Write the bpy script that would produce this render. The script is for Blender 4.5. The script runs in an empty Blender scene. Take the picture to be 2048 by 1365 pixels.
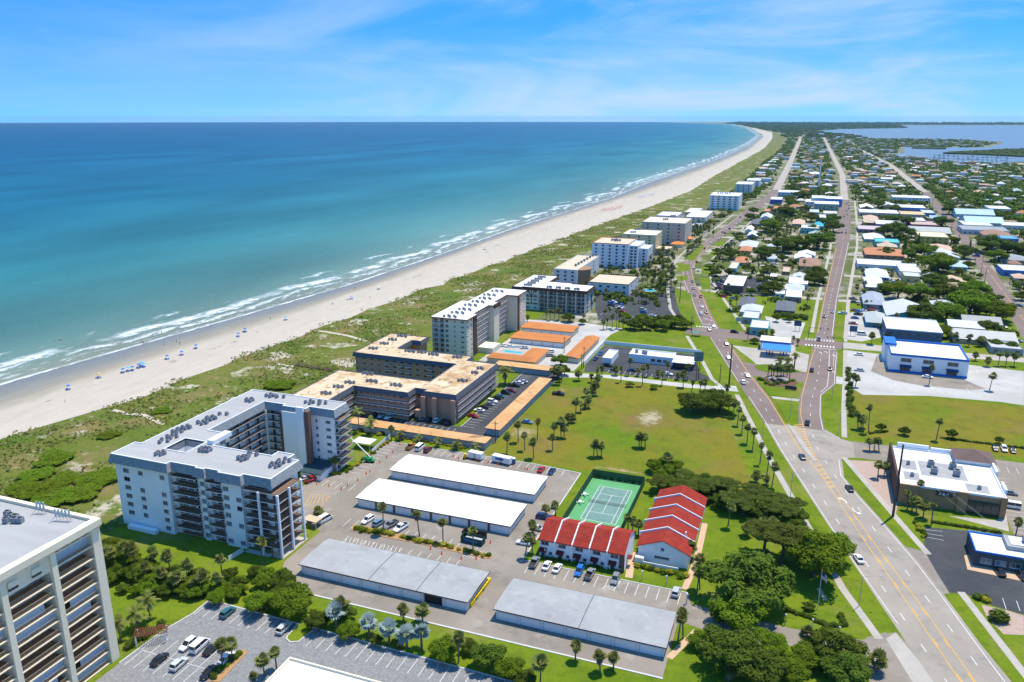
import bpy, bmesh, math, random
import numpy as np
from mathutils import Vector, Matrix
random.seed(7); RNG = np.random.default_rng(11)
S = bpy.context.scene; COL = S.collection
# ------------------------------------------------------------------ camera, sky, sun, exposure
# World frame: +Y runs along the shore away from the viewer, -X is the ocean, metres. Drone at 119 m.
CF, CHY, CH, CYAW = 1580.0, 234.0, 119.0, math.radians(20.5)     # focal px (2048 wide), horizon row, height, yaw
CPITCH = math.atan((682.5 - CHY) / CF)
cam = bpy.data.cameras.new('camera'); cam.sensor_width = 36.0; cam.lens = 36.0 * CF / 2048.0
cam.clip_start = 1.0; cam.clip_end = 60000.0
camo = bpy.data.objects.new('camera', cam); COL.objects.link(camo)
camo.location = (0, 0, CH); camo.rotation_euler = (math.pi / 2 - CPITCH, 0, CYAW)
S.camera = camo
S.render.resolution_x, S.render.resolution_y = 1024, 682
SUNV = Vector((3.3, 6.4, 21.5)).normalized()                      # direction to the sun
w = bpy.data.worlds.new('World'); S.world = w; w.use_nodes = True
nt = w.node_tree; N = nt.nodes; Lk = nt.links; N.clear()
def nd(t, **k):
    n = N.new(t)
    for a, b in k.items(): setattr(n, a, b)
    return n
def world_sky():
    tc = nd('ShaderNodeTexCoord')
    mp = nd('ShaderNodeMapping'); mp.inputs['Scale'].default_value = (1, 1, 2.8); mp.inputs['Location'].default_value = (0, 0, 0.25)
    sky = nd('ShaderNodeTexSky', sky_type='NISHITA', sun_disc=False)
    sky.sun_elevation = math.asin(SUNV.z); sky.sun_rotation = math.atan2(SUNV.x, SUNV.y)
    sky.air_density = 1.0; sky.dust_density = 0.1; sky.ozone_density = 4.0; sky.altitude = 120
    Lk.new(tc.outputs['Generated'], mp.inputs[0]); Lk.new(mp.outputs[0], sky.inputs[0])
    tint = nd('ShaderNodeMix', data_type='RGBA', blend_type='MULTIPLY'); tint.inputs[0].default_value = 1.0
    tint.inputs[7].default_value = (0.21, 0.76, 1.05, 1)
    Lk.new(sky.outputs[0], tint.inputs[6])
    # thin cirrus: noise in sky direction, stretched along the horizon
    sep = nd('ShaderNodeSeparateXYZ'); Lk.new(tc.outputs['Generated'], sep.inputs[0])
    at2 = nd('ShaderNodeMath', operation='ARCTAN2'); Lk.new(sep.outputs[0], at2.inputs[0]); Lk.new(sep.outputs[1], at2.inputs[1])
    cmb = nd('ShaderNodeCombineXYZ'); 
    m1 = nd('ShaderNodeMath', operation='MULTIPLY'); m1.inputs[1].default_value = 2.6; Lk.new(at2.outputs[0], m1.inputs[0])
    m2 = nd('ShaderNodeMath', operation='MULTIPLY'); m2.inputs[1].default_value = 13.0; Lk.new(sep.outputs[2], m2.inputs[0])
    Lk.new(m1.outputs[0], cmb.inputs[0]); Lk.new(m2.outputs[0], cmb.inputs[1])
    n1 = nd('ShaderNodeTexNoise'); n1.inputs['Scale'].default_value = 1.25; n1.inputs['Detail'].default_value = 7; n1.inputs['Roughness'].default_value = 0.58; n1.inputs['Distortion'].default_value = 0.5
    ad = nd('ShaderNodeVectorMath', operation='ADD'); ad.inputs[1].default_value = (33.1, 6.4, 0.2)
    Lk.new(cmb.outputs[0], ad.inputs[0]); Lk.new(ad.outputs[0], n1.inputs['Vector'])
    r1 = nd('ShaderNodeMapRange', interpolation_type='SMOOTHSTEP'); r1.inputs[1].default_value = 0.38; r1.inputs[2].default_value = 0.80
    Lk.new(n1.outputs[0], r1.inputs[0])
    # a veil of high haze low over the horizon, clearing upwards
    r2 = nd('ShaderNodeMapRange', interpolation_type='SMOOTHSTEP'); r2.inputs[1].default_value = 0.0; r2.inputs[2].default_value = 0.12; r2.inputs[3].default_value = 0.75; r2.inputs[4].default_value = 0.0
    Lk.new(sep.outputs[2], r2.inputs[0])
    n2 = nd('ShaderNodeTexNoise'); n2.inputs['Scale'].default_value = 0.7; n2.inputs['Detail'].default_value = 4
    Lk.new(ad.outputs[0], n2.inputs['Vector'])
    mm = nd('ShaderNodeMath', operation='MULTIPLY'); Lk.new(r2.outputs[0], mm.inputs[0]); Lk.new(n2.outputs[0], mm.inputs[1])
    mx = nd('ShaderNodeMath', operation='ADD', use_clamp=True); Lk.new(mm.outputs[0], mx.inputs[0])
    m3 = nd('ShaderNodeMath', operation='MULTIPLY'); m3.inputs[1].default_value = 0.85
    # more cloud towards the land side of the sky (azimuth +0.6), thinning out to seaward
    z1_ = nd('ShaderNodeMath', operation='SUBTRACT'); z1_.inputs[1].default_value = 0.6; Lk.new(at2.outputs[0], z1_.inputs[0]); z2_ = nd('ShaderNodeMath', operation='COSINE'); Lk.new(z1_.outputs[0], z2_.inputs[0])
    z3_ = nd('ShaderNodeMapRange'); z3_.inputs[1].default_value = 0.0; z3_.inputs[2].default_value = 1.0; z3_.inputs[3].default_value = 0.10; z3_.inputs[4].default_value = 1.15; Lk.new(z2_.outputs[0], z3_.inputs[0])
    z4_ = nd('ShaderNodeMath', operation='MULTIPLY'); Lk.new(z3_.outputs[0], z4_.inputs[0]); Lk.new(r1.outputs[0], z4_.inputs[1]); Lk.new(z4_.outputs[0], m3.inputs[0]); Lk.new(m3.outputs[0], mx.inputs[1])
    cl = nd('ShaderNodeMix', data_type='RGBA'); cl.inputs[7].default_value = (2.3, 3.0, 3.75, 1)
    Lk.new(mx.outputs[0], cl.inputs[0]); Lk.new(tint.outputs[2], cl.inputs[6])
    bg = nd('ShaderNodeBackground'); bg.inputs[1].default_value = 0.15
    Lk.new(cl.outputs[2], bg.inputs[0])
    out = nd('ShaderNodeOutputWorld'); Lk.new(bg.outputs[0], out.inputs[0])
world_sky()
sl = bpy.data.lights.new('sun', 'SUN'); sl.energy = 3.4; sl.angle = math.radians(0.53); sl.color = (1.0, 0.92, 0.77)
so = bpy.data.objects.new('sun', sl); COL.objects.link(so); so.rotation_euler = SUNV.to_track_quat('Z', 'Y').to_euler(); so.location = (60, 200, 300)
vs = S.view_settings; vs.view_transform = 'Standard'; vs.look = 'None'; vs.exposure = 0.76; vs.gamma = 1.0; vs.use_curve_mapping = False
S.render.engine = 'CYCLES'; S.cycles.max_bounces = 6; S.cycles.transparent_max_bounces = 6

# ------------------------------------------------------------------ survey: photo pixel (2048 wide) -> ground point
_c, _s = math.cos(CPITCH), math.sin(CPITCH); _cy, _sy = math.cos(CYAW), math.sin(CYAW)
def at(px, py, z=0.0):
    x = (px - 1024) / CF; v = (682.5 - py) / CF; y = _c + v * _s; d = -_s + v * _c
    k = (z - CH) / d
    return ((x * _cy - y * _sy) * k, (x * _sy + y * _cy) * k)
def proj(X, Y, Z=0.0):
    x = X * _cy + Y * _sy; y = -X * _sy + Y * _cy; z = Z - CH
    yc = y * _c - z * _s; zc = y * _s + z * _c
    return 1024 + CF * x / max(yc, 1e-3), 682.5 - CF * zc / max(yc, 1e-3)
def zoom(x0, y0, s): return lambda x, y, z=0.0: at(x0 + x / s, y0 + y / s, z)
z1 = zoom(200, 750, 3.413); z2 = zoom(550, 640, 4.096); z3 = zoom(580, 860, 3.593); z4 = zoom(960, 930, 3.412); z5 = zoom(1000, 680, 4.096)
z6 = zoom(1380, 600, 4.55); z7 = zoom(1648, 640, 4.265); z8 = zoom(1648, 860, 2.7025); z9 = zoom(840, 540, 5.12); zb = zoom(200, 880, 4.655)
zA = zoom(450, 420, 3.413); zB = zoom(1000, 230, 3.413); zC = zoom(1500, 230, 6.827); zD = zoom(1750, 230, 6.872); zE = zoom(1700, 380, 5.885)
zF = zoom(1700, 530, 5.885); zG = zoom(1400, 380, 6.4); zH = zoom(1380, 520, 6.0235); zI = zoom(1000, 400, 4.551); zJ = zoom(0, 980, 3.413)
zK = zoom(500, 1100, 3.413); zL = zoom(0, 600, 3.412); zM = zoom(1300, 900, 4.55); zN = zoom(1300, 1050, 4.096); zO = zoom(1180, 440, 8.53); z0 = zoom(0, 0, 1)

# ------------------------------------------------------------------ materials
MATS = {}
def mat(name, c1, c2=None, sc=0.3, rough=0.8, bump=0.0, bsc=None, metal=0.0, objcol=False, spec=0.3, alpha=1.0, emit=None, vary=0.0, stretch=None, trans=0.0):
    if name in MATS: return MATS[name]
    m = bpy.data.materials.new(name); m.use_nodes = True; t = m.node_tree; n = t.nodes; l = t.links
    b = n['Principled BSDF']; b.inputs['Roughness'].default_value = rough; b.inputs['Metallic'].default_value = metal
    b.inputs['Specular IOR Level'].default_value = spec
    g = n.new('ShaderNodeNewGeometry'); vec = g.outputs['Position']
    if stretch:
        mp = n.new('ShaderNodeMapping'); mp.inputs['Scale'].default_value = stretch; l.new(vec, mp.inputs[0]); vec = mp.outputs[0]
    col = None
    if c2 is not None:
        no = n.new('ShaderNodeTexNoise'); no.inputs['Scale'].default_value = sc; no.inputs['Detail'].default_value = 6; no.inputs['Roughness'].default_value = 0.65
        l.new(vec, no.inputs['Vector'])
        mr = n.new('ShaderNodeMapRange'); mr.inputs[1].default_value = 0.3; mr.inputs[2].default_value = 0.7; l.new(no.outputs[0], mr.inputs[0])
        mi = n.new('ShaderNodeMix'); mi.data_type = 'RGBA'; mi.inputs[6].default_value = (*c1, 1); mi.inputs[7].default_value = (*c2, 1)
        l.new(mr.outputs[0], mi.inputs[0]); col = mi.outputs[2]
    if objcol:
        oi = n.new('ShaderNodeObjectInfo')
        if col is None: col = oi.outputs['Color']
        else:
            mu = n.new('ShaderNodeMix'); mu.data_type = 'RGBA'; mu.blend_type = 'MULTIPLY'; mu.inputs[0].default_value = 1
            l.new(oi.outputs['Color'], mu.inputs[6]); l.new(col, mu.inputs[7]); col = mu.outputs[2]
    if vary:
        oi = n.new('ShaderNodeObjectInfo'); hs = n.new('ShaderNodeHueSaturation')
        a = n.new('ShaderNodeMapRange'); a.inputs[3].default_value = 1 - vary; a.inputs[4].default_value = 1 + vary; l.new(oi.outputs['Random'], a.inputs[0]); l.new(a.outputs[0], hs.inputs['Value'])
        a2 = n.new('ShaderNodeMapRange'); a2.inputs[3].default_value = 0.5 - vary * 0.07; a2.inputs[4].default_value = 0.5 + vary * 0.07; l.new(oi.outputs['Random'], a2.inputs[0]); l.new(a2.outputs[0], hs.inputs['Hue'])
        if col is None: hs.inputs['Color'].default_value = (*c1, 1)
        else: l.new(col, hs.inputs['Color'])
        col = hs.outputs[0]
    if col is None: b.inputs['Base Color'].default_value = (*c1, 1)
    else: l.new(col, b.inputs['Base Color'])
    if bump:
        bn = n.new('ShaderNodeTexNoise'); bn.inputs['Scale'].default_value = bsc or sc * 4; bn.inputs['Detail'].default_value = 4; l.new(vec, bn.inputs['Vector'])
        bu = n.new('ShaderNodeBump'); bu.inputs['Strength'].default_value = bump; bu.inputs['Distance'].default_value = 0.3; l.new(bn.outputs[0], bu.inputs['Height']); l.new(bu.outputs[0], b.inputs['Normal'])
    if alpha < 1: b.inputs['Alpha'].default_value = alpha
    if trans:
        tr = n.new('ShaderNodeBsdfTranslucent'); ms = n.new('ShaderNodeMixShader'); ms.inputs[0].default_value = trans
        if col is not None: l.new(col, tr.inputs[0])
        else: tr.inputs[0].default_value = (*c1, 1)
        l.new(b.outputs[0], ms.inputs[1]); l.new(tr.outputs[0], ms.inputs[2]); l.new(ms.outputs[0], n['Material Output'].inputs[0])
    MATS[name] = m; return m
def layered(name, base, layers, rough=0.9, bump=0.0, bsc=2.0):
    """base colour, then (colour, noise scale, low, high, strength) patches on top: for lawns, sand, asphalt"""
    m = bpy.data.materials.new(name); m.use_nodes = True; t = m.node_tree; n = t.nodes; l = t.links
    b = n['Principled BSDF']; b.inputs['Roughness'].default_value = rough; b.inputs['Specular IOR Level'].default_value = 0.04
    g = n.new('ShaderNodeNewGeometry'); cur = None
    for i, (c, sc, lo, hi, st) in enumerate(layers):
        ad = n.new('ShaderNodeVectorMath'); ad.operation = 'ADD'; ad.inputs[1].default_value = (i * 37.7, i * 11.3, 0); l.new(g.outputs['Position'], ad.inputs[0])
        no = n.new('ShaderNodeTexNoise'); no.inputs['Scale'].default_value = sc; no.inputs['Detail'].default_value = 7; no.inputs['Roughness'].default_value = 0.62; l.new(ad.outputs[0], no.inputs['Vector'])
        mr = n.new('ShaderNodeMapRange'); mr.inputs[1].default_value = lo; mr.inputs[2].default_value = hi; mr.inputs[4].default_value = st; l.new(no.outputs[0], mr.inputs[0])
        mi = n.new('ShaderNodeMix'); mi.data_type = 'RGBA'; mi.inputs[7].default_value = (*c, 1)
        if cur is None: mi.inputs[6].default_value = (*base, 1)
        else: l.new(cur, mi.inputs[6])
        l.new(mr.outputs[0], mi.inputs[0]); cur = mi.outputs[2]
    l.new(cur, b.inputs['Base Color'])
    if bump:
        bn = n.new('ShaderNodeTexNoise'); bn.inputs['Scale'].default_value = bsc; bn.inputs['Detail'].default_value = 5; l.new(g.outputs['Position'], bn.inputs['Vector'])
        bu = n.new('ShaderNodeBump'); bu.inputs['Strength'].default_value = bump; bu.inputs['Distance'].default_value = 0.4; l.new(bn.outputs[0], bu.inputs['Height']); l.new(bu.outputs[0], b.inputs['Normal'])
    MATS[name] = m; return m
roof_gr = layered('garage_grey_roof', (0.335, 0.335, 0.335), [((0.28, 0.28, 0.285), 0.10, 0.42, 0.62, 0.8), ((0.40, 0.40, 0.40), 0.3, 0.52, 0.68, 0.6), ((0.22, 0.215, 0.21), 0.22, 0.60, 0.70, 0.5)])
roof_red = layered('red_roof', (0.30, 0.042, 0.028), [((0.24, 0.03, 0.022), 0.5, 0.4, 0.6, 0.8), ((0.36, 0.085, 0.06), 0.16, 0.55, 0.72, 0.6), ((0.17, 0.03, 0.022), 1.6, 0.56, 0.70, 0.6)], bump=0.4, bsc=5)
white_w = mat('white_wall', (0.84, 0.85, 0.86), (0.77, 0.78, 0.80), 0.25, 0.85)
cream_w = mat('cream_wall', (0.72, 0.66, 0.52), (0.66, 0.60, 0.47), 0.2, 0.85)
tower_w = mat('tower_wall', (0.85, 0.75, 0.56), (0.77, 0.67, 0.49), 0.2, 0.85)
peach_w = mat('peach_brick', (0.50, 0.29, 0.19), (0.42, 0.24, 0.16), 1.2, 0.9)
garage_w = mat('garage_wall', (0.74, 0.74, 0.74), (0.66, 0.67, 0.68), 0.4, 0.85)
white_p = mat('white_paint', (0.80, 0.80, 0.80), rough=0.6)
shingle = mat('grey_shingle', (0.33, 0.36, 0.38), (0.17, 0.19, 0.21), 1.6, 0.95, 0.5, 4)
roof_lg = mat('light_grey_roof', (0.385, 0.38, 0.375), (0.32, 0.315, 0.31), 0.12, 0.95, stretch=(0.4, 2.5, 1))
roof_wh = layered('white_roof', (0.72, 0.72, 0.71), [((0.64, 0.63, 0.61), 0.12, 0.45, 0.65, 0.8), ((0.50, 0.48, 0.45), 0.3, 0.60, 0.72, 0.5)])
roof_tan = layered('tan_roof', (0.55, 0.42, 0.27), [((0.64, 0.52, 0.37), 0.08, 0.35, 0.65, 0.8), ((0.40, 0.24, 0.11), 0.13, 0.50, 0.62, 0.8), ((0.22, 0.14, 0.08), 0.35, 0.565, 0.64, 0.85)])
roof_or = layered('orange_roof', (0.50, 0.20, 0.07), [((0.42, 0.16, 0.06), 0.2, 0.4, 0.7, 0.8)])
roof_cp = layered('carport_roof', (0.52, 0.28, 0.12), [((0.58, 0.36, 0.18), 0.1, 0.4, 0.6, 0.8), ((0.17, 0.10, 0.07), 0.2, 0.56, 0.66, 0.75)])
brown = mat('dark_brown', (0.10, 0.055, 0.04), (0.07, 0.04, 0.03), 0.8, 0.8)
stone_b = mat('brown_stone', (0.20, 0.12, 0.09), (0.10, 0.06, 0.05), 2.5, 0.9)
rail_d = mat('dark_rail', (0.05, 0.045, 0.045), rough=0.5)
floor_b = mat('balcony_floor', (0.26, 0.155, 0.10), (0.19, 0.11, 0.07), 0.7, 0.9)
glass = mat('window_glass', (0.02, 0.028, 0.035), (0.05, 0.06, 0.065), 0.5, 0.12, spec=0.6)
glass_l = mat('curtained_glass', (0.24, 0.26, 0.27), (0.10, 0.12, 0.13), 0.9, 0.15, spec=0.6)
frame_m = mat('window_frame', (0.55, 0.56, 0.57), rough=0.5)
slate = mat('slate_fascia', (0.10, 0.12, 0.15), (0.075, 0.09, 0.115), 0.8, 0.8)
ac_m = mat('ac_metal', (0.30, 0.33, 0.37), (0.20, 0.22, 0.25), 1.5, 0.6)
black_m = mat('black_plastic', (0.02, 0.02, 0.022), rough=0.7)
metal_m = mat('galvanised', (0.45, 0.46, 0.47), rough=0.45, metal=0.6)
dkgrey = mat('dark_grey', (0.09, 0.095, 0.10), (0.07, 0.07, 0.08), 1.0, 0.8)
wood_m = mat('pole_wood', (0.13, 0.09, 0.065), (0.09, 0.065, 0.05), 1.0, 0.95)
paint_oc = mat('painted_part', (1, 1, 1), (0.90, 0.90, 0.90), 0.35, 0.8, objcol=True)
roof_oc = mat('painted_roof', (1, 1, 1), (0.86, 0.86, 0.86), 0.25, 0.85, objcol=True)
car_oc = mat('car_paint', (1, 1, 1), rough=0.25, objcol=True, spec=0.5)
car_gl = mat('car_glass', (0.02, 0.022, 0.028), rough=0.08, spec=0.6)
tyre_m = mat('tyre', (0.02, 0.02, 0.02), rough=0.9)
rim_m = mat('rim', (0.45, 0.45, 0.46), rough=0.35, metal=0.8)
lamp_w = mat('headlight', (0.75, 0.76, 0.78), rough=0.2); lamp_r = mat('taillight', (0.35, 0.02, 0.02), rough=0.3)
asphalt = layered('grey_asphalt', (0.23, 0.20, 0.168), [((0.16, 0.144, 0.126), 0.028, 0.60, 0.606, 0.55), ((0.29, 0.25, 0.208), 0.05, 0.4, 0.65, 0.9), ((0.12, 0.115, 0.11), 0.11, 0.54, 0.70, 0.6), ((0.36, 0.335, 0.30), 0.14, 0.58, 0.70, 0.55)], bump=0.15)
asph_dk = layered('dark_asphalt', (0.055, 0.058, 0.064), [((0.085, 0.085, 0.09), 0.07, 0.4, 0.7, 0.9), ((0.12, 0.12, 0.12), 0.2, 0.6, 0.75, 0.5)], bump=0.1)
asph_rd = layered('reddish_asphalt', (0.19, 0.145, 0.13), [((0.235, 0.185, 0.165), 0.06, 0.4, 0.7, 0.9), ((0.12, 0.095, 0.09), 0.2, 0.6, 0.78, 0.5)])
asph_st = layered('street_asphalt', (0.29, 0.255, 0.216), [((0.22, 0.196, 0.172), 0.025, 0.60, 0.606, 0.5), ((0.35, 0.308, 0.262), 0.06, 0.4, 0.65, 0.9), ((0.145, 0.138, 0.132), 0.2, 0.54, 0.75, 0.55)], bump=0.1)
gravel = layered('blue_grey_pavers', (0.20, 0.20, 0.20), [((0.27, 0.268, 0.265), 1.6, 0.45, 0.6, 0.9), ((0.15, 0.155, 0.17), 0.6, 0.5, 0.7, 0.7)], bump=0.2, bsc=3)
conc = layered('concrete', (0.36, 0.33, 0.29), [((0.44, 0.40, 0.355), 0.12, 0.4, 0.65, 0.9), ((0.32, 0.30, 0.27), 0.3, 0.58, 0.75, 0.6)])
conc_w = layered('pale_concrete', (0.38, 0.365, 0.34), [((0.47, 0.45, 0.42), 0.05, 0.4, 0.6, 0.9), ((0.29, 0.285, 0.28), 0.12, 0.58, 0.72, 0.7)])
peach_c = mat('peach_walk', (0.56, 0.38, 0.25), (0.48, 0.32, 0.21), 0.5, 0.9)
lawn = layered('lawn', (0.11, 0.168, 0.010), [((0.155, 0.20, 0.013), 0.05, 0.4, 0.6, 0.9), ((0.065, 0.105, 0.012), 0.22, 0.50, 0.70, 0.7), ((0.21, 0.185, 0.055), 0.045, 0.54, 0.66, 0.75), ((0.07, 0.11, 0.012), 0.9, 0.5, 0.7, 0.6)], bump=0.25)
field_m = layered('field_grass', (0.172, 0.156, 0.017), [((0.10, 0.165, 0.009), 0.020, 0.44, 0.60, 1.0), ((0.19, 0.135, 0.04), 0.03, 0.52, 0.66, 0.85), ((0.085, 0.10, 0.016), 0.14, 0.48, 0.70, 0.6), ((0.22, 0.18, 0.05), 0.7, 0.54, 0.72, 0.6)], bump=0.25)
bare_m = layered('worn_grass', (0.26, 0.205, 0.10), [((0.46, 0.40, 0.28), 0.9, 0.5, 0.62, 0.9), ((0.16, 0.14, 0.05), 0.5, 0.52, 0.7, 0.8)])
earth = layered('suburb_ground', (0.17, 0.16, 0.10), [((0.10, 0.125, 0.028), 0.02, 0.42, 0.56, 0.95), ((0.40, 0.36, 0.30), 0.035, 0.50, 0.60, 0.9), ((0.06, 0.085, 0.025), 0.06, 0.5, 0.68, 0.7)])
mulch = mat('mulch', (0.42, 0.24, 0.10), (0.34, 0.20, 0.09), 0.8, 0.95)
paver_p = mat('pink_pavers', (0.42, 0.31, 0.26), (0.36, 0.26, 0.21), 0.8, 0.9)
court_g = mat('court_green', (0.10, 0.33, 0.13), (0.085, 0.29, 0.115), 0.2, 0.8); court_b = mat('court_blue_green', (0.16, 0.27, 0.23), (0.11, 0.205, 0.175), 0.25, 0.8)
mark_w = mat('marking_white', (0.70, 0.70, 0.68), (0.55, 0.55, 0.54), 1.0, 0.7); mark_y = mat('marking_yellow', (0.72, 0.38, 0.04), (0.62, 0.33, 0.05), 1.0, 0.7)
curb_m = mat('kerb', (0.58, 0.57, 0.54), (0.46, 0.45, 0.43), 0.5, 0.9)
leaf_d = mat('leaf_dark', (0.062, 0.105, 0.012), (0.125, 0.165, 0.02), 0.5, 0.8, vary=0.22, trans=0.25, spec=0.05)
leaf_b = mat('leaf_bright', (0.095, 0.16, 0.009), (0.175, 0.24, 0.016), 0.5, 0.8, vary=0.2, trans=0.28, spec=0.05)
leaf_p = mat('palm_leaf', (0.15, 0.185, 0.04), (0.27, 0.27, 0.075), 0.9, 0.8, vary=0.22, trans=0.35, spec=0.06)
leaf_s = mat('silver_leaf', (0.30, 0.37, 0.35), (0.22, 0.29, 0.27), 0.7, 0.5, vary=0.08, trans=0.12)
leaf_y = mat('yellow_leaf', (0.40, 0.34, 0.02), (0.20, 0.22, 0.02), 0.8, 0.6, vary=0.15, trans=0.2, spec=0.06)
leaf_o = mat('olive_leaf', (0.066, 0.092, 0.014), (0.112, 0.135, 0.021), 0.35, 0.8, vary=0.12, trans=0.2, spec=0.05)
bark = mat('bark', (0.14, 0.11, 0.085), (0.09, 0.07, 0.055), 1.5, 0.95); bark_p = mat('palm_bark', (0.20, 0.165, 0.13), (0.13, 0.105, 0.08), 1.5, 0.95)
sand_m = None

# ------------------------------------------------------------------ mesh helpers
def wl(o):
    v = Vector((0, 0, 0))
    while o is not None: v += o.location; o = o.parent
    return v
class MB:
    def __init__(s): s.v = []; s.f = []; s.m = []
    def add(s, vs, fs, mi=0):
        k = len(s.v); s.v.extend(vs); s.f.extend([tuple(i + k for i in f) for f in fs]); s.m.extend([mi] * len(fs)); return s
    def box(s, x0, x1, y0, y1, za, zb_, mi=0):
        x0, x1 = min(x0, x1), max(x0, x1); y0, y1 = min(y0, y1), max(y0, y1)
        return s.add([(x0, y0, za), (x1, y0, za), (x1, y1, za), (x0, y1, za), (x0, y0, zb_), (x1, y0, zb_), (x1, y1, zb_), (x0, y1, zb_)],
              [(0, 3, 2, 1), (4, 5, 6, 7), (0, 1, 5, 4), (1, 2, 6, 5), (2, 3, 7, 6), (3, 0, 4, 7)], mi)
    def prism(s, poly, za, zb_, mi=0, cap=True):
        n = len(poly); vs = [(x, y, za) for x, y in poly] + [(x, y, zb_) for x, y in poly]
        fs = [(i, (i + 1) % n, n + (i + 1) % n, n + i) for i in range(n)]
        if cap: fs += [tuple(range(n, 2 * n)), tuple(range(n - 1, -1, -1))]
        return s.add(vs, fs, mi)
    def poly(s, pts, z, mi=0): return s.add([(x, y, z) for x, y in pts], [tuple(range(len(pts)))], mi)
    def quad(s, a, b, c, d, mi=0): return s.add([a, b, c, d], [(0, 1, 2, 3)], mi)
    def tube(s, p, q, r, r2=None, n=6, mi=0):
        p, q = Vector(p), Vector(q); r2 = r if r2 is None else r2; d = (q - p)
        if d.length < 1e-6: return s
        a = d.orthogonal().normalized(); b = d.normalized().cross(a); vs = []
        for c, rr in ((p, r), (q, r2)):
            for i in range(n):
                t = 2 * math.pi * i / n; vs.append(tuple(c + a * (rr * math.cos(t)) + b * (rr * math.sin(t))))
        return s.add(vs, [(i, (i + 1) % n, n + (i + 1) % n, n + i) for i in range(n)] + [tuple(range(n - 1, -1, -1)), tuple(range(n, 2 * n))], mi)
    def lathe(s, prof, n=10, c=(0, 0), mi=0):
        vs = []; k = len(prof)
        for r, z in prof:
            for i in range(n):
                t = 2 * math.pi * i / n; vs.append((c[0] + r * math.cos(t), c[1] + r * math.sin(t), z))
        fs = [(j * n + i, j * n + (i + 1) % n, (j + 1) * n + (i + 1) % n, (j + 1) * n + i) for j in range(k - 1) for i in range(n)]
        fs.append(tuple(range(n - 1, -1, -1))); fs.append(tuple((k - 1) * n + i for i in range(n)))
        return s.add(vs, fs, mi)
    def mesh(s, name, mats, off=(0, 0, 0), smooth=False):
        me = bpy.data.meshes.new(name); ox, oy, oz = off
        me.from_pydata([(x - ox, y - oy, z - oz) for x, y, z in s.v], [], s.f)
        for m in (mats if isinstance(mats, (list, tuple)) else [mats]): me.materials.append(m)
        if any(s.m): me.polygons.foreach_set('material_index', s.m)
        if smooth: me.polygons.foreach_set('use_smooth', [True] * len(me.polygons))
        me.update(); return me
    def build(s, name, mats, parent=None, smooth=False):
        off = wl(parent) if parent is not None else (0, 0, 0)
        return put(name, s.mesh(name, mats, off, smooth), parent)
def put(name, me, parent=None, loc=(0, 0, 0), rz=0.0, sc=None):
    o = bpy.data.objects.new(name, me); COL.objects.link(o); o.parent = parent; o.location = loc
    if rz: o.rotation_euler = (0, 0, rz)
    if sc: o.scale = sc
    return o
def np_mesh(name, verts, faces, mats, smooth=False):
    me = bpy.data.meshes.new(name); k = faces.shape[1]; nf = len(faces)
    me.vertices.add(len(verts)); me.vertices.foreach_set('co', np.asarray(verts, np.float32).ravel())
    me.loops.add(nf * k); me.loops.foreach_set('vertex_index', np.asarray(faces, np.int32).ravel())
    me.polygons.add(nf); me.polygons.foreach_set('loop_start', np.arange(0, nf * k, k, dtype=np.int32)); me.polygons.foreach_set('loop_total', np.full(nf, k, np.int32))
    for m in (mats if isinstance(mats, (list, tuple)) else [mats]): me.materials.append(m)
    if smooth: me.polygons.foreach_set('use_smooth', np.ones(nf, bool))
    me.update(calc_edges=True); me.validate(); return me
THINGS = []
def tag(o, label, cat, group=None):
    o['label'] = label; o['category'] = cat
    if group: o['group'] = group
    THINGS.append(o); return o
def thing(name, label, cat, loc=(0, 0, 0), rz=0.0, group=None):
    o = bpy.data.objects.new(name, None); COL.objects.link(o); o.location = loc; o.empty_display_size = 0.5
    if rz: o.rotation_euler = (0, 0, rz)
    return tag(o, label, cat, group)
def struct(name, mb, m, parent=None):
    o = mb.build(name, m, parent)
    if parent is None: o['kind'] = 'structure'
    return o
def copy_tree(o, parent=None):
    c = o.copy(); COL.objects.link(c); c.parent = parent
    for ch in list(o.children): copy_tree(ch, c)
    return c
def ribbon(mb, pts, wd, z, mi=0):
    pts = [Vector((p[0], p[1])) for p in pts]; n = len(pts); L = []; R = []
    for i, p in enumerate(pts):
        d = (pts[min(i + 1, n - 1)] - pts[max(i - 1, 0)]).normalized(); nn = Vector((-d.y, d.x)) * (wd / 2)
        L.append(p + nn); R.append(p - nn)
    for i in range(n - 1): mb.quad((R[i].x, R[i].y, z), (R[i + 1].x, R[i + 1].y, z), (L[i + 1].x, L[i + 1].y, z), (L[i].x, L[i].y, z), mi)
def dashes(mb, pts, wd, dash, gap, z, mi=0, phase=0.0):
    pos = -phase; pts = [Vector((p[0], p[1])) for p in pts]
    tot = sum((b - a).length for a, b in zip(pts, pts[1:]))
    def pt(s_):
        for a, b in zip(pts, pts[1:]):
            l = (b - a).length
            if s_ <= l: return a + (b - a) * (s_ / l)
            s_ -= l
        return pts[-1]
    while pos < tot:
        a, b = max(pos, 0), min(pos + dash, tot)
        if b > a: ribbon(mb, [pt(a), pt(b)], wd, z, mi)
        pos += dash + gap
def interp(tab, y): return float(np.interp(y, [t[0] for t in tab], [t[1] for t in tab]))
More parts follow.
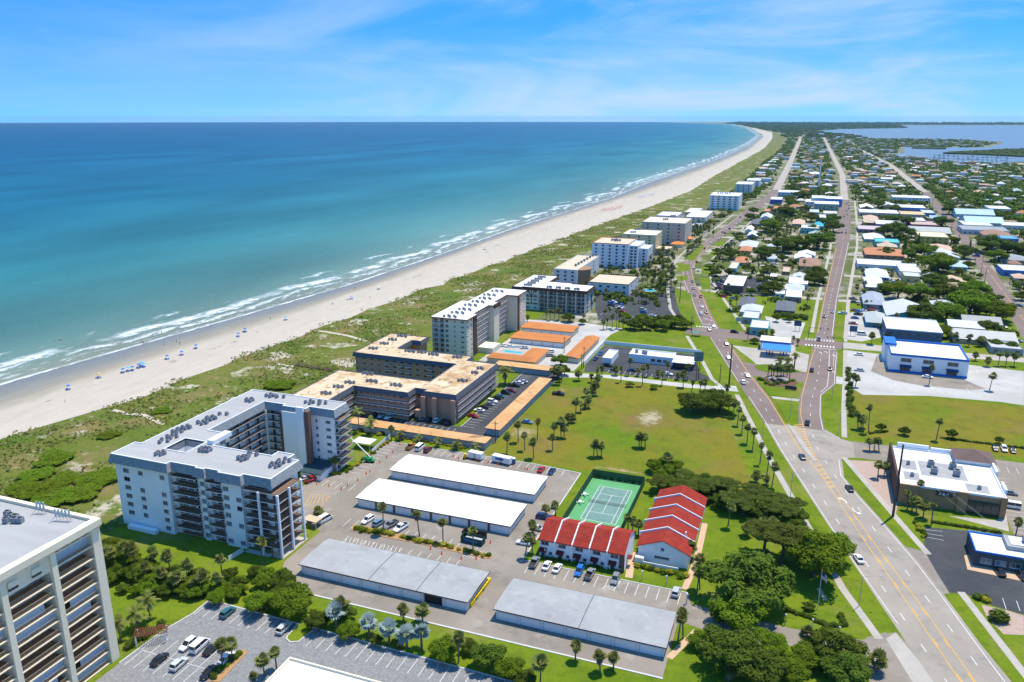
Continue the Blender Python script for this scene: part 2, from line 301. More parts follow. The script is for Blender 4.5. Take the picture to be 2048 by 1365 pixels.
# ------------------------------------------------------------------ SETTING: sea, beach, dune, ground
SHORE = [(y_, x_ + (11 if y_ < 6000 else 0)) for y_, x_ in [(-400, -372), (150, -356), (250, -352), (300, -346), (400, -333), (500, -322), (640, -317), (850, -316), (1000, -305), (1200, -296), (1550, -299), (1900, -288), (2541, -272), (3830, -285), (5691, -353), (9394, -713), (13898, -1292), (19800, -3500)]]
WETE = [(-400, -330), (200, -318), (270, -312), (380, -303), (480, -294), (700, -294), (935, -288), (1170, -270), (1456, -256), (2216, -240), (3148, -235), (5278, -309), (9394, -690), (13898, -1280), (19800, -3490)]
DUNE = [(-400, -300), (150, -288), (196, -284), (240, -271), (330, -266), (434, -259), (528, -251), (650, -240), (830, -230), (1050, -210), (1357, -190), (1700, -195), (2160, -193), (3315, -190), (4933, -240), (6798, -340), (9394, -670), (13898, -1270), (19800, -3480)]
BACK = [(-400, -186), (700, -186), (850, -160), (1050, -140), (1400, -122), (2160, -128), (3315, -125), (4933, -170), (6798, -290), (9394, -640), (13898, -1250), (19800, -3460)]
YS = list(np.concatenate([np.arange(-400, 300, 25), np.arange(300, 1600, 12), np.arange(1600, 4000, 60), np.arange(4000, 19600, 400)])) + [19700.0]
def strip_grid(name, rows, attr, m, zf):
    """rows: list of (y, [x...]); attr values per column stored as float attribute 't'"""
    V = []; T = []; F = []
    nc = len(rows[0][1])
    for j, (y, xs) in enumerate(rows):
        for i, x in enumerate(xs): V.append((x, y, zf(i, x, y))); T.append(attr(i, x, y))
    for j in range(len(rows) - 1):
        for i in range(nc - 1): a = j * nc + i; F.append((a, a + 1, a + nc + 1, a + nc))
    me = np_mesh(name, np.array(V), np.array(F), m, True)
    at_ = me.attributes.new('t', 'FLOAT', 'POINT'); at_.data.foreach_set('value', np.array(T, np.float32))
    o = put(name, me); o['kind'] = 'structure'; return o
def wnoise(x, y, s, seed=0.0):
    return math.sin(x * s + seed) * math.cos(y * s * 1.3 + seed * 2) * 0.5 + math.sin(x * s * 2.3 + y * s * 1.9 + seed) * 0.3 + math.sin(y * s * 3.7 - x * s * 1.1) * 0.2
def sea_mat():
    m = bpy.data.materials.new('sea_water'); m.use_nodes = True; t = m.node_tree; n = t.nodes; l = t.links; b = n['Principled BSDF']
    a = n.new('ShaderNodeAttribute'); a.attribute_name = 't'; g = n.new('ShaderNodeNewGeometry')
    cr = n.new('ShaderNodeValToRGB'); e = cr.color_ramp
    mr = n.new('ShaderNodeMath'); mr.operation = 'POWER'; mr.inputs[1].default_value = 0.30103
    dv = n.new('ShaderNodeMath'); dv.operation = 'DIVIDE'; dv.inputs[1].default_value = 10000.0; l.new(a.outputs['Fac'], dv.inputs[0]); l.new(dv.outputs[0], mr.inputs[0]); l.new(mr.outputs[0], cr.inputs[0])
    stops = [(0.0, (0.21, 0.20, 0.155)), (0.13, (0.165, 0.20, 0.16)), (0.185, (0.115, 0.19, 0.162)), (0.25, (0.066, 0.172, 0.158)), (0.33, (0.028, 0.142, 0.155)), (0.45, (0.008, 0.098, 0.150)), (0.65, (0.002, 0.062, 0.130)), (1.0, (0.001, 0.036, 0.095))]
    e.elements[0].position = 0; e.elements[0].color = (*stops[0][1], 1); e.elements[1].position = 1; e.elements[1].color = (*stops[-1][1], 1)
    for p, c in stops[1:-1]: q = e.elements.new(p); q.color = (*c, 1)
    # broad patches of lighter and darker water
    pn = n.new('ShaderNodeTexNoise'); pn.inputs['Scale'].default_value = 0.006; pn.inputs['Detail'].default_value = 8
    mp = n.new('ShaderNodeMapping'); mp.inputs['Scale'].default_value = (1, 0.35, 1); l.new(g.outputs['Position'], mp.inputs[0]); l.new(mp.outputs[0], pn.inputs['Vector'])
    hs = n.new('ShaderNodeHueSaturation'); vr = n.new('ShaderNodeMapRange'); vr.inputs[1].default_value = 0.3; vr.inputs[2].default_value = 0.7; vr.inputs[3].default_value = 0.74; vr.inputs[4].default_value = 1.30; l.new(pn.outputs[0], vr.inputs[0]); l.new(vr.outputs[0], hs.inputs['Value']); l.new(cr.outputs[0], hs.inputs['Color'])
    # foam: breaker bands parallel to the shore, broken up lengthwise
    sp = n.new('ShaderNodeSeparateXYZ'); l.new(g.outputs['Position'], sp.inputs[0])
    def M2(op, x, y):
        q = n.new('ShaderNodeMath'); q.operation = op
        for i, v in enumerate((x, y)):
            if isinstance(v, (int, float)): q.inputs[i].default_value = v
            else: l.new(v, q.inputs[i])
        return q.outputs[0]
    wy = n.new('ShaderNodeTexNoise'); wy.noise_dimensions = '1D'; wy.inputs['Scale'].default_value = 0.012; wy.inputs['Detail'].default_value = 5; l.new(sp.outputs[1], wy.inputs['W'])
    fn = n.new('ShaderNodeTexNoise'); fn.inputs['Scale'].default_value = 0.30; fn.inputs['Detail'].default_value = 6; fn.inputs['Roughness'].default_value = 0.7
    mp2 = n.new('ShaderNodeMapping'); mp2.inputs['Scale'].default_value = (1, 0.30, 1); l.new(g.outputs['Position'], mp2.inputs[0]); l.new(mp2.outputs[0], fn.inputs['Vector'])
    off = M2('ADD', a.outputs['Fac'], M2('MULTIPLY', M2('SUBTRACT', wy.outputs[0], 0.5), 34.0))
    off = M2('ADD', off, M2('MULTIPLY', M2('SUBTRACT', fn.outputs[0], 0.5), 17.0))
    foam = None
    for c, wd, k, ph in ((1.2, 1.8, 0.9, 3.0), (14.0, 3.2, 0.85, 71.0), (27.0, 7.0, 1.0, 133.0), (47.0, 3.0, 0.7, 211.0)):
        gp = n.new('ShaderNodeTexNoise'); gp.noise_dimensions = '1D'; gp.inputs['Scale'].default_value = 0.022; gp.inputs['Detail'].default_value = 3
        l.new(M2('ADD', sp.outputs[1], ph * 31.7), gp.inputs['W'])
        gate = n.new('ShaderNodeMapRange'); gate.inputs[1].default_value = 0.38 if c < 40 else 0.54; gate.inputs[2].default_value = 0.52 if c < 40 else 0.66; l.new(gp.outputs[0], gate.inputs[0])
        if c < 2: gate.inputs[3].default_value = 0.5
        o_ = off if c > 2 else M2('ADD', a.outputs['Fac'], M2('MULTIPLY', M2('SUBTRACT', fn.outputs[0], 0.55), 7.0))
        dd = M2('DIVIDE', M2('ABSOLUTE', M2('SUBTRACT', o_, c), 0), wd)
        band = n.new('ShaderNodeMapRange'); band.interpolation_type = 'SMOOTHSTEP'; band.inputs[1].default_value = 1.0; band.inputs[2].default_value = 0.25; l.new(dd, band.inputs[0])
        v = M2('MULTIPLY', M2('MULTIPLY', band.outputs[0], gate.outputs[0]), k)
        foam = v if foam is None else M2('MAXIMUM', foam, v)
    br = n.new('ShaderNodeMapRange'); br.inputs[1].default_value = 0.36; br.inputs[2].default_value = 0.60; l.new(fn.outputs[0], br.inputs[0])
    # lacy foam drifting between breakers and the edge
    lace = n.new('ShaderNodeMapRange'); lace.inputs[1].default_value = 0.54; lace.inputs[2].default_value = 0.70; lace.inputs[4].default_value = 0.6; l.new(fn.outputs[0], lace.inputs[0])
    near = n.new('ShaderNodeMapRange'); near.inputs[1].default_value = 48.0; near.inputs[2].default_value = 10.0; l.new(a.outputs['Fac'], near.inputs[0])
    foam = M2('MAXIMUM', M2('MULTIPLY', foam, br.outputs[0]), M2('MULTIPLY', lace.outputs[0], near.outputs[0]))
    mi = n.new('ShaderNodeMix'); mi.data_type = 'RGBA'; mi.clamp_factor = True; mi.inputs[7].default_value = (0.82, 0.86, 0.87, 1); l.new(foam, mi.inputs[0]); l.new(hs.outputs[0], mi.inputs[6]); l.new(mi.outputs[2], b.inputs['Base Color'])
    b.inputs['Roughness'].default_value = 0.32; b.inputs['Specular IOR Level'].default_value = 0.13; b.inputs['IOR'].default_value = 1.2
    w1 = n.new('ShaderNodeTexNoise'); w1.inputs['Scale'].default_value = 0.22; w1.inputs['Detail'].default_value = 8; w1.inputs['Roughness'].default_value = 0.6
    mp3 = n.new('ShaderNodeMapping'); mp3.inputs['Scale'].default_value = (1.0, 0.45, 1); mp3.inputs['Rotation'].default_value = (0, 0, 0.25); l.new(g.outputs['Position'], mp3.inputs[0]); l.new(mp3.outputs[0], w1.inputs['Vector'])
    bu = n.new('ShaderNodeBump'); bu.inputs['Strength'].default_value = 0.8; bu.inputs['Distance'].default_value = 1.6; l.new(w1.outputs[0], bu.inputs['Height']); l.new(bu.outputs[0], b.inputs['Normal'])
    return m
OFFS = [-8, 0, 3, 7, 12, 18, 25, 35, 50, 75, 120, 200, 400, 800, 1600, 3200, 6400, 12000, 19000]
rows = []
for y in YS:
    lim = math.sqrt(max(19700.0 ** 2 - y * y, 25.0)); sx = interp(SHORE, y); mo = max(lim + sx, 60.0)
    rows.append((y, [sx - min(o_, mo) for o_ in OFFS][::-1]))
def seaz(i, x, y):
    o_ = OFFS[len(OFFS) - 1 - i]
    return -0.12 if o_ < 5 or o_ > 60 else -0.12 + 0.35 * max(0, math.sin(o_ * 0.42 + 2.0 * math.sin(y * 0.02))) 
sea = strip_grid('sea', rows, lambda i, x, y: max(OFFS[len(OFFS) - 1 - i], 0), sea_mat(), seaz)
def sand_mat():
    m = bpy.data.materials.new('beach_sand'); m.use_nodes = True; t = m.node_tree; n = t.nodes; l = t.links; b = n['Principled BSDF']
    a = n.new('ShaderNodeAttribute'); a.attribute_name = 't'; g = n.new('ShaderNodeNewGeometry')
    no = n.new('ShaderNodeTexNoise'); no.inputs['Scale'].default_value = 0.03; no.inputs['Detail'].default_value = 8; no.inputs['Roughness'].default_value = 0.6
    mp = n.new('ShaderNodeMapping'); mp.inputs['Scale'].default_value = (1, 0.3, 1); l.new(g.outputs['Position'], mp.inputs[0]); l.new(mp.outputs[0], no.inputs['Vector'])
    ma = n.new('ShaderNodeMath'); ma.operation = 'MULTIPLY_ADD'; ma.inputs[1].default_value = 0.7; l.new(no.outputs[0], ma.inputs[0])
    sb = n.new('ShaderNodeMath'); sb.operation = 'SUBTRACT'; sb.inputs[1].default_value = 0.35; l.new(a.outputs['Fac'], sb.inputs[0]); l.new(sb.outputs[0], ma.inputs[2])
    hv = n.new('ShaderNodeMath'); hv.operation = 'MULTIPLY'; hv.inputs[1].default_value = 0.5; l.new(ma.outputs[0], hv.inputs[0])
    cr = n.new('ShaderNodeValToRGB'); e = cr.color_ramp; l.new(hv.outputs[0], cr.inputs[0])
    st = [(0.0, (0.17, 0.175, 0.165)), (0.22, (0.21, 0.205, 0.18)), (0.40, (0.27, 0.245, 0.20)), (0.50, (0.34, 0.30, 0.235)), (0.58, (0.43, 0.38, 0.312)), (1.0, (0.46, 0.405, 0.335))]
    e.elements[0].position = 0; e.elements[0].color = (*st[0][1], 1); e.elements[1].position = 1; e.elements[1].color = (*st[-1][1], 1)
    for p, c in st[1:-1]: q = e.elements.new(p); q.color = (*c, 1)
    # tide wrack: a thin broken brown line on the dry sand, and tracked patches
    wn = n.new('ShaderNodeTexNoise'); wn.inputs['Scale'].default_value = 0.22; wn.inputs['Detail'].default_value = 7; wn.inputs['Roughness'].default_value = 0.7; l.new(mp.outputs[0], wn.inputs['Vector'])
    wr = n.new('ShaderNodeMapRange'); wr.inputs[1].default_value = 0.56; wr.inputs[2].default_value = 0.64; l.new(wn.outputs[0], wr.inputs[0])
    db = n.new('ShaderNodeMath'); db.operation = 'SUBTRACT'; db.inputs[1].default_value = 1.36; l.new(ma.outputs[0], db.inputs[0]); ab = n.new('ShaderNodeMath'); ab.operation = 'ABSOLUTE'; l.new(db.outputs[0], ab.inputs[0])
    bd = n.new('ShaderNodeMapRange'); bd.inputs[1].default_value = 0.05; bd.inputs[2].default_value = 0.01; l.new(ab.outputs[0], bd.inputs[0])
    mu = n.new('ShaderNodeMath'); mu.operation = 'MULTIPLY'; l.new(wr.outputs[0], mu.inputs[0]); l.new(bd.outputs[0], mu.inputs[1])
    mi = n.new('ShaderNodeMix'); mi.data_type = 'RGBA'; mi.inputs[7].default_value = (0.17, 0.12, 0.085, 1); l.new(mu.outputs[0], mi.inputs[0]); l.new(cr.outputs[0], mi.inputs[6])
    tk = n.new('ShaderNodeMapRange'); tk.inputs[1].default_value = 0.3; tk.inputs[2].default_value = 0.7; tk.inputs[3].default_value = 0.9; tk.inputs[4].default_value = 1.07; l.new(wn.outputs[0], tk.inputs[0])
    hs = n.new('ShaderNodeHueSaturation'); l.new(tk.outputs[0], hs.inputs['Value']); l.new(mi.outputs[2], hs.inputs['Color']); l.new(hs.outputs[0], b.inputs['Base Color'])
    ro = n.new('ShaderNodeMapRange'); ro.inputs[1].default_value = 0.3; ro.inputs[2].default_value = 0.95; ro.inputs[3].default_value = 0.4; ro.inputs[4].default_value = 0.95; l.new(ma.outputs[0], ro.inputs[0]); l.new(ro.outputs[0], b.inputs['Roughness']); b.inputs['Specular IOR Level'].default_value = 0.15
    return m
rows = []
for y in YS:
    s0, s1, s2 = interp(SHORE, y), interp(WETE, y), interp(DUNE, y)
    rows.append((y, [s0 - 7, s0, s0 + (s1 - s0) * .33, s0 + (s1 - s0) * .66, s1, s1 + (s2 - s1) * .25, s1 + (s2 - s1) * .5, s1 + (s2 - s1) * .75, s2, s2 + 7]))
TV = [0, 0, .33, .66, 1, 1.25, 1.5, 1.75, 2, 2.3]; ZV = [-0.8, -0.1, 0.0, 0.05, 0.12, 0.22, 0.3, 0.36, 0.4, 0.2]
beach = strip_grid('beach', rows, lambda i, x, y: TV[i], sand_mat(), lambda i, x, y: ZV[i] + 0.04 * wnoise(x, y, 0.25))
dune_m = layered('dune_scrub_ground', (0.135, 0.145, 0.03), [((0.08, 0.13, 0.016), 0.03, 0.42, 0.6, 0.9), ((0.21, 0.155, 0.07), 0.06, 0.48, 0.64, 0.8), ((0.46, 0.41, 0.32), 0.05, 0.575, 0.63, 0.85), ((0.44, 0.39, 0.30), 0.3, 0.61, 0.68, 0.6), ((0.05, 0.08, 0.018), 0.18, 0.56, 0.72, 0.6)], bump=0.6, bsc=1.2)
rows = []
def dunetoe(y): return interp(DUNE, y) + 5.0 * wnoise(0, y, 0.09, 1.3) + 2.5 * wnoise(0, y, 0.31, 4.0)
for y in YS:
    a, b = dunetoe(y), interp(BACK, y); rows.append((y, [a + (b - a) * i / 10 for i in range(11)]))
dune = strip_grid('dune', rows, lambda i, x, y: i / 10, dune_m, lambda i, x, y: (0.30 if i == 0 else (-0.02 if i == 10 else 0.5 + 0.10 * wnoise(x, y, 0.11, 0.4))))
# ground sheet: everything inland of the dune, out to the horizon
g_ = MB()
for a, b in zip(YS, YS[1:]):
    la, lb = math.sqrt(max(19700.0 ** 2 - a * a, 4e6)), math.sqrt(max(19700.0 ** 2 - b * b, 4e6))
    g_.quad((interp(BACK, a) - 6, a, 0), (la, a, 0), (lb, b, 0), (interp(BACK, b) - 6, b, 0))
struct('ground', g_, earth)
lag_m = mat('lagoon_water', (0.12, 0.15, 0.165), (0.15, 0.175, 0.18), 0.004, 0.25, 0.3, 0.2, spec=0.25)
lg = MB(); lg.add([(x, y, 1.0) for x, y in [(-42, 7400), (0, 6200), (60, 5100), (306, 5000), (445, 4900), (791, 4882), (840, 4500), (795, 4263), (636, 3700), (332, 3640), (276, 3000), (215, 2960), (205, 2480), (309, 2513), (379, 2400), (536, 2560), (3000, 2600), (12000, 3000), (12000, 13400), (1061, 13400), (1000, 11500), (930, 10085), (824, 9663), (231, 8881)]], [tuple(range(24))])
struct('lagoon', lg, lag_m)
farwood_m = layered('mangrove', (0.03, 0.05, 0.018), [((0.06, 0.085, 0.025), 0.03, 0.42, 0.6, 0.9)], bump=0.8, bsc=0.3)
isl = MB(); isl.prism([(396, 3020), (430, 3130), (520, 3260), (670, 3470), (900, 3500), (1400, 3400), (1400, 3000), (900, 2900), (640, 2890), (590, 2860), (500, 2960)], 0.9, 5.0)
isl.prism([zD(505, 468), zD(975, 478), zD(980, 455), zD(520, 448)], 0.9, 4.0)
struct('mangrove_island', isl, farwood_m)

# ------------------------------------------------------------------ lawns, lots, roads
def sheet(name, pts, z, m): return struct(name, MB().poly(pts, z), m)
def kerb(pts, wd=0.3, h=0.13, m=None, name='kerb'):
    mb = MB(); P_ = [Vector((p[0], p[1])) for p in pts]
    for a, b in zip(P_, P_[1:]):
        d = (b - a).normalized(); nn = Vector((-d.y, d.x)) * (wd / 2); e = d * 0.1
        mb.prism([tuple(a - nn - e), tuple(b - nn + e), tuple(b + nn + e), tuple(a + nn - e)], 0.0, h + 0.001 * len(mb.f) / 6)
    return struct(name, mb, m or curb_m)
sheet('lawn', [(-188, 40), (130, 40), (130, 560), (-104, 560), (-104, 350), (-188, 350)], 0.006, lawn)
sheet('rear_lawn', [(-186.0, 350), (-150, 350), (-150, 470), (-186, 470)], 0.010, lawn)
sheet('field', [(-103, 247), (-66, 246), (-60, 250), (-8, 250), (-20, 300), (-31, 342), (-36, 347), (-103, 345)], 0.012, field_m)
sheet('far_field', [(24, 312), (100, 312), (130, 318), (130, 372), (24, 372)], 0.012, field_m)
def blob(c, rx, ry, n=24, seed=1.0): return [(c[0] + rx * math.cos(t) * (1 + .22 * math.sin(3 * t + seed) + .12 * math.sin(7 * t + seed)), c[1] + ry * math.sin(t) * (1 + .2 * math.sin(2 * t + seed) + .1 * math.sin(5 * t))) for t in np.linspace(0, 2 * math.pi, n, endpoint=False)]
# worn ground in the field
def worn(m, c, rx, ry, col, st):
    t = m.node_tree; n = t.nodes; l = t.links; b = n['Principled BSDF']; src = b.inputs['Base Color'].links[0].from_socket; g = n.new('ShaderNodeNewGeometry'); mp = n.new('ShaderNodeMapping'); mp.inputs['Location'].default_value = (-c[0] / rx, -c[1] / ry, 0); mp.inputs['Scale'].default_value = (1 / rx, 1 / ry, 0); l.new(g.outputs['Position'], mp.inputs[0])
    ln = n.new('ShaderNodeVectorMath'); ln.operation = 'LENGTH'; l.new(mp.outputs[0], ln.inputs[0]); no = n.new('ShaderNodeTexNoise'); no.inputs['Scale'].default_value = .45; no.inputs['Detail'].default_value = 9; no.inputs['Roughness'].default_value = .75; l.new(g.outputs['Position'], no.inputs['Vector'])
    a = n.new('ShaderNodeMath'); a.operation = 'MULTIPLY_ADD'; a.inputs[1].default_value = 3.4; l.new(no.outputs[0], a.inputs[0]); k = n.new('ShaderNodeMath'); k.operation = 'SUBTRACT'; k.inputs[0].default_value = -.75; l.new(ln.outputs['Value'], k.inputs[1]); l.new(k.outputs[0], a.inputs[2])
    mr = n.new('ShaderNodeMapRange'); mr.inputs[1].default_value = 0; mr.inputs[2].default_value = .8; mr.inputs[4].default_value = st; l.new(a.outputs[0], mr.inputs[0]); mi = n.new('ShaderNodeMix'); mi.data_type = 'RGBA'; mi.inputs[7].default_value = (*col, 1); l.new(mr.outputs[0], mi.inputs[0]); l.new(src, mi.inputs[6]); l.new(mi.outputs[2], b.inputs['Base Color'])
c0 = z5(1230, 640); worn(field_m, c0, 13, 22, (.17, .115, .04), .7); worn(field_m, c0, 5.5, 10, (.42, .36, .25), .85); worn(field_m, z5(980, 1075), 10, 2.6, (.36, .27, .15), .8); worn(field_m, z5(190, 760), 6, 7, (.36, .29, .18), .7); worn(field_m, z5(510, 410), 3, 4, (.30, .21, .08), .6)
cond = sheet('condo_car_park', [(-121, 149.3), (-20.5, 149.3), (-20.5, 169.5), (-17.5, 176), (-20, 184), (-65.6, 184), (-65.6, 243.5), (-82, 245), (-142.3, 245), (-142.3, 216.5), (-150, 206), (-150, 181), (-135, 180.5), (-127.5, 178), (-127.5, 160)], 0.016, asphalt)
dv = [zN(300, 640), zN(600, 718), zN(1180, 855), zN(1740, 945), zN(1930, 880), zN(2048, 990), zN(2100, 1320), zN(1800, 1290), zN(1700, 1120), zN(1300, 1000), zN(880, 975), zN(450, 865), zN(270, 800)]
sheet('entrance_drive', dv, 0.020, asphalt)
sheet('south_car_park', [(-137, 40), (-136.6, 111.5), (-136, 124.1), (-134.2, 132.3), (-134.3, 138.2), (-40, 136.6), (-40, 40)], 0.016, gravel)
b2lot = sheet('brown_condo_car_park', [(-168, 256.7), (-103.6, 256.7), (-103.6, 340), (-101, 346), (-123, 346), (-122, 268), (-143, 268), (-168, 266)], 0.016, asph_dk)
sheet('beige_condo_car_park', [(-150, 353), (-100, 353), (-99, 425), (-95, 440), (-122, 446), (-160, 440), (-160, 428), (-150, 428)], 0.016, conc_w)
tudlot = sheet('motel_car_park', [zI(860, 850), zI(1580, 790), zI(1610, 950), zI(1660, 1090), zI(900, 1100), zI(870, 1000)], 0.020, asph_dk)
sheet('office_car_park', [z5(690, 265), z5(700, 205), z5(860, 45), z5(1590, 120), z5(1640, 270), z5(1720, 310), z5(1700, 345), z5(890, 275), z5(880, 262)], 0.016, asph_dk)
sheet('field_street', [(-104, 341), (-84, 348.2), (-46, 347.4), (-30, 349.5), (-22, 350), (-24, 358), (-33, 354), (-53, 353.2), (-82, 353.2), (-104, 349)], 0.024, conc_w)
sheet('blue_store_car_park', [z7(195, 260), z7(1706, 440), z7(1706, 730), z7(1500, 700), z7(900, 650), z7(330, 640), z7(200, 560)], 0.016, conc_w)
sheet('blue_store_driveway', [z7(95, 480), z7(210, 500), z7(210, 555), z7(85, 545)], 0.022, conc_w)
sheet('wine_shop_car_park', [(20, 291), (24, 307), (110, 307), (110, 240), (66, 246), (66, 292)], 0.016, asphalt)
sheet('wine_shop_plaza', [(21.5, 288), (35, 291), (35.5, 258), (34, 248)], 0.018, paver_p)
sheet('wine_shop_patio', [z8(670, 465), z8(1000, 550), z8(985, 460), z8(930, 490)], 0.020, conc)
sheet('diner_car_park', [z8(545, 525), z8(1081, 575), z8(1081, 1000), z8(910, 950), z8(760, 885), z8(665, 880), z8(600, 790), z8(540, 690)], 0.018, asph_dk)
sheet('diner_apron', [z8(757, 680), z8(790, 672), z8(1081, 760), z8(1081, 820), z8(775, 755)], 0.024, peach_c)
sheet('fuel_station_apron', [z6(385, 415), z6(640, 445), z6(640, 340), z6(960, 360), z6(960, 470), z6(1085, 500), z6(1060, 660), z6(930, 640), z6(600, 585), z6(560, 545)], 0.016, conc)
sheet('island_drive', [z6(470, 560), z6(600, 590), z6(690, 660), z6(1060, 660), z6(1050, 760), z6(560, 690)], 0.020, asph_rd)
sheet('corner_lot', [z6(680, 150), z6(1050, 210), z6(1000, 350), z6(770, 330)], 0.016, conc_w)
sheet('east_lot', [z6(1440, 120), z6(1729, 90), z6(1800, 330), z6(1560, 380), z6(1425, 360)], 0.016, conc_w)
sheet('brick_store_car_park', [zH(245, 300), zH(300, 190), zH(890, 215), zH(900, 390), zH(760, 420), zH(380, 400)], 0.016, asph_dk)
sheet('drive_apron', [z8(230, 1120), z8(390, 1095), z8(700, 1400), z8(320, 1400)], 0.022, asphalt); sheet('concrete_apron', [z8(335, 1130), z8(388, 1098), z8(640, 1400), z8(500, 1400)], 0.025, conc); sheet('diner_entry', [z8(440, 630), z8(545, 660), z8(620, 790), z8(680, 885), z8(610, 890), z8(540, 780)], 0.023, asphalt)
sheet('gravel_bed', [z8(850, 945), z8(1000, 980), z8(1081, 1005), z8(1081, 1110), z8(970, 1105), z8(880, 1010)], 0.02, paver_p)
sheet('patched_asphalt', [z7(450, 300), z7(560, 440), z7(1180, 505), z7(1380, 590), z7(1240, 600), z7(820, 560), z7(600, 520), z7(400, 440)], 0.020, asphalt)
# carriageways
grey_road = [(43, 145), (29.4, 187), (21, 213.5), (12.8, 240), (-2, 289), (-9.3, 316), (14.3, 316), (19.8, 308), (24, 306), (24, 291), (19.5, 289), (19.9, 272), (23.6, 261), (30, 243.5), (38, 221), (42, 207), (47.4, 187), (51, 176), (60, 145)]
sheet('main_road', grey_road, 0.028, asph_st)
WL = [(-8.9, 314.5), (-18, 345), (-24, 364.6), (-45.6, 438), (-55, 471), (-60, 489), (-70, 531), (-84, 590), (-93, 638), (-97, 700), (-96, 775), (-89, 900), (-82, 1040), (-70, 1230), (-62, 1426)]
WR = [(-0.6, 314.5), (-8, 345), (-17.0, 374), (-36.6, 439.5), (-43, 463), (-52, 497), (-60, 534), (-75, 590), (-83.5, 638), (-87, 700), (-86, 775), (-78, 900), (-71, 1040), (-58, 1230), (-49, 1426)]
EL = [(4.2, 314.5), (3.6, 336), (3.7, 353), (5.6, 383), (7.8, 423), (10.4, 468), (14.4, 562), (25.5, 789), (33, 1000), (40, 1286)]
ER = [(14.0, 314.5), (12.8, 332), (13, 358), (19.0, 376), (21.2, 432), (19.4, 465), (23.6, 565), (40, 840), (47, 1020), (55, 1291)]
def carriage(name, Lp, Rp, z, m):
    mb = MB()
    ys = sorted(set([p[1] for p in Lp] + [p[1] for p in Rp]))
    f = lambda T, y: float(np.interp(y, [p[1] for p in T], [p[0] for p in T]))
    for a, b in zip(ys, ys[1:]): mb.quad((f(Lp, a), a, z), (f(Rp, a), a, z), (f(Rp, b), b, z), (f(Lp, b), b, z))
    return struct(name, mb, m)
carriage('shore_road', WL, WR, 0.036, asph_rd); carriage('inland_road', EL, ER, 0.036, asph_rd)
far_road = layered('far_road', (0.40, 0.35, 0.30), [((0.32, 0.28, 0.25), 0.05, 0.4, 0.7, 0.9)])
carriage('shore_road_beyond', [(-62, 1426), (-66, 2000), (-77, 3223), (-100, 5219), (-190, 7000)], [(-49, 1426), (-52, 2000), (-62, 3223), (-84, 5219), (-175, 7000)], 0.10, far_road)
carriage('inland_road_beyond', [(42, 1286), (53, 1858), (47, 2841), (33, 5271)], [(53, 1291), (64, 1858), (58, 2841), (44, 5271)], 0.10, far_road)
carriage('third_road', [(110, 400), (121, 532), (137, 776), (154, 1076), (168, 1466)], [(119, 400), (131, 532), (147, 776), (164, 1076), (180, 1466)], 0.030, asph_rd)
carriage('third_road_beyond', [(168, 1466), (177, 2292), (148, 3309)], [(180, 1466), (190, 2292), (164, 3309)], 0.08, far_road)
sheet('cross_street', [(-60, 441.5), (-36, 440.5), (-8, 440), (12, 439.5), (24, 440), (24, 454), (4, 453), (-19, 454.5), (-43, 461), (-60, 456)], 0.032, asph_rd)
sheet('side_street', [(24, 441), (112, 446), (112, 455), (24, 454)], 0.024, conc)
for i, (y, xa, xb) in enumerate([(560, -60, 14), (640, -82, 18), (735, -86, 24), (830, -82, 30), (930, -74, 33), (1060, -68, 36), (1180, -60, 40), (560, 24, 122), (655, 30, 129), (760, 36, 137), (880, 42, 146), (1010, 48, 151), (600, 134, 330), (740, 144, 340), (900, 156, 360), (1100, 168, 380), (1350, 178, 400)]):
    sheet('side_street', [(xa, y), (xb, y + 1), (xb, y + 8), (xa, y + 7)], 0.014 + 0.0003 * i, conc)
# pavements (sidewalks) with the verge between them and the carriageway
for nm, pts, wd in [('sidewalk', [(-22.5, 346), (-7.3, 288), (7, 238), (17.6, 200.5), (25.2, 181)], 2.0), ('sidewalk', [(-58, 437), (-42.8, 389.4), (-35.5, 364.4), (-29.9, 354)], 1.9),
        ('sidewalk', [(-64, 457), (-78, 500), (-90, 560), (-100, 620), (-104, 700), (-103, 775), (-96, 900), (-90, 1040)], 2.0), ('sidewalk', [(31, 580), (28.2, 518), (25.3, 456)], 2.2), ('sidewalk', [(24.9, 438), (23.4, 390), (21.6, 342), (21.0, 310)], 2.0),
        ('sidewalk', [(20.3, 290), (33, 250.6), (40.8, 227)], 1.9), ('sidewalk', [(46.4, 209.5), (54.1, 180.7), (63, 148)], 1.9), ('sidewalk', [(31, 580), (46, 820), (53, 1000), (61, 1280)], 2.2), ('sidewalk', [(-28, 462), (-46, 530), (-66, 610), (-75, 700), (-74, 780), (-68, 890), (-60, 1030)], 2.0), ('sidewalk', [(8, 470), (11, 560), (21, 770), (28, 1000)], 2.0)]:
    mb = MB(); ribbon(mb, pts, wd, 0.034); struct(nm, mb, conc)
# path to the beach and other footpaths
for pts, wd in [([z1(430, 350), z1(370, 315), z1(300, 285), z1(180, 275), z1(90, 250)], 2.2), ([z2(750, 185), z2(600, 140), z2(420, 108), z2(330, 95)], 2.4), ([z2(160, 395), z2(60, 378), z2(0, 368)], 2.0)]:
    mb = MB(); ribbon(mb, [(p[0], p[1]) for p in pts], wd, 0.66); struct('beach_path', mb, mat('path_sand', (0.52, 0.46, 0.36), (0.44, 0.38, 0.29), 0.4, 0.95))
for pts, wd in [([z4(1015, 770), z4(1028, 690), z4(1070, 600)], 2.0), ([z4(1395, 850), z4(1440, 750), z4(1490, 600), z4(1535, 400)], 1.7), ([z4(1290, 1320), z4(1370, 1240), z4(1480, 1130)], 1.6), ([zN(1380, 520), zN(1440, 620)], 1.2)]:
    mb = MB(); ribbon(mb, pts, wd, 0.030); struct('footpath', mb, peach_c)
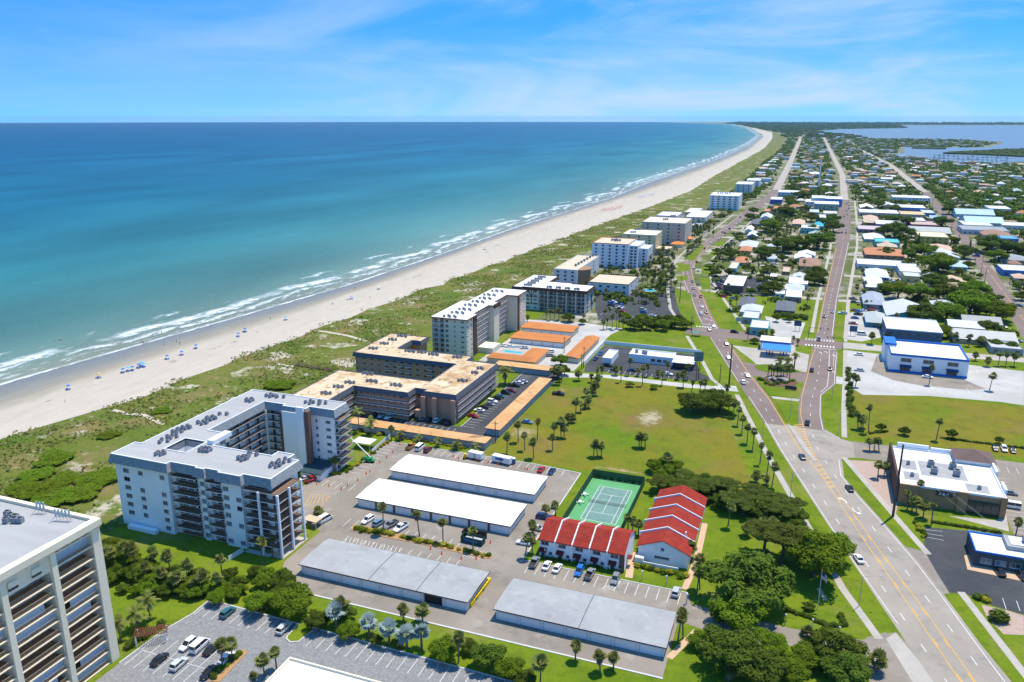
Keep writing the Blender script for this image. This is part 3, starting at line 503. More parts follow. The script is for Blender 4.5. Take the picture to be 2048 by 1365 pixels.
kerb([(-121, 149.3), (-20.5, 149.3)], 0.45); kerb([(-134.3, 138.2), (-40, 136.6)], 0.35); kerb([(-65.6, 184.5), (-65.6, 243.5), (-82, 245), (-142.5, 245)], 0.35); kerb([(-20.2, 184.1), (-64.8, 184.1)], 0.3)
kerb([(-136.6, 111.5), (-136, 124.1), (-134.2, 132.3), (-134.4, 138)], 0.3); kerb([(-122, 345), (-122, 268.2)], 0.25)
ki = MB()
# grass peninsula, circular islands, planted islands
def island(name, pts, m, h=0.14):
    mb = MB(); mb.prism(pts, 0.0, h); struct(name, mb, m)
island('grass_island', [zK(255, 590), zK(250, 610), zK(275, 632), zK(330, 628), zK(430, 552), zK(380, 490), zK(320, 520)], lawn)
kerb([zK(320, 520), zK(255, 590), zK(250, 610), zK(275, 632), zK(330, 628), zK(430, 552)], 0.3, 0.16)
island('palm_island', [zJ(1500, 1314), zJ(1690, 1110), zJ(1670, 1090), zJ(1640, 1100), zJ(1420, 1310)], mulch)
island('planted_island', [z3(445, 700), z3(455, 680), z3(760, 745), z3(1240, 850), z3(1460, 905), z3(1445, 930), z3(1390, 925), z3(1000, 835), z3(640, 765), z3(440, 725)], mulch)
island('median_lawn', [z6(595, 715), z6(830, 730), z6(1030, 752), z6(1015, 830), z6(985, 900), z6(720, 868), z6(690, 830)], lawn, 0.16)
island('median_bed', [z6(640, 720), z6(800, 690), z6(990, 760), z6(930, 800), z6(700, 790)], mat('brown_mulch', (0.16, 0.08, 0.05), (0.11, 0.06, 0.04), 1.0, 0.95), 0.22)
island('oval_lawn', [z6(*p) for p in [(590, 605), (640, 590), (720, 590), (870, 620), (990, 645), (1000, 660), (900, 668), (700, 655), (620, 640)]], lawn, 0.16)
island('triangle_lawn', [(-6.5, 345.5), (3.6, 345.5), (3.2, 331), (1.9, 314.8), (-0.2, 318), (-3.6, 334)], lawn, 0.14)
sheet('triangle_walk', [(-8.2, 349), (3.8, 349.4), (3.6, 346), (-6.9, 346)], 0.045, conc)
island('concrete_divider', [(-0.4, 317.5), (1.9, 314.6), (8.2, 293), (11.2, 282.5), (10.0, 282.5), (5.8, 294)], conc, 0.15)
for i, pts in enumerate([[z6(160, 40), z6(285, 40), z6(310, 110), z6(440, 275), z6(290, 265), z6(230, 190)], [zH(135, 90), zH(280, 95), zH(280, 175), zH(140, 180)], [zH(125, 215), zH(245, 220), zH(245, 355), zH(140, 360)], [zI(1895, 640), zI(1950, 615), zI(1945, 690), zI(1840, 680), zI(1835, 630)], [zI(1890, 505), zI(1960, 445), zI(1990, 450), zI(1975, 500), zI(1950, 515)], [zI(1950, 410), zI(2030, 355), zI(2048, 400), zI(1990, 430)], [zI(1620, 580), zI(1730, 585), zI(1720, 650), zI(1610, 655)], [zI(1610, 690), zI(1715, 690), zI(1700, 730), zI(1610, 745)], [zI(1660, 545), zI(1840, 405), zI(1860, 415), zI(1770, 550)], [zI(1620, 835), zI(1730, 850), zI(1810, 1130), zI(1660, 1040)]]):
    island('verge', pts, lawn, 0.060 + 0.001 * i)
# markings
wm = MB(); ym = MB(); ZM = 0.052
lL = [(43.4, 140), (29.1, 189), (20.8, 215.3), (13.3, 240.1), (-1.3, 289.1), (-9.0, 317), (-17.2, 345)]
ribbon(wm, [(29.9, 189), (29.1, 191), (20.9, 215.3), (13.4, 240.1), (-1.3, 289.1), (-8.7, 317), (-17.2, 345)], 0.18, ZM); ribbon(wm, [(-23.6, 365), (-44.9, 438)], 0.18, ZM); ribbon(wm, [(-54.2, 471.4), (-58.8, 489), (-68.5, 531), (-82.6, 590), (-91.5, 638), (-95.3, 700), (-94, 775), (-80, 1040)], 0.2, ZM)
ribbon(wm, [(58, 146), (49.5, 175.8), (46.3, 187.2), (41, 207.2), (37.1, 220.9), (29.2, 243.5), (22.8, 261), (18.9, 273), (18.5, 287)], 0.18, ZM)
ribbon(wm, [(20.5, 431.6), (18.3, 376), (12.4, 358), (12.2, 332), (13.3, 315), (19.4, 308.3)], 0.2, ZM); ribbon(wm, [(18.7, 466), (22.8, 565), (39, 840)], 0.25, ZM)
dashes(wm, [(38, 170), (34.8, 180.4), (31.2, 192.4), (27.6, 204.2), (20.5, 227.7), (17, 239), (1.0, 292), (-4.6, 314), (-12.8, 345), (-20.5, 369), (-41, 439)], 0.2, 3, 9, ZM, phase=2)
dashes(wm, [(48.4, 168), (44.9, 179.7), (41.5, 191.5), (34.1, 214.8), (30.5, 226.7), (23.2, 250.5), (16, 276), (11.5, 294), (8.5, 316), (8.4, 345), (11, 380), (13.5, 437)], 0.2, 3, 9, ZM, phase=1)
dashes(wm, [(-49, 468), (-55, 492), (-64.5, 533), (-79, 590), (-88, 638), (-91.5, 700), (-90.5, 775), (-76, 1040)], 0.22, 3, 9, ZM); dashes(wm, [(14.6, 470), (19, 565), (32, 800), (41, 1020)], 0.25, 3, 8, ZM)
dashes(wm, [(17.0, 436), (16.5, 400), (15.4, 372), (12.5, 362)], 0.4, 1.2, 1.0, ZM); ribbon(wm, [(16.9, 436), (16.2, 396)], 0.18, ZM)
ribbon(wm, [(19.2, 433), (18.6, 405)], 0.15, ZM)
for pts in ([(43.2, 164), (40.9, 171), (34.4, 193.8), (23.9, 229.8), (13.4, 268.5), (8.2, 283)], [(46.3, 164), (43.9, 172.1), (37.1, 195.6), (27.6, 225.6), (22.4, 243.5), (15.4, 268), (11.9, 281.5)]):
    ribbon(ym, pts, 0.18, ZM)
for a, b in (([(40.9, 171), (34.4, 193.8), (23.9, 229.8), (14.5, 264)], 0.33), ([(43.9, 172.1), (37.1, 195.6), (27.6, 225.6), (17, 262)], -0.33)): dashes(ym, [(x + b, y) for x, y in a], 0.22, 3, 9, ZM)
for off_ in (0, 0.32): ribbon(ym, [(-36.4 - off_, 436), (-18.3 - off_, 374), (-8.6 - off_, 345), (-0.9 - off_, 315.5), (4.6 - off_, 294), (8.0 - off_, 283)], 0.14, ZM)
ribbon(ym, [(11.6, 282), (9.2, 293), (6.9, 308), (4.6, 330), (4.7, 353), (6.5, 383), (8.7, 423), (10.2, 436)], 0.2, ZM); ribbon(ym, [(11.2, 470), (15.2, 562), (27, 800)], 0.25, ZM); ribbon(ym, [(-44.6, 463), (-53.5, 497), (-61.2, 534), (-75.8, 590), (-84.4, 638), (-88, 700), (-87, 775)], 0.25, ZM)
for i in range(14):
    y = 284 + i * 2.6; xl = float(np.interp(y, [283, 294, 315], [9.4, 6.4, 2.4])); xr = float(np.interp(y, [283, 294, 308, 330], [11.3, 9.0, 6.8, 4.6])); ribbon(ym, [(xl, y - 1.2), (xr, y + 0.9)], 0.45, ZM + .002)
for i in range(6):
    y = 263 + i * 3.2; xl = float(np.interp(y, [263, 283], [15.0, 9.0])); xr = float(np.interp(y, [263, 283], [16.8, 11.4])); ribbon(ym, [(xl, y - 1), (xr, y + .6)], 0.5, ZM + .002)
dashes(ym, [(126, 500), (142, 776)], 0.25, 60, 10, ZM)
def arrow(p, d, s_=1.0):
    d = Vector(d).normalized(); nn = Vector((-d.y, d.x)); p = Vector(p); Q = lambda a, b: tuple(p + d * a * s_ + nn * b * s_)
    wm.poly([Q(-1.8, .15), Q(-1.8, -.15), Q(.2, -.15), Q(.9, .5), Q(1.2, .2), Q(1.5, 1.4), Q(.3, 1.15), Q(.6, .8), Q(0, .15)], ZM + .003)
RD = Vector((-3.6, 12.0)).normalized()
arrow((44.2, 166.0), -RD, 1.3); arrow((19.6, 254), RD, 1.2); arrow((22.2, 247), -RD, 1.2)
arrow((13.0, 428), (0, 1)); arrow((19.5, 425), (0, 1)); arrow((19, 395), (0, 1)); arrow((15.8, 430), (0, 1)); arrow((-20.5, 379), RD); arrow((-52.8, 480), RD); arrow((-49.5, 478), RD)
for k in range(10): x = 4.8 + k * 1.55; wm.poly([(x, 440.2), (x + .75, 440.2), (x + .75, 443), (x, 443)], ZM); wm.poly([(x, 452.6), (x + .75, 452.6), (x + .75, 455), (x, 455)], ZM)
for k in range(8): x = -56 + k * 1.6; wm.poly([(x, 459.5), (x + .8, 459.5), (x + .8, 462), (x, 462)], ZM)
ribbon(wm, [(9.4, 437.5), (20.4, 437)], 0.45, ZM); ribbon(wm, [(-54, 468), (-46, 466)], 0.4, ZM); ribbon(wm, [(5, 456), (19, 457)], 0.3, ZM)
for x in (-26, -24.5, -23): ribbon(wm, [(x - 7, 354.5), (x - 5, 349)], 0.5, ZM)
struct('white_road_markings', wm, mark_w); struct('yellow_road_markings', ym, mark_y)
# bays
def bays(name, lines, m=mark_w, z=0.026, wd=0.13):
    mb = MB()
    for a, b in lines: ribbon(mb, [a, b], wd, z)
    return struct(name, mb, m)
def vrow(x0, x1, n, ya, yb, sl=0.0): return [((x0 + (x1 - x0) * i / n, ya), (x0 + (x1 - x0) * i / n + sl, yb)) for i in range(n + 1)]
def hrow(y0, y1, n, xa, xb): return [((xa, y0 + (y1 - y0) * i / n), (xb, y0 + (y1 - y0) * i / n)) for i in range(n + 1)]
bays('bay_lines', vrow(-63.0, -21.8, 15, 178.2, 183.6)); hz_ = [((-41.5 + i * .9, 178.4), (-38.2 + i * .2, 183.4)) for i in range(4)]; bays('hatched_bay', hz_)
bays('bay_lines', vrow(-131, -71.5, 22, 239.5, 244.5, 0.0))
bays('bay_lines', vrow(-123, -80, 15, 182.6, 187.6) + vrow(-118, -82, 12, 173.8, 178.2)); bays('hatched_bay', [((-117 + i * 1.25, 173.9), (-118.2 + i * 1.25, 178.0)) for i in range(15)])
bays('hatched_bay', [((-82 + i * .9, 180), (-80.0 + i * .9, 184.6)) for i in range(6)])
bays('bay_lines', hrow(216.5, 243, 10, -141.8, -137) + vrow(-147, -134, 5, 203.5, 208.5))
bays('hatched_bay', [(z3(105 + i * 32, 548 - i * 7), z3(150 + i * 22, 468 + i * 4)) for i in range(6)] + [(z3(100, 455), z3(288, 480)), (z3(288, 480), z3(215, 548)), (z3(215, 548), z3(100, 548))], mark_y)
bays('bay_lines', vrow(-100.5, -42, 22, 131.2, 136.6, 0.0)); bays('bay_lines', vrow(-133.6, -112.5, 8, 131.8, 137.4)); bays('bay_lines', vrow(-135.5, -116, 7, 117, 122.4) + vrow(-135, -113, 8, 111.2, 116.4) + [((-135.5, 116.7), (-113, 116.7))])
bays('bay_lines', hrow(269, 343, 27, -121.4, -116.5) + vrow(-166, -123, 16, 260.5, 265.5))
bays('bay_lines', [(zI(900 + i * 0, 0), zI(900, 1)) for i in range(0)] + vrow(-118, -66, 20, 452, 457) + vrow(-116, -96, 8, 468, 473) + vrow(-92, -78, 6, 466, 480), z=0.03)
bays('bay_lines', hrow(381, 400, 7, -96, -91.5) + vrow(-84, -50, 13, 356.5, 361.5), z=0.03)
bays('bay_lines', hrow(398, 432, 12, 27.5, 32.5) + vrow(45, 75, 2, 384, 392), z=0.03); bays('bay_lines', [(z8(548, 540), z8(640, 550)), (z8(550, 560), z8(645, 575)), (z8(553, 580), z8(648, 598)), (z8(965, 910), z8(985, 970)), (z8(1040, 925), z8(1060, 980))], z=0.03)
bays('bay_lines', vrow(68, 100, 11, 296, 301) + hrow(250, 290, 14, 66.5, 71.5), z=0.03)
bays('street_yellow_line', [((27, 301), (34, 301)), ((27, 301.3), (34, 301.3))], mark_y, 0.03)
# ------------------------------------------------------------------ BUILDINGS: helpers
MESHC = {}
def cmesh(key, fn):
    if key not in MESHC: MESHC[key] = fn()
    return MESHC[key]
def win_meshes(w, h, gm, mull):
    def frame():
        mb = MB(); t = 0.07
        mb.box(-w / 2, w / 2, -.03, .05, -h / 2, -h / 2 + t); mb.box(-w / 2, w / 2, -.03, .05, h / 2 - t, h / 2)
        mb.box(-w / 2, -w / 2 + t, -.028, .048, -h / 2 + t, h / 2 - t); mb.box(w / 2 - t, w / 2, -.028, .048, -h / 2 + t, h / 2 - t)
        for k in range(mull): x = -w / 2 + w * (k + 1) / (mull + 1); mb.box(x - t / 2, x + t / 2, -.026, .046, -h / 2 + t, h / 2 - t)
        mb.box(-w / 2 - .08, w / 2 + .08, -.2, -.03, -h / 2 - .1, -h / 2 + .02)
        return mb.mesh('window', frame_m)
    a = cmesh(('wf', w, h, mull), frame)
    b = cmesh(('wp', w, h, gm.name), lambda: MB().box(-w / 2 + .05, w / 2 - .05, .0, .03, -h / 2 + .05, h / 2 - .05).mesh('pane', gm))
    return a, b
def window(root, p, rz, w, h, rnd=None, simple=False):
    r = rnd if rnd is not None else random.random(); gm = glass_l if r > 0.72 else glass
    a, b = win_meshes(w, h, gm, 1 if w > 1.0 else 0); off = Vector(p) - wl(root)
    if simple:
        me = cmesh(('ws', w, h), lambda: MB().box(-w / 2, w / 2, -.04, .05, -h / 2, h / 2).mesh('window', glass)); return put('window', me, root, off, rz)
    f = put('window', a, root, off, rz); put('pane', b, f); return f
def rail(mb, pts, z, h=1.05, step=0.45, closed=False, solid=False):
    P_ = [Vector((p[0], p[1], z)) for p in pts]
    for a, b in zip(P_, P_[1:]):
        L_ = (b - a).length; d = (b - a) / L_; nn = Vector((-d.y, d.x, 0)) * .025
        def bar(z0, z1):
            mb.prism([tuple((a - nn)[:2]), tuple((b - nn)[:2]), tuple((b + nn)[:2]), tuple((a + nn)[:2])], z + z0, z + z1)
        bar(h - .07, h); bar(.06, .12)
        k = max(int(L_ / step), 1)
        for i in range(k + 1):
            p = a + d * (L_ * i / k); mb.box(p.x - .02, p.x + .02, p.y - .02, p.y + .02, z, z + h - .07)
def edge_frame(p0, p1):
    d = (Vector(p1) - Vector(p0)); L_ = d.length; d = d / L_; n_ = Vector((d.y, -d.x)); return d, n_, L_      # outline CCW -> n_ outward
def facade(mb, p0, p1, z0, z1, ops):
    """ops: (a0,a1,za,zb,depth). Adds wall cells, reveals and back panels (material 1)."""
    d, n_, L_ = edge_frame(p0, p1); p0 = Vector(p0)
    xs = sorted({0.0, L_} | {min(max(v, 0), L_) for o in ops for v in o[:2]}); zs = sorted({z0, z1} | {min(max(v, z0), z1) for o in ops for v in o[2:4]})
    def pt(a, dep, z): q = p0 + d * a - n_ * dep; return (q.x, q.y, z)
    for xa, xb in zip(xs, xs[1:]):
        for za, zb_ in zip(zs, zs[1:]):
            cx, cz = (xa + xb) / 2, (za + zb_) / 2
            if any(o[0] < cx < o[1] and o[2] < cz < o[3] for o in ops): continue
            mb.quad(pt(xa, 0, za), pt(xb, 0, za), pt(xb, 0, zb_), pt(xa, 0, zb_))
    for a0, a1, za, zb_, dep in [o[:5] for o in ops]:
        a0, a1, za, zb_ = max(a0, 0), min(a1, L_), max(za, z0), min(zb_, z1)
        mb.quad(pt(a0, 0, za), pt(a1, 0, za), pt(a1, dep, za), pt(a0, dep, za), 2 if dep > 1 else 0); mb.quad(pt(a0, 0, zb_), pt(a0, dep, zb_), pt(a1, dep, zb_), pt(a1, 0, zb_))
        mb.quad(pt(a0, 0, za), pt(a0, dep, za), pt(a0, dep, zb_), pt(a0, 0, zb_)); mb.quad(pt(a1, 0, za), pt(a1, 0, zb_), pt(a1, dep, zb_), pt(a1, dep, za))
        mb.quad(pt(a0, dep, za), pt(a1, dep, za), pt(a1, dep, zb_), pt(a0, dep, zb_))
    return pt
def offset_poly(poly, d_):
    n = len(poly); out = []
    for i in range(n):
        _, n1, _ = edge_frame(poly[i - 1], poly[i]); _, n2, _ = edge_frame(poly[i], poly[(i + 1) % n]); q = Vector(poly[i]) + (n1 + n2) * d_; out.append((q.x, q.y))
    return out
def inside(p, poly):
    x, y = p; c = False
    for (xa, ya), (xb, yb) in zip(poly, poly[1:] + poly[:1]):
        if (ya > y) != (yb > y) and x < (xb - xa) * (y - ya) / (yb - ya) + xa: c = not c
    return c
def cells(mb, poly, z, holes=(), mi=0):
    xs = sorted({p[0] for p in poly} | {p[0] for h in holes for p in h}); ys = sorted({p[1] for p in poly} | {p[1] for h in holes for p in h})
    for xa, xb in zip(xs, xs[1:]):
        for ya, yb in zip(ys, ys[1:]):
            c = ((xa + xb) / 2, (ya + yb) / 2)
            if inside(c, poly) and not any(inside(c, h) for h in holes): mb.quad((xa, ya, z), (xb, ya, z), (xb, yb, z), (xa, yb, z), mi)
def rzn(n_): return math.atan2(n_.x, -n_.y)      # outward S (0,-1) -> 0 ; E (1,0) -> +90 deg
class Condo:
    """storeyed block on an axis-aligned CCW outline: wall with openings, windows, balconies, fascia skirt, roof"""
    def __init__(s, name, label, outline, h, fh, wall, roofm, fascia_m=None, fz=(0, 0), flare=0.0, holes=(), inset=0.5, cat='building', edge_m=None):
        cx = sum(p[0] for p in outline) / len(outline); cy = sum(p[1] for p in outline) / len(outline)
        s.root = thing(name, label, cat, (cx, cy, 0)); s.out = outline; s.h = h; s.fh = fh; s.wallm = wall; s.walls = offset_poly(outline, -inset); s.ops = {}; s.holes = holes
        mb = MB(); cells(mb, outline, h, holes); s.roof = mb.build('roof', roofm, s.root)
        if edge_m is not False:
            mb = MB()
            for lp in [outline] + list(holes):
                inn = offset_poly(lp, -.3 if lp is outline else .3); n = len(lp)
                for i in range(n):
                    j = (i + 1) % n
                    mb.quad((*lp[i], h + .28), (*lp[j], h + .28), (*inn[j], h + .28), (*inn[i], h + .28)); mb.quad((*inn[i], h - .01), (*inn[j], h - .01), (*inn[j], h + .28), (*inn[i], h + .28)); mb.quad((*lp[i], h - .3), (*lp[j], h - .3), (*lp[j], h + .28), (*lp[i], h + .28))
            mb.build('parapet', edge_m or white_p, s.root)
        if fascia_m:
            mb = MB(); n = len(outline); lo = offset_poly(outline, flare); wi = offset_poly(outline, -inset - .05)
            for i in range(n):
                j = (i + 1) % n; a, b = outline[i], outline[j]
                up = offset_poly(outline, 0.01)
                mb.quad((*lo[i], fz[0]), (*lo[j], fz[0]), (*up[j], fz[1]), (*up[i], fz[1])); mb.quad((*lo[i], fz[0]), (*wi[i], fz[0]), (*wi[j], fz[0]), (*lo[j], fz[0]))
            for hole in holes:
                for i in range(len(hole)): j = (i + 1) % len(hole); mb.quad((*hole[i], fz[0]), (*hole[j], fz[0]), (*hole[j], fz[1]), (*hole[i], fz[1]))
            mb.build('mansard', fascia_m, s.root)
    def a(s, e, w_):        # world coordinate along edge e -> parameter
        p0 = Vector(s.walls[e]); p1 = Vector(s.walls[(e + 1) % len(s.walls)]); d = (p1 - p0).normalized()
        return (w_ - p0.x) * d.x if abs(d.x) > .5 else (w_ - p0.y) * d.y
    def win(s, e, w_, z, ww, hh, depth=0.14):
        a = s.a(e, w_); s.ops.setdefault(e, []).append((a - ww / 2, a + ww / 2, z - hh / 2, z + hh / 2, depth, 'w'))
    def bay(s, e, wa, wb, z0, z1, depth=1.8, doors=True):
        a, b = sorted((s.a(e, wa), s.a(e, wb))); s.ops.setdefault(e, []).append((a, b, z0, z1, depth, 'b' if doors else 'n'))
    def balcony(s, e, wa, wb, z, proj_=1.3, railm=None, name='balcony', step=.5, both=True):
        p0 = Vector(s.walls[e]); p1 = Vector(s.walls[(e + 1) % len(s.walls)]); d, n_, L_ = edge_frame(p0, p1); a, b = sorted((s.a(e, wa), s.a(e, wb)))
        q = [p0 + d * a + n_ * .01, p0 + d * a + n_ * proj_, p0 + d * b + n_ * proj_, p0 + d * b + n_ * .01]
        mb = MB(); mb.prism([tuple(v) for v in q][::-1], z - .12, z + .06, 0); mb.poly([tuple(v) for v in q], z + .066, 1)
        o = mb.build(name, [white_w, floor_b], s.root)
        mb = MB(); rail(mb, [tuple(v - n_ * .06) for v in (q if both else q[1:3])], z + .06, step=step); mb.build('railing', railm or rail_d, o)
    def finish(s, z0=0.0, back=None):
        mb = MB(); n = len(s.walls)
        for e in range(n):
            p0, p1 = s.walls[e], s.walls[(e + 1) % n]; d, n_, L_ = edge_frame(p0, p1); ops = s.ops.get(e, [])
            pt = facade(mb, p0, p1, z0, s.h - .05, ops)
            for a0, a1, za, zb_, dep, k in ops:
                if k == 'w': window(s.root, pt((a0 + a1) / 2, dep, (za + zb_) / 2), rzn(n_), round(a1 - a0, 2), round(zb_ - za, 2))
                elif k == 'b':
                    m_ = max(int((a1 - a0) / 2.6), 1)
                    for i in range(m_):
                        c = a0 + (a1 - a0) * (i + .5) / m_; window(s.root, pt(c, dep - .03, za + 1.12), rzn(n_), 1.9, 2.1)
        for hole in s.holes:
            for i in range(len(hole)): j = (i + 1) % len(hole); mb.quad((*hole[i], 0), (*hole[j], 0), (*hole[j], 20.5), (*hole[i], 20.5))
        mb.build('wall', [s.wallm, s.wallm, back or floor_b], s.root); return s.root
# AC condensers: one mesh pair shared by all
ac_me = None
def ac_unit(p, label, sc=1.0, rz=0.0):
    global ac_me
    if ac_me is None:
        b = MB(); b.box(-.42, .42, -.42, .42, .12, .95); b.box(-.38, -.30, -.42, .42, 0, .12); b.box(.30, .38, -.42, .42, 0, .12)
        for k in range(6): b.box(-.425, .425, -.435, .435, .2 + k * .11, .23 + k * .11)
        f = MB(); f.lathe([(.36, .95), (.36, .99), (.30, 1.0), (.12, .985), (.1, 1.03)], 10)
        ac_me = (b.mesh('casing', ac_m), f.mesh('fan_guard', black_m))
    o = thing('air_conditioner', label, 'air conditioner', (p[0], p[1], p[2]), rz, 'rooftop air conditioners'); o.scale = (sc, sc, sc); put('casing', ac_me[0], o); put('fan_guard', ac_me[1], o); return o
def ac_cluster(zf, x, y, z, n, label, spread=1.5, seed=0):
    c = zf(x, y, z); r = random.Random(int(x * 7 + y + seed))
    for i in range(n):
        ang = 2 * math.pi * i / n + .4; rad = spread * (0.75 + .35 * r.random()) if n > 1 else 0
        ac_unit((c[0] + rad * 1.2 * math.cos(ang), c[1] + rad * math.sin(ang), z + .02), label, r.uniform(1.0, 1.3), r.uniform(-.3, .3))

# ------------------------------------------------------------------ white eight-storey condominium
FH = 2.74
OUT = [(-187, 160.6), (-166.1, 160.6), (-166.1, 162.2), (-156.7, 162.2), (-156.7, 161.5), (-153.6, 161.5), (-153.6, 162.2), (-148.6, 162.2), (-148.6, 161.3), (-140.9, 161.3), (-140.9, 162.8), (-131.8, 162.8), (-131.8, 176.2), (-135.5, 176.2), (-135.5, 179.2), (-141.4, 179.2), (-141.4, 176.2), (-162.7, 176.2), (-162.7, 179), (-165.5, 179), (-165.5, 185.5), (-172.5, 185.5), (-172.5, 213.6), (-164, 213.6), (-164, 212.2), (-154.6, 212.2), (-154.6, 214.6), (-144.9, 214.6), (-144.9, 222.6), (-184.5, 222.6), (-184.5, 170), (-187, 170)]
HOLE = [(-174.6, 169), (-166.6, 169), (-166.6, 177.6), (-174.6, 177.6)]
wc = Condo('condominium', 'white eight-storey U-shaped condominium with grey mansard roof edge above the dune', OUT, 22.9, FH, white_w, roof_lg, shingle, (20.5, 23.0), 0.75, [HOLE], inset=0.6)
for f in range(8):
    z = f * FH
    for x, ww in ((-182.6, 2.3), (-177.1, 1.8), (-169.0, 1.8)):
        if (f, x) in ((5, -177.1), (5, -169.0), (0, -182.6), (0, -177.1)): continue
        wc.win(0, x, z + 1.6, ww, 1.4 if f < 7 else 1.0)
    wc.win(4, -155.2, z + 1.55, 1.7, 1.45)
    if f != 1: wc.win(8, -146.9, z + 1.55, 2.0, 1.45)
    if f in (0, 2, 4, 5): wc.win(8, -142.6, z + 1.55, 1.8, 1.45)
    wc.bay(2, -165.4, -157.5, z + .08, z + 2.55, 1.6); wc.bay(6, -153.0, -149.3, z + .08, z + 2.55, 1.4); wc.bay(10, -140.2, -133.4, z + .08, z + 2.55, 2.2)
    if f: wc.balcony(2, -165.9, -157.0, z, 1.5); wc.balcony(6, -153.7, -148.5, z, 1.4)
    wc.bay(11, 163.8, 170.5, z + .08, z + 2.55, 2.0)
    if 0 < f < 7: wc.win(11, 173.6, z + 1.5, 1.8, 1.1)
    # courtyard galleries
    wc.bay(21, 186.2, 212.6, z + .08, z + 2.50, .5, False); wc.bay(22, -171.5, -165.2, z + .08, z + 2.5, .5, False)
    if f: wc.balcony(21, 185.9, 212.9, z, 1.5, step=1.2, name='gallery', both=False); wc.balcony(22, -171.7, -164.6, z, 1.4, step=1.2, name='gallery', both=False)
    # north-east block: windows and wrap balconies
    if f: wc.win(26, -152.6, z + 1.6, 1.0, 1.1); wc.win(26, -148.0, z + 1.6, 1.9, 1.1)
    wc.bay(27, 215.8, 221.8, z + .08, z + 2.5, .5)
    if f: wc.balcony(27, 215.2, 222.2, z, 2.6, railm=metal_m)
wroot = wc.finish()
# corner balconies: wrap slabs carried on white columns
for f in range(1, 8):
    z = f * FH; pl = [(-140.6, 163.3), (-140.6, 161.4), (-129.0, 161.4), (-129.0, 172.0), (-132.3, 172.0), (-132.3, 163.3)]
    mb = MB(); mb.prism(pl, z - .14, z + .06); mb.poly(pl, z + .067, 1); o = mb.build('balcony', [white_w, floor_b], wroot)
    mb = MB(); rail(mb, [(-140.5, 163.3), (-140.5, 161.5), (-129.1, 161.5), (-129.1, 171.9), (-132.3, 171.9)], z + .06, step=.45); mb.build('railing', rail_d, o)
for x, y in ((-135.2, 161.25), (-128.85, 161.25), (-128.85, 166.6), (-128.85, 172.1)):
    mb = MB(); mb.box(x - .28, x + .28, y - .28, y + .28, 0, 19.35); mb.build('column', white_w, wroot)
mb = MB(); mb.box(-133.0, -128.4, 160.9, 173, 0.0, .12); mb.box(-141, -133.0, 160.4, 162.2, 0, .12); mb.build('patio', conc, wroot)
# lift tower: blank white panel between stone strips, entrance wing
mb = MB(); mb.box(-163.9, -154.0, 211.4, 212.8, 0, 21.4); mb.build('lift_tower', white_w, wroot)
mb = MB(); mb.box(-157.5, -154.6, 210.6, 211.4, 0, 24.0); mb.build('lift_tower', white_w, wroot)
for x0, x1, y in ((-165.4, -164.0, 211.9), (-154.5, -152.9, 210.9)): mb = MB(); mb.box(x0, x1, y, y + 1.8, 0, 21.0 if x0 < -160 else 22.6); mb.build('stone_strip', stone_b, wroot)
for y in (186.6, 212.4): mb = MB(); mb.box(-171.5, -171.1, y - .2, y + .2, 0, 20.4); mb.build('column', white_w, wroot)
door_me = MB().box(-.46, .46, -.05, .03, 0, 2.1).mesh('door', mat('door_navy', (0.03, 0.04, 0.06), rough=.6))
slot_me = MB().box(-.75, .75, -.05, .03, 0, .45).mesh('window', glass)
for f in range(8):
    for k in range(5): put('door', door_me, wroot, Vector((-172.55, 188.2 + k * 5.3, f * FH + .1)) - wl(wroot), math.pi / 2)
    for k in range(9): put('window', slot_me, wroot, Vector((-172.55, 190 + k * 2.62, f * FH + 1.75)) - wl(wroot), math.pi / 2)
    put('door', door_me, wroot, Vector((-169.4, 213.6, f * FH + .1)) - wl(wroot)); put('window', slot_me, wroot, Vector((-166.6, 213.6, f * FH + 1.6)) - wl(wroot))
mb = MB(); mb.box(-154.6, -146.5, 206.8, 213.9, 0, 2.6); o = mb.build('entrance_wing', white_w, wroot)
mb = MB(); mb.add([(-155.2, 206.2, 2.6), (-145.9, 206.2, 2.6), (-145.9, 214.4, 4.2), (-155.2, 214.4, 4.2), (-155.2, 206.2, 2.3), (-145.9, 206.2, 2.3)], [(0, 1, 2, 3), (4, 5, 1, 0)]); mb.build('entrance_roof', mat('teal_roof', (0.035, 0.07, 0.09), (0.025, 0.05, 0.065), 1.0, 0.8), wroot)
mb = MB(); mb.box(-165.2, -162.8, 176.6, 184.8, 22.9, 24.3); mb.build('stair_house', white_w, wroot)
mb = MB(); cells(mb, HOLE, 15.0); mb.build('added_pale_well_floor', white_w, wroot)  # pale floor added partway up to brighten the dark well
mb = MB(); mb.box(-182.5, -172, 158.9, 160.4, 0, 1.2); mb.build('planter', white_w, wroot)
for zf, x, y, n in [(z1, 415, 545, 5), (z1, 432, 460, 3), (z1, 490, 430, 4), (z1, 525, 395, 4), (z1, 590, 368, 4), (z1, 700, 335, 4), (z1, 755, 305, 5), (z1, 840, 275, 2), (z1, 1022, 180, 5), (z1, 1165, 150, 4), (z1, 1230, 158, 2), (z1, 1435, 195, 4), (z1, 1510, 200, 3), (z1, 720, 520, 7), (z1, 975, 580, 4), (z1, 1035, 553, 3), (z1, 1195, 625, 5), (z1, 1260, 595, 4)]:
    ac_cluster(zf, x, y, 22.9, n, 'grey air conditioner on the white condominium roof', 1.25)

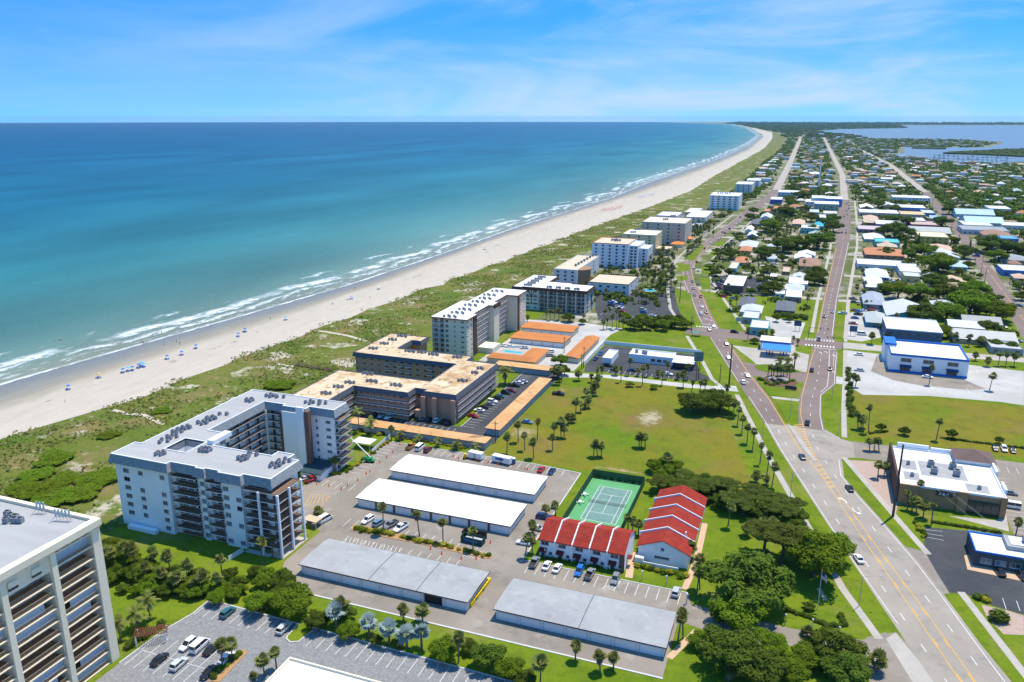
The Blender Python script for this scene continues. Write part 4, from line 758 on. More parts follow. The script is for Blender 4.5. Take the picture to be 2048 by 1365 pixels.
# ------------------------------------------------------------------ cream tower at the near left
TW = [(-172, 62), (-138.6, 62), (-138.6, 113.1), (-172, 113.1)]
tw = Condo('apartment_tower', 'cream apartment tower with scalloped roof edge and stacked balconies, cut by left frame edge', TW, 34.6, 2.9, tower_w, roof_lg, None, inset=0.0, edge_m=tower_w)
FT = 2.95
for f in range(0, 12):
    z = f * FT + .2
    if z + 2.6 > 33.6: break
    for ya, yb in ((102.2, 110.9), (91.0, 100.6), (80.4, 89.6), (69.5, 78.8)):
        if f == 11 and ya in (91.0, 80.4): continue
        if f == 10 and ya in (91.0, 80.4): continue
        tw.bay(1, ya, yb, z + .1, z + 2.62, 3.4)
    tw.bay(2, -150, -140.5, z + .1, z + 2.62, 2.0)
troot = tw.finish(back=mat('tower_floor', (.38, .22, .12), (.32, .18, .10), .8, .9))
railt = mat('tan_rail', (0.50, 0.40, 0.28), rough=.5)
shut = mat('pale_blue_shutter', (0.50, 0.58, 0.66), (0.44, 0.52, 0.60), 1.0, 0.6)
for f in range(0, 12):
    z = f * FT + .2
    for k, (ya, yb) in enumerate(((102.2, 110.9), (91.0, 100.6), (80.4, 89.6))):
        if f >= 10 and k: continue
        mb = MB(); mb.box(-138.7, -138.3, ya - .05, yb + .05, z - .12, z + .12); o = mb.build('balcony_edge', tower_w, troot)
        mb = MB(); rail(mb, [(-138.52, ya), (-138.52, yb)], z + .12, step=.28); mb.build('railing', railt, o)
        if (f * 3 + k * 2) % 5 in (0, 3):
            r_ = random.Random(f * 5 + k); a_ = ya + (yb - ya) * r_.choice((0, 0, .25)); b_ = ya + (yb - ya) * r_.choice((.8, 1, 1)); n_ = 8
            for i in range(n_):
                p, q = a_ + (b_ - a_) * i / n_, a_ + (b_ - a_) * (i + 1) / n_; mb = MB(); mb.box(-139.6, -139.52, p + .01, q - .01, z + .15, z + 2.6); mb.build('shutter', shut, troot)
for y in (111.95, 101.4, 90.3, 79.9): mb = MB(); mb.box(-138.9, -138.05, y - (1.05 if y > 111 else .62), y + (1.05 if y > 111 else .62), 0, 33.4); mb.build('column', tower_w, troot)
mb = MB(); mb.box(-139.2, -137.5, 62, 113.3, 33.8, 35.3); mb.box(-172, -139.2, 112.3, 113.3, 33.8, 35.3); mb.build('cornice', tower_w, troot)
for i in range(16):
    c = 111.6 - i * 2.5; mb = MB(); n_ = 8
    prof = [(c + 1.22 * math.cos(math.pi * t / n_), 33.1 + .75 * math.sin(math.pi * t / n_)) for t in range(n_ + 1)]
    vs = [(-137.7, y, z) for y, z in prof] + [(-137.7, c - 1.25, 33.85), (-137.7, c + 1.25, 33.85)]; vs2 = [(-138.2, y, z) for _, y, z in vs]
    for j in range(n_): mb.quad(vs[j], vs[j + 1], (-137.7, prof[j + 1][0], 33.85), (-137.7, prof[j][0], 33.85)); mb.quad(vs[j], vs2[j], vs2[j + 1], vs[j + 1])
    mb.build('scallop', tower_w, troot)
for y, z in ((97.6, 30.6), (92.5, 30.6)):
    mb = MB(); mb.box(-138.65, -138.15, y - 1.1, y + 1.1, z + .3, z + 1.5); o = mb.build('window_hood', tower_w, troot); mb = MB(); mb.box(-138.62, -138.3, y - 1, y + 1, z - .35, z + .3); mb.build('pane', glass, o)
for x, y in ((-158.6, 107.8), (-157, 107.2), (-155.4, 107.2), (-154.4, 106.2), (-153.2, 106.6), (-156.0, 105.5)): ac_unit((x, y, 34.62), 'air conditioner on the cream tower roof', 1.35, .3)
ant_me = MB().box(-.18, .18, -.1, .1, 0, 1.9).mesh('panel_antenna', mat('antenna', (0.42, 0.50, 0.52), rough=.5))
for (x, y, n) in ((-153.5, 111.2, 3), (-146.8, 110.2, 5), (-152.6, 98.5, 3)):
    r_ = thing('antenna_mast', 'pale panel antenna frame standing on the cream tower roof', 'antenna', (x, y, 34.62), .25, 'antenna frames on the tower roof')
    mb = MB()
    for i in range(n): mb.tube((i * .8, 0, 0), (i * .8, 0, 2.6), .05)
    mb.tube((-.3, 0, 1.0), (n * .8, 0, 1.0), .05); mb.tube((-.3, 0, 2.1), (n * .8, 0, 2.1), .05); mb.tube((0, 0, 1.2), (-.9, -1.6, 0), .05); mb.tube((n * .8 - .8, 0, 1.2), (n * .8 - .2, -1.6, 0), .05)
    mb2 = mb.mesh('frame', metal_m); put('frame', mb2, r_)
    for i in range(n): put('panel_antenna', ant_me, r_, (i * .8, -.2, .9))

# ------------------------------------------------------------------ brown brick condominium
O2 = [(-187, 247.5), (-169.5, 247.5), (-169.5, 266.5), (-144.3, 266.5), (-144.3, 272.8), (-139.5, 272.8), (-139.5, 270.5), (-125, 270.5), (-125, 315.5), (-139.8, 315.5), (-139.8, 322), (-179, 322), (-179, 336.5), (-174.1, 336.5), (-174.1, 345), (-195.3, 345), (-195.3, 308.5), (-142.5, 308.5), (-142.5, 283), (-187, 283)]
b2 = Condo('condominium', 'four-storey brown brick condominium with tan roof and slate-blue fascia', O2, 11.9, 2.7, peach_w, roof_tan, slate, (10.2, 12.2), 0.5, inset=0.6, edge_m=slate)
wr_m = mat('white_rail', (0.72, 0.73, 0.76), rough=.5)
for f in range(4):
    z = f * 2.7 - .2
    for x in np.arange(-166.5, -145.5, 3.1): b2.win(2, x, z + 1.6, .95, 1.0)
    for y in np.arange(272.5, 314, 3.4): b2.win(7, y, z + 1.6, 1.3, 1.1)
    for x in np.arange(-194, -146, 4.0):
        if -182 < x and int(x) % 2 == 0: b2.win(16, x, z + 1.6, 1.6, 1.2)
        else: b2.win(16, x, z + 1.6, 1.2, 1.1)
    if f:
        b2.balcony(2, -168.8, -144.6, z, 1.3, wr_m, 'walkway', .5, False); b2.balcony(7, 271.0, 315.0, z, 1.3, wr_m, 'walkway', .5, False); b2.balcony(1, 249, 266, z, 1.3, wr_m, 'walkway', .5, False); b2.balcony(3, 266.2, 272.4, z, 1.2, wr_m, 'walkway', .5, False)
        for x in (-177, -170.4, -166.3, -155.5, -147.5): b2.balcony(16, x - 1.6, x + 1.6, z, 1.2, wr_m)
b2r = b2.finish()
for x, y in ((-139.2, 269.7), (-134.2, 269.7), (-126.0, 269.7)): mb = MB(); mb.box(x - .9, x + .9, y - .5, y + .9, 0, 10.1); mb.build('brick_pier', peach_w, b2r)
mb = MB(); mb.box(-142.8, -140.0, 268.6, 271.2, 0, 4.2); mb.build('brick_pier', peach_w, b2r)
for zf, x, y, n in [(z2, 425, 608, 4), (z2, 525, 555, 4), (z2, 620, 520, 4), (z2, 760, 445, 5), (z2, 795, 508, 5), (z2, 992, 540, 5), (z2, 810, 240, 4), (z2, 900, 200, 4), (z2, 968, 168, 4), (z2, 1042, 137, 5), (z2, 1105, 262, 5), (z2, 1208, 272, 4), (z2, 1298, 288, 5), (z2, 1500, 312, 4), (z2, 1655, 440, 3), (z2, 1700, 405, 3), (z2, 1545, 505, 4)]:
    c = zf(x, y, 12); rr = random.Random(int(x))
    for i in range(n): ac_unit((c[0] - 2 + i * 1.1, c[1] + (.5 if i % 2 else -.4), 11.92), 'grey air conditioner on the tan roof of the brown condominium', 1.15, rr.uniform(-.2, .2))

# ------------------------------------------------------------------ beige seven-storey block
O3 = [(-175.4, 350.8), (-155.2, 350.8), (-155.2, 364), (-157.4, 364), (-157.4, 384.5), (-153.8, 384.5), (-153.8, 393), (-157.4, 393), (-157.4, 412), (-150.6, 412), (-150.6, 427.5), (-171.5, 427.5), (-171.5, 390), (-175.4, 390)]
b3 = Condo('condominium', 'tall beige condominium with white roof and brown vertical strips', O3, 21.2, 2.6, cream_w, roof_wh, brown, (20.7, 21.3), 0.35, inset=0.45, edge_m=False)
for f in range(8):
    z = f * 2.58 + .1
    b3.win(0, -166.6, z + 1.4, 1.7, 1.5); b3.win(0, -162.2, z + 1.5, .8, .8); b3.win(0, -158.0, z + 1.4, 1.7, .9)
    b3.bay(0, -174.8, -168.2, z + .1, z + 2.4, 1.0)
    for y in (352.4, 357.4): b3.win(1, y, z + 1.5, 1.3, 1.0)
    for y in (414, 418.5, 424.0): b3.win(9, y, z + 1.5, 1.3, 1.0)
    b3.bay(3, 364.6, 384.0, z + .1, z + 2.3, .4, False); b3.bay(7, 393.4, 411.6, z + .1, z + 2.3, .4, False)
    if f: b3.balcony(3, 364.2, 384.4, z, 1.5, wr_m, 'walkway', 1.0, False); b3.balcony(7, 393.2, 411.8, z, 1.5, wr_m, 'walkway', 1.0, False); b3.balcony(0, -174.9, -168.1, z, .5, metal_m, both=False)
b3r = b3.finish()
for y0, y1, x in ((359.3, 363.6, -155.5), (413.0, 415.6, -150.9)): mb = MB(); mb.box(x, x + .25, y0, y1, 0, 20.7); mb.build('brown_strip', brown, b3r)
mb = MB(); mb.box(-154.3, -153.5, 384.3, 393.2, 19.6, 21.8); mb.build('brown_cap', brown, b3r)
mb = MB(); mb.box(-156, -147.5, 366, 377, 0, 3); mb.build('entrance_wing', cream_w, b3r)
for i, t in enumerate((352.5, 361, 369, 379, 388, 397, 406, 417)):
    for k in range(5): ac_unit((-168.5 + k * 1.6 + (i % 3) * .5, t + (k % 2) * 1.6, 21.22), 'air conditioner on the white roof of the tall beige condominium', 1.2, .1 * k)
# ------------------------------------------------------------------ half-timbered motel block
O4 = [(-173.4, 464), (-166.8, 464), (-166.8, 465.6), (-124.4, 465.6), (-124.4, 484.5), (-139.6, 484.5), (-139.6, 487), (-155.5, 487), (-155.5, 506), (-173.4, 506)]
cream2 = mat('motel_wall', (0.62, 0.62, 0.56), (0.55, 0.55, 0.5), .4, .85)
b4 = Condo('motel', 'five-storey half-timbered motel with dark balconies and pale roof', O4, 14.6, 2.8, cream2, roof_wh, brown, (12.9, 14.9), .3, inset=.5, edge_m=brown)
for f in range(5):
    z = f * 2.62
    for i in range(5):
        a = -155.8 + i * 6.1; b4.bay(2, a + .2, a + 5.7, z + .1, z + 2.4, 1.6)
        if f: b4.balcony(2, a + .1, a + 5.8, z, .5, rail_d, both=False)
    for x in (-163.5, -158.5): b4.win(2, x, z + 1.5, 2.0, 1.2)
    b4.bay(3, 467, 472, z + .1, z + 2.4, 1.4)
b4r = b4.finish()
for i in range(6): x = -156 + i * 6.1; mb = MB(); mb.box(x - .2, x + .2, 464.9, 465.5, 0, 13); mb.build('pier', cream2, b4r)
def bar2(a, b, nm='timber'):
    mb = MB(); mb.tube(a, b, .22, n=4); mb.build(nm, brown, b4r)
for z in (4.2, 8.6, 12.8): bar2((-166, 465.9, z), (-156.2, 465.9, z))
for x in (-166, -161, -156.3): bar2((x, 465.9, 4.2), (x, 465.9, 12.8))
bar2((-161, 465.9, 8.6), (-163.5, 465.9, 12.8)); bar2((-161, 465.9, 8.6), (-158.5, 465.9, 12.8)); bar2((-124.7, 474, 3), (-124.7, 483, 12)); bar2((-124.7, 474, 12), (-124.7, 483, 3)); bar2((-124.7, 478.5, 0), (-124.7, 478.5, 13))
for i, x in enumerate((-151, -145, -139, -133)):
    for k in range(3): ac_unit((x + k * 1.2, 468.5 + k % 2, 14.62), 'air conditioner on the half-timbered motel roof', 1.3)
for i in range(5):
    for k in range(4): ac_unit((-167 + k * 1.5, 470 + i * 7.0, 14.62), 'air conditioner on the half-timbered motel roof', 1.3)

# ------------------------------------------------------------------ garages, carports, sheds
def panel_door(w_, h_, n=4, dark=False):
    def mk():
        mb = MB()
        for k in range(n): z0 = h_ * k / n; mb.box(-w_ / 2, w_ / 2, -.04, .04, z0 + .015, h_ * (k + 1) / n - .015)
        mb.box(-w_ / 2, w_ / 2, 0, .05, 0, h_); return mb.mesh('garage_door', white_p)
    return cmesh(('gd', w_, h_, n), mk)
def garage(label, x0, x1, y0, y1, h, roofm, wallm, doors, seams=(), skip=(), edge=brown, doorside='S', dw=None, piers=None):
    r = thing('garage_row', label, 'garage', ((x0 + x1) / 2, (y0 + y1) / 2, 0)); c = wl(r)
    mb = MB(); mb.box(x0 + .6, x1 - .6, y0 + .6, y1 - .6, 0, h - .28); mb.build('wall', wallm, r)
    ym_ = (y0 + y1) / 2; mb = MB()
    cr_ = .28
    mb.add([(x0, y0, h), (x1, y0, h), (x1, ym_, h + cr_), (x0, ym_, h + cr_), (x1, y1, h), (x0, y1, h)], [(0, 1, 2, 3), (3, 2, 4, 5)]); rf = mb.build('roof', roofm, r)
    mb = MB()
    for xa, xb, ya, yb in ((x0, x1, y0 - .04, y0), (x0, x1, y1, y1 + .04)): mb.box(xa, xb, ya, yb, h - .26, h + .02)
    for x in (x0, x1): mb.prism([(x - .03, y0), (x + .03, y0), (x + .03, y1), (x - .03, y1)], h - .26, h + .06)
    mb.poly([(x0, y0), (x1, y0), (x1, y1), (x0, y1)], h - .25); mb.build('fascia', edge, r)
    for s_ in seams: mb = MB(); mb.add([(s_ - .09, y0 - .01, h + .02), (s_ + .09, y0 - .01, h + .02), (s_ + .09, ym_, h + cr_ + .03), (s_ - .09, ym_, h + cr_ + .03), (s_ + .09, y1, h + .02), (s_ - .09, y1, h + .02)], [(0, 1, 2, 3), (3, 2, 4, 5)]); mb.build('seam', roof_gr if roofm is roof_wh else dkgrey, rf)
    n = doors; L_ = (x1 - x0 - 1.6); pitch = L_ / n; w_ = dw or round(pitch - 1.1, 2)
    for i in range(n):
        x = x0 + .8 + pitch * (i + .5)
        if i in skip: mb = MB(); mb.box(x - w_ / 2, x + w_ / 2, y0 + .52, y0 + .595, .02, 2.25); mb.build('dark_doorway_panel', black_m, r)  # black panel stands in for the shaded inside of an open garage
        else: put('garage_door', panel_door(w_, 2.25), r, Vector((x, y0 + .55, .02)) - c)
        if i: xx = x - pitch / 2; mb = MB(); mb.box(xx - .3, xx + .3, y0 + .42, y0 + .595, 0, h - .28); mb.build('pier', piers or wallm, r)
    return r
garage('long white-roofed garage row farthest north in the condo car park', -126.0, -73.4, 217.0, 231.2, 3.05, roof_wh, garage_w, 8, (-104.9, -86.9))
garage('white-roofed garage row facing the planted island with palms', -126.0, -73.4, 195.2, 210.1, 3.05, roof_wh, garage_w, 8, (-108.6, -88.9), piers=stone_b)
garage('grey-roofed garage row beside the yellow bins', -120.0, -70.1, 156.2, 170.8, 3.05, roof_gr, garage_w, 8, (-98.4, -84.4), (6,))
garage('grey-roofed garage row nearest the townhouse parking', -63.3, -20.9, 155.9, 170.4, 3.05, roof_gr, garage_w, 7, (-41.6,))
garage('orange-roofed garage row beside the five-storey motel', -148.7, -117.4, 410.8, 425.8, 3.1, roof_or, cream_w, 5)
garage('orange-roofed garage row in the middle of the beige condo court', -146.8, -115.5, 388.6, 403.6, 3.1, roof_or, cream_w, 5)
def shed(name, label, cat, x0, x1, y0, y1, h, roofm, wallm, over=.4, edge=None, th=.28):
    r = thing(name, label, cat, ((x0 + x1) / 2, (y0 + y1) / 2, 0)); mb = MB(); mb.box(x0 + over, x1 - over, y0 + over, y1 - over, 0, h - th); mb.build('wall', wallm, r)
    mb = MB(); mb.box(x0, x1, y0, y1, h - .02, h); mb.build('roof', roofm, r); mb = MB(); mb.box(x0 - .05, x1 + .05, y0 - .05, y1 + .05, h - th, h - .021); mb.build('fascia', edge or brown, r); return r
gw = mat('grey_block_wall', (0.40, 0.41, 0.42), (0.34, 0.35, 0.36), .5, .9)
shed('carport', 'long orange-topped carport behind the row of dark palms', 'carport', -163.5, -103.9, 249.9, 256.3, 2.9, roof_cp, gw, edge=slate)
shed('carport', 'long orange-topped carport on the west side of the grass field', 'carport', -110.0, -103.6, 263.8, 330, 2.9, roof_cp, gw, edge=slate)
shed('carport', 'orange-topped carport between brown condo and clubhouse', 'carport', -137, -108.5, 340.8, 348, 2.9, roof_cp, gw, edge=slate)
def gable(name, label, cat, x0, x1, y0, y1, h, rise, axis, roofm, wallm, over=.5, hip=0.0, colr=None, colw=None):
    r = thing(name, label, cat, ((x0 + x1) / 2, (y0 + y1) / 2, 0)); mb = MB(); mb.box(x0 + over, x1 - over, y0 + over, y1 - over, 0, h)
    xm, ym_ = (x0 + x1) / 2, (y0 + y1) / 2
    if not hip:
        if axis == 'x':
            for x in (x0 + over, x1 - over): mb.add([(x, y0 + over, h), (x, y1 - over, h), (x, ym_, h + rise * .92)], [(0, 1, 2)])
        else:
            for y in (y0 + over, y1 - over): mb.add([(x0 + over, y, h), (x1 - over, y, h), (xm, y, h + rise * .92)], [(0, 1, 2)])
    w_ = mb.build('wall', wallm, r); mb = MB()
    a, b = ((x0 + hip, ym_), (x1 - hip, ym_)) if axis == 'x' else ((xm, y0 + hip), (xm, y1 - hip))
    c = [(x0, y0, h), (x1, y0, h), (x1, y1, h), (x0, y1, h), (*a, h + rise), (*b, h + rise)]; lo = [(x, y, z - .2) for x, y, z in c[:4]]
    F_ = [(0, 1, 5, 4), (1, 2, 5), (2, 3, 4, 5), (3, 0, 4)] if axis == 'x' else [(0, 1, 4), (1, 2, 5, 4), (2, 3, 5), (3, 0, 4, 5)]
    if not hip: F_ = [f for f in F_ if len(f) == 4]
    mb.add(c + lo, F_ + [(6, 7, 8, 9), (0, 6, 7, 1), (1, 7, 8, 2), (2, 8, 9, 3), (3, 9, 6, 0)] if hip else F_ + [(6, 7, 8, 9)]); rf = mb.build('roof', roofm, r)
    if colr: rf.color = (*colr, 1)
    if colw: w_.color = (*colw, 1)
    return r
gable('garage_row', 'narrow orange-roofed garage row beside the office car park', 'garage', -108.9, -100.8, 365, 407.5, 2.7, .9, 'y', roof_or, cream_w)
cl = gable('clubhouse', 'orange-roofed clubhouse wrapping the swimming pool deck', 'clubhouse', -145.3, -119.2, 351.2, 360.6, 2.7, 1.5, 'x', roof_or, cream_w, hip=4.5)
mb = MB(); mb.box(-128.6, -119.9, 360.6, 375.2, 0, 2.7); mb.build('wall', cream_w, cl)
mb = MB(); mb.add([(-129.2, 356, 2.72), (-119.3, 356, 2.72), (-119.3, 375.6, 2.72), (-129.2, 375.6, 2.72), (-124.2, 356, 4.22), (-124.2, 371, 4.22)], [(0, 4, 5, 3), (1, 2, 5, 4), (2, 3, 5)]); mb.build('roof', roof_or, cl)
def flat_store(name, label, cat, x0, x1, y0, y1, h, wallm, roofm, edge=None, par=.5, colw=None, wins=(), simple=False, colr=None):
    r = thing(name, label, cat, ((x0 + x1) / 2, (y0 + y1) / 2, 0)); mb = MB()
    for p0, p1 in (((x0, y0), (x1, y0)), ((x1, y0), (x1, y1)), ((x1, y1), (x0, y1)), ((x0, y1), (x0, y0))): facade(mb, p0, p1, 0, h, [])
    o = mb.build('wall', wallm, r)
    if colw: o.color = (*colw, 1)
    mb = MB(); mb.poly([(x0 + .3, y0 + .3), (x1 - .3, y0 + .3), (x1 - .3, y1 - .3), (x0 + .3, y1 - .3)], h - par); o2 = mb.build('roof', roofm, r)
    if colr: o2.color = (*colr, 1)
    mb = MB()
    for xa, xb, ya, yb in ((x0 - .02, x1 + .02, y0 - .02, y0 + .3), (x0 - .02, x1 + .02, y1 - .3, y1 + .02), (x0 - .02, x0 + .3, y0 + .3, y1 - .3), (x1 - .3, x1 + .02, y0 + .3, y1 - .3)): mb.box(xa, xb, ya, yb, h - par - .02, h + .03)
    o = mb.build('parapet', edge or wallm, r)
    if colw and edge is None: o.color = (*colw, 1)
    for face, c, z, w_, hh in wins:
        if face == 'S': p, rz = (c, y0 - .02, z), 0
        elif face == 'E': p, rz = (x1 + .02, c, z), math.pi / 2
        else: p, rz = (x0 - .02, c, z), -math.pi / 2
        window(r, p, rz, w_, hh, simple=simple)
    return r
of = flat_store('office_building', 'low white office with flat white roof beside the palm-lined street', 'building', -78.3, -56.2, 377.8, 387.6, 4.2, white_w, roof_wh, wins=[('S', x, 2, 2.2, 1.5) for x in (-66, -63, -60)])
shed('office_wing', 'lower white-roofed office porch at the roadside end', 'building', -56.0, -45.5, 373, 385.2, 3.6, roof_wh, glass, over=1.4, edge=white_p)
flat_store('storage_shed', 'small white flat-roofed shed inside the office car park', 'shed', -89.9, -85.2, 369.3, 384.6, 3.4, white_w, roof_wh)
for i, (x, y) in enumerate(((1120, 105), (1175, 112), (1195, 118))): c = z5(x, y, 3.8); ac_unit((c[0], c[1], 3.72), 'air conditioner on the low white office roof', 1.7)
mb = MB(); mb.box(-98, -97.7, 363, 404, 0, 2); o = mb.build('boundary_wall', white_w); tag(o, 'white boundary wall on the west side of the office lot', 'wall'); mb = MB(); mb.box(-97.6, -46, 404.2, 404.5, 0, 2); o = mb.build('boundary_wall', white_w); tag(o, 'white boundary wall running behind the low white office', 'wall')

# ------------------------------------------------------------------ red-roofed townhouses
maroon = mat('maroon_awning', (0.13, 0.015, 0.02), rough=.8)
def town1():
    x0, x1, y0, y1, e, pk = -62.2, -37.6, 187.4, 200.9, 5.6, 8.4; ym_ = 194.2; r = thing('townhouse_row', 'row of red-roofed white townhouses facing parked cars', 'townhouse', (-50, 194, 0)); n = 5; pw = (x1 - x0) / n
    mb = MB(); mb.box(x0 + .2, x1 - .2, y0 + .5, y1 - .3, 0, e)
    for x in (x0 + .2, x1 - .2): mb.add([(x, y0 + .5, e), (x, y1 - .3, e), (x, ym_, pk - .1)], [(0, 1, 2)])
    mb.build('wall', white_w, r)
    for i in range(n):
        a, b = x0 + pw * i + (.16 if i else 0), x0 + pw * (i + 1) - (.16 if i < n - 1 else 0); mb = MB(); yb_ = y0 - .25
        mb.add([(a, yb_, e - .3), (b, yb_, e - .3), (b, yb_, e), (a, yb_, e), (b, ym_, pk), (a, ym_, pk), (b, y1 + .1, e + .2), (a, y1 + .1, e + .2)], [(0, 1, 2, 3), (3, 2, 4, 5), (5, 4, 6, 7)]); mb.build('roof', roof_red, r)
        c = (a + b) / 2
        window(r, (c - .6, y0 + .46, 4.3), 0, 2.2, 1.1, .1); window(r, (c + 1.1, y0 + .46, 1.4), 0, 1.0, 1.0, .1)
        mb = MB(); mb.add([(c - 2.1, y0 + .5, 2.9), (c + .1, y0 + .5, 2.9), (c + .1, y0 - .6, 2.2), (c - 2.1, y0 - .6, 2.2)], [(0, 1, 2, 3)]); mb.box(c - 2.1, c + .1, y0 - .62, y0 - .58, 1.95, 2.2); mb.build('awning', maroon, r)
        mb = MB(); mb.box(c - 1.6, c - .5, y0 + .42, y0 + .5, 0, 2.1); mb.build('door', dkgrey, r)
    for i in range(1, n):
        x = x0 + pw * i; mb = MB()
        pr = [(y0 - .45, e - .6), (y0 - .45, e + .35), (ym_, pk + .45), (y1 + .3, e + .65), (y1 + .3, e)]
        vs = [(x - .15, y, z) for y, z in pr] + [(x + .15, y, z) for y, z in pr]; k = len(pr)
        mb.add(vs, [tuple(range(k)), tuple(range(2 * k - 1, k - 1, -1))] + [(j, (j + 1) % k, k + (j + 1) % k, k + j) for j in range(k)]); mb.box(x - .13, x + .13, y0 + .1, y0 + .5, 0, e - .3); mb.build('party_wall', white_p, r)
    mb = MB(); mb.box(x1 - 1.6, x1 - .15, y0 + .3, y0 + .5, 0, e); mb.build('brick_end', stone_b, r)
    mb = MB(); mb.box(x1 - .2, x1 + 1.1, 190.6, 192.8, 2.6, 2.75); mb.build('awning', maroon, r)
town1()
def town2():
    x0, x1, y0, y1, e, pk, xm = -36.2, -21.2, 195.2, 231.5, 4.7, 7.5, -28.8; r = thing('townhouse_row', 'red-roofed white townhouse block with gable end beside the dark thicket', 'townhouse', (-28.7, 213, 0)); n = 5; pw = (y1 - y0) / n
    mb = MB(); mb.box(x0 + .6, x1 - .6, y0 + .3, y1 - .3, 0, e - .25)
    for y in (y0 + .3, y1 - .3): mb.add([(x0 + .6, y, e - .25), (x1 - .6, y, e - .25), (xm, y, pk - .15)], [(0, 1, 2)])
    mb.build('wall', white_w, r)
    for i in range(n):
        a, b = y0 + pw * i + (.16 if i else -.2), y0 + pw * (i + 1) - (.16 if i < n - 1 else 0); dz = .0
        mb = MB(); mb.add([(x0, a, e - .1), (x0, b, e - .1), (xm, b, pk), (xm, a, pk), (x1, b, e - .35), (x1, a, e - .35)], [(0, 1, 2, 3), (3, 2, 4, 5)]); mb.add([(x0, a, e - .3), (xm, a, pk - .2), (x1, a, e - .55), (x0, a, e - .1), (xm, a, pk), (x1, a, e - .35)], [(0, 1, 4, 3), (1, 2, 5, 4)]); mb.build('roof', roof_red, r)
    for i in range(1, n):
        y = y0 + pw * i; pr = [(x0 - .6, e - 1), (x0 - .6, e + .25), (xm, pk + .5), (x1 + .15, e + .05), (x1 + .15, e - 1)]; k = 5; mb = MB()
        vs = [(x, y - .15, z) for x, z in pr] + [(x, y + .15, z) for x, z in pr]; mb.add(vs, [tuple(range(k)), tuple(range(2 * k - 1, k - 1, -1))] + [(j, (j + 1) % k, k + (j + 1) % k, k + j) for j in range(k)]); mb.build('party_wall', white_p, r)
    window(r, (-28.9, y0 + .25, 4.6), 0, .9, .8, .1); window(r, (-29.0, y0 + .25, 2.0), 0, 4.2, .8, .1)
    mb = MB(); mb.tube((-23.8, 203, 5), (-23.8, 203, 7.0), .25, n=8); mb.build('vent_pipe', white_p, r)
    mb = MB(); mb.box(-36.0, -33.6, 193.0, 194.6, 0, 2.2); o = mb.build('patio_screen', white_p, r); mb = MB(); mb.box(-33.6, -24, 192.6, 192.8, 0, 1.5); mb.build('patio_wall', white_w, r)
    for i in range(n): window(r, (x1 - .58, y0 + pw * (i + .5), 2.2), math.pi / 2, 1.4, 1.2, .1)
town2()

# ------------------------------------------------------------------ roadside shops
brick_t = mat('tan_brick', (0.44, 0.25, 0.125), (0.36, 0.20, 0.10), 1.5, .9)
ab = flat_store('wine_shop', 'tan brick liquor shop with white roof lettered ABC', 'shop', 35.4, 65.0, 258.4, 290.2, 6.8, brick_t, roof_wh, white_p, .55)
mb = MB(); mb.box(54.8, 63.4, 257.9, 258.38, .4, 4.4); o = mb.build('shop_window', glass, ab)
for x in (56.9, 59.1, 61.3): mb = MB(); mb.box(x - .05, x + .05, 257.84, 257.9, .4, 4.4); mb.build('mullion', black_m, o)
for xa, xb in ((35.4, 41), (51.8, 54.6), (63.6, 65.2)): mb = MB(); mb.box(xa, xb, 257.7, 258.38, 0, 6.9); mb.build('brick_pier', brick_t, ab)
for i, (x0, x1, z1_) in enumerate(((37, 47, 8.3), (47.6, 54, 7.8))): mb = MB(); mb.box(x0, x1, 290.25, 290.8, 5.5, z1_); mb.build('raised_parapet', white_p, ab)
mb = MB(); mb.box(34.6, 35.36, 259, 291.2, 0, 7.6); mb.build('front_wall', brown, ab); mb = MB(); mb.box(65.04, 65.7, 262, 268, 4, 8); mb.box(65.04, 65.7, 276, 283, 4, 8); mb.build('raised_parapet', white_p, ab)
mb = MB(); c = [(54.5, 283.5), (65.9, 283.5), (65.9, 292.5), (54.5, 292.5)]; mb.prism(c, 6.3, 7.6, 0); o = mb.build('entrance_tower', white_p, ab)
mb = MB(); mb.add([(53.8, 282.8, 7.62), (66.6, 282.8, 7.62), (66.6, 293.2, 7.62), (53.8, 293.2, 7.62), (60.2, 288, 10.2)], [(0, 1, 4), (1, 2, 4), (2, 3, 4), (3, 0, 4), (0, 3, 2, 1)]); mb.build('pyramid_roof', mat('brown_tile', (0.16, 0.105, 0.095), (0.12, 0.08, 0.07), 1.5, .9), ab)
def lettering(txt, size, loc, rot, m, parent, name='letter', depth=.06):
    x = 0
    for ch in txt:
        if ch == ' ': x += size * .45; continue
        cu = bpy.data.curves.new('letter', 'FONT'); cu.body = ch; cu.size = size; cu.extrude = depth
        t = bpy.data.objects.new('tmp', cu); me = bpy.data.meshes.new_from_object(t); bpy.data.objects.remove(t); bpy.data.curves.remove(cu); me.name = name; me.materials.clear(); me.materials.append(m)
        o = put(name, me, parent); o.rotation_euler = rot; R_ = Matrix.Rotation(rot[2], 3, 'Z') @ Vector((x, 0, 0)); o.location = Vector(loc) + R_ - wl(parent)
        w_ = max(v.co.x for v in me.vertices); x += w_ + size * .22
lettering('ABC', 1.25, (46.4, 257.78, 4.9), (math.pi / 2, 0, 0), white_p, ab)
mb = MB(); mb.box(45.9, 50.4, 257.9, 258.38, 4.55, 6.3); mb.build('sign_panel', brown, ab)
for x, y in ((46.2, 277), (46.6, 271.5), (52.8, 277.6), (53.2, 272)): o = ac_unit((x, y, 6.27), 'large air handler on the liquor shop roof', 2.2)
for x, y in ((39.3, 276), (39.6, 266.6), (58.4, 263.5)): ac_unit((x, y, 6.27), 'small roof fan on the liquor shop roof', 1.2)
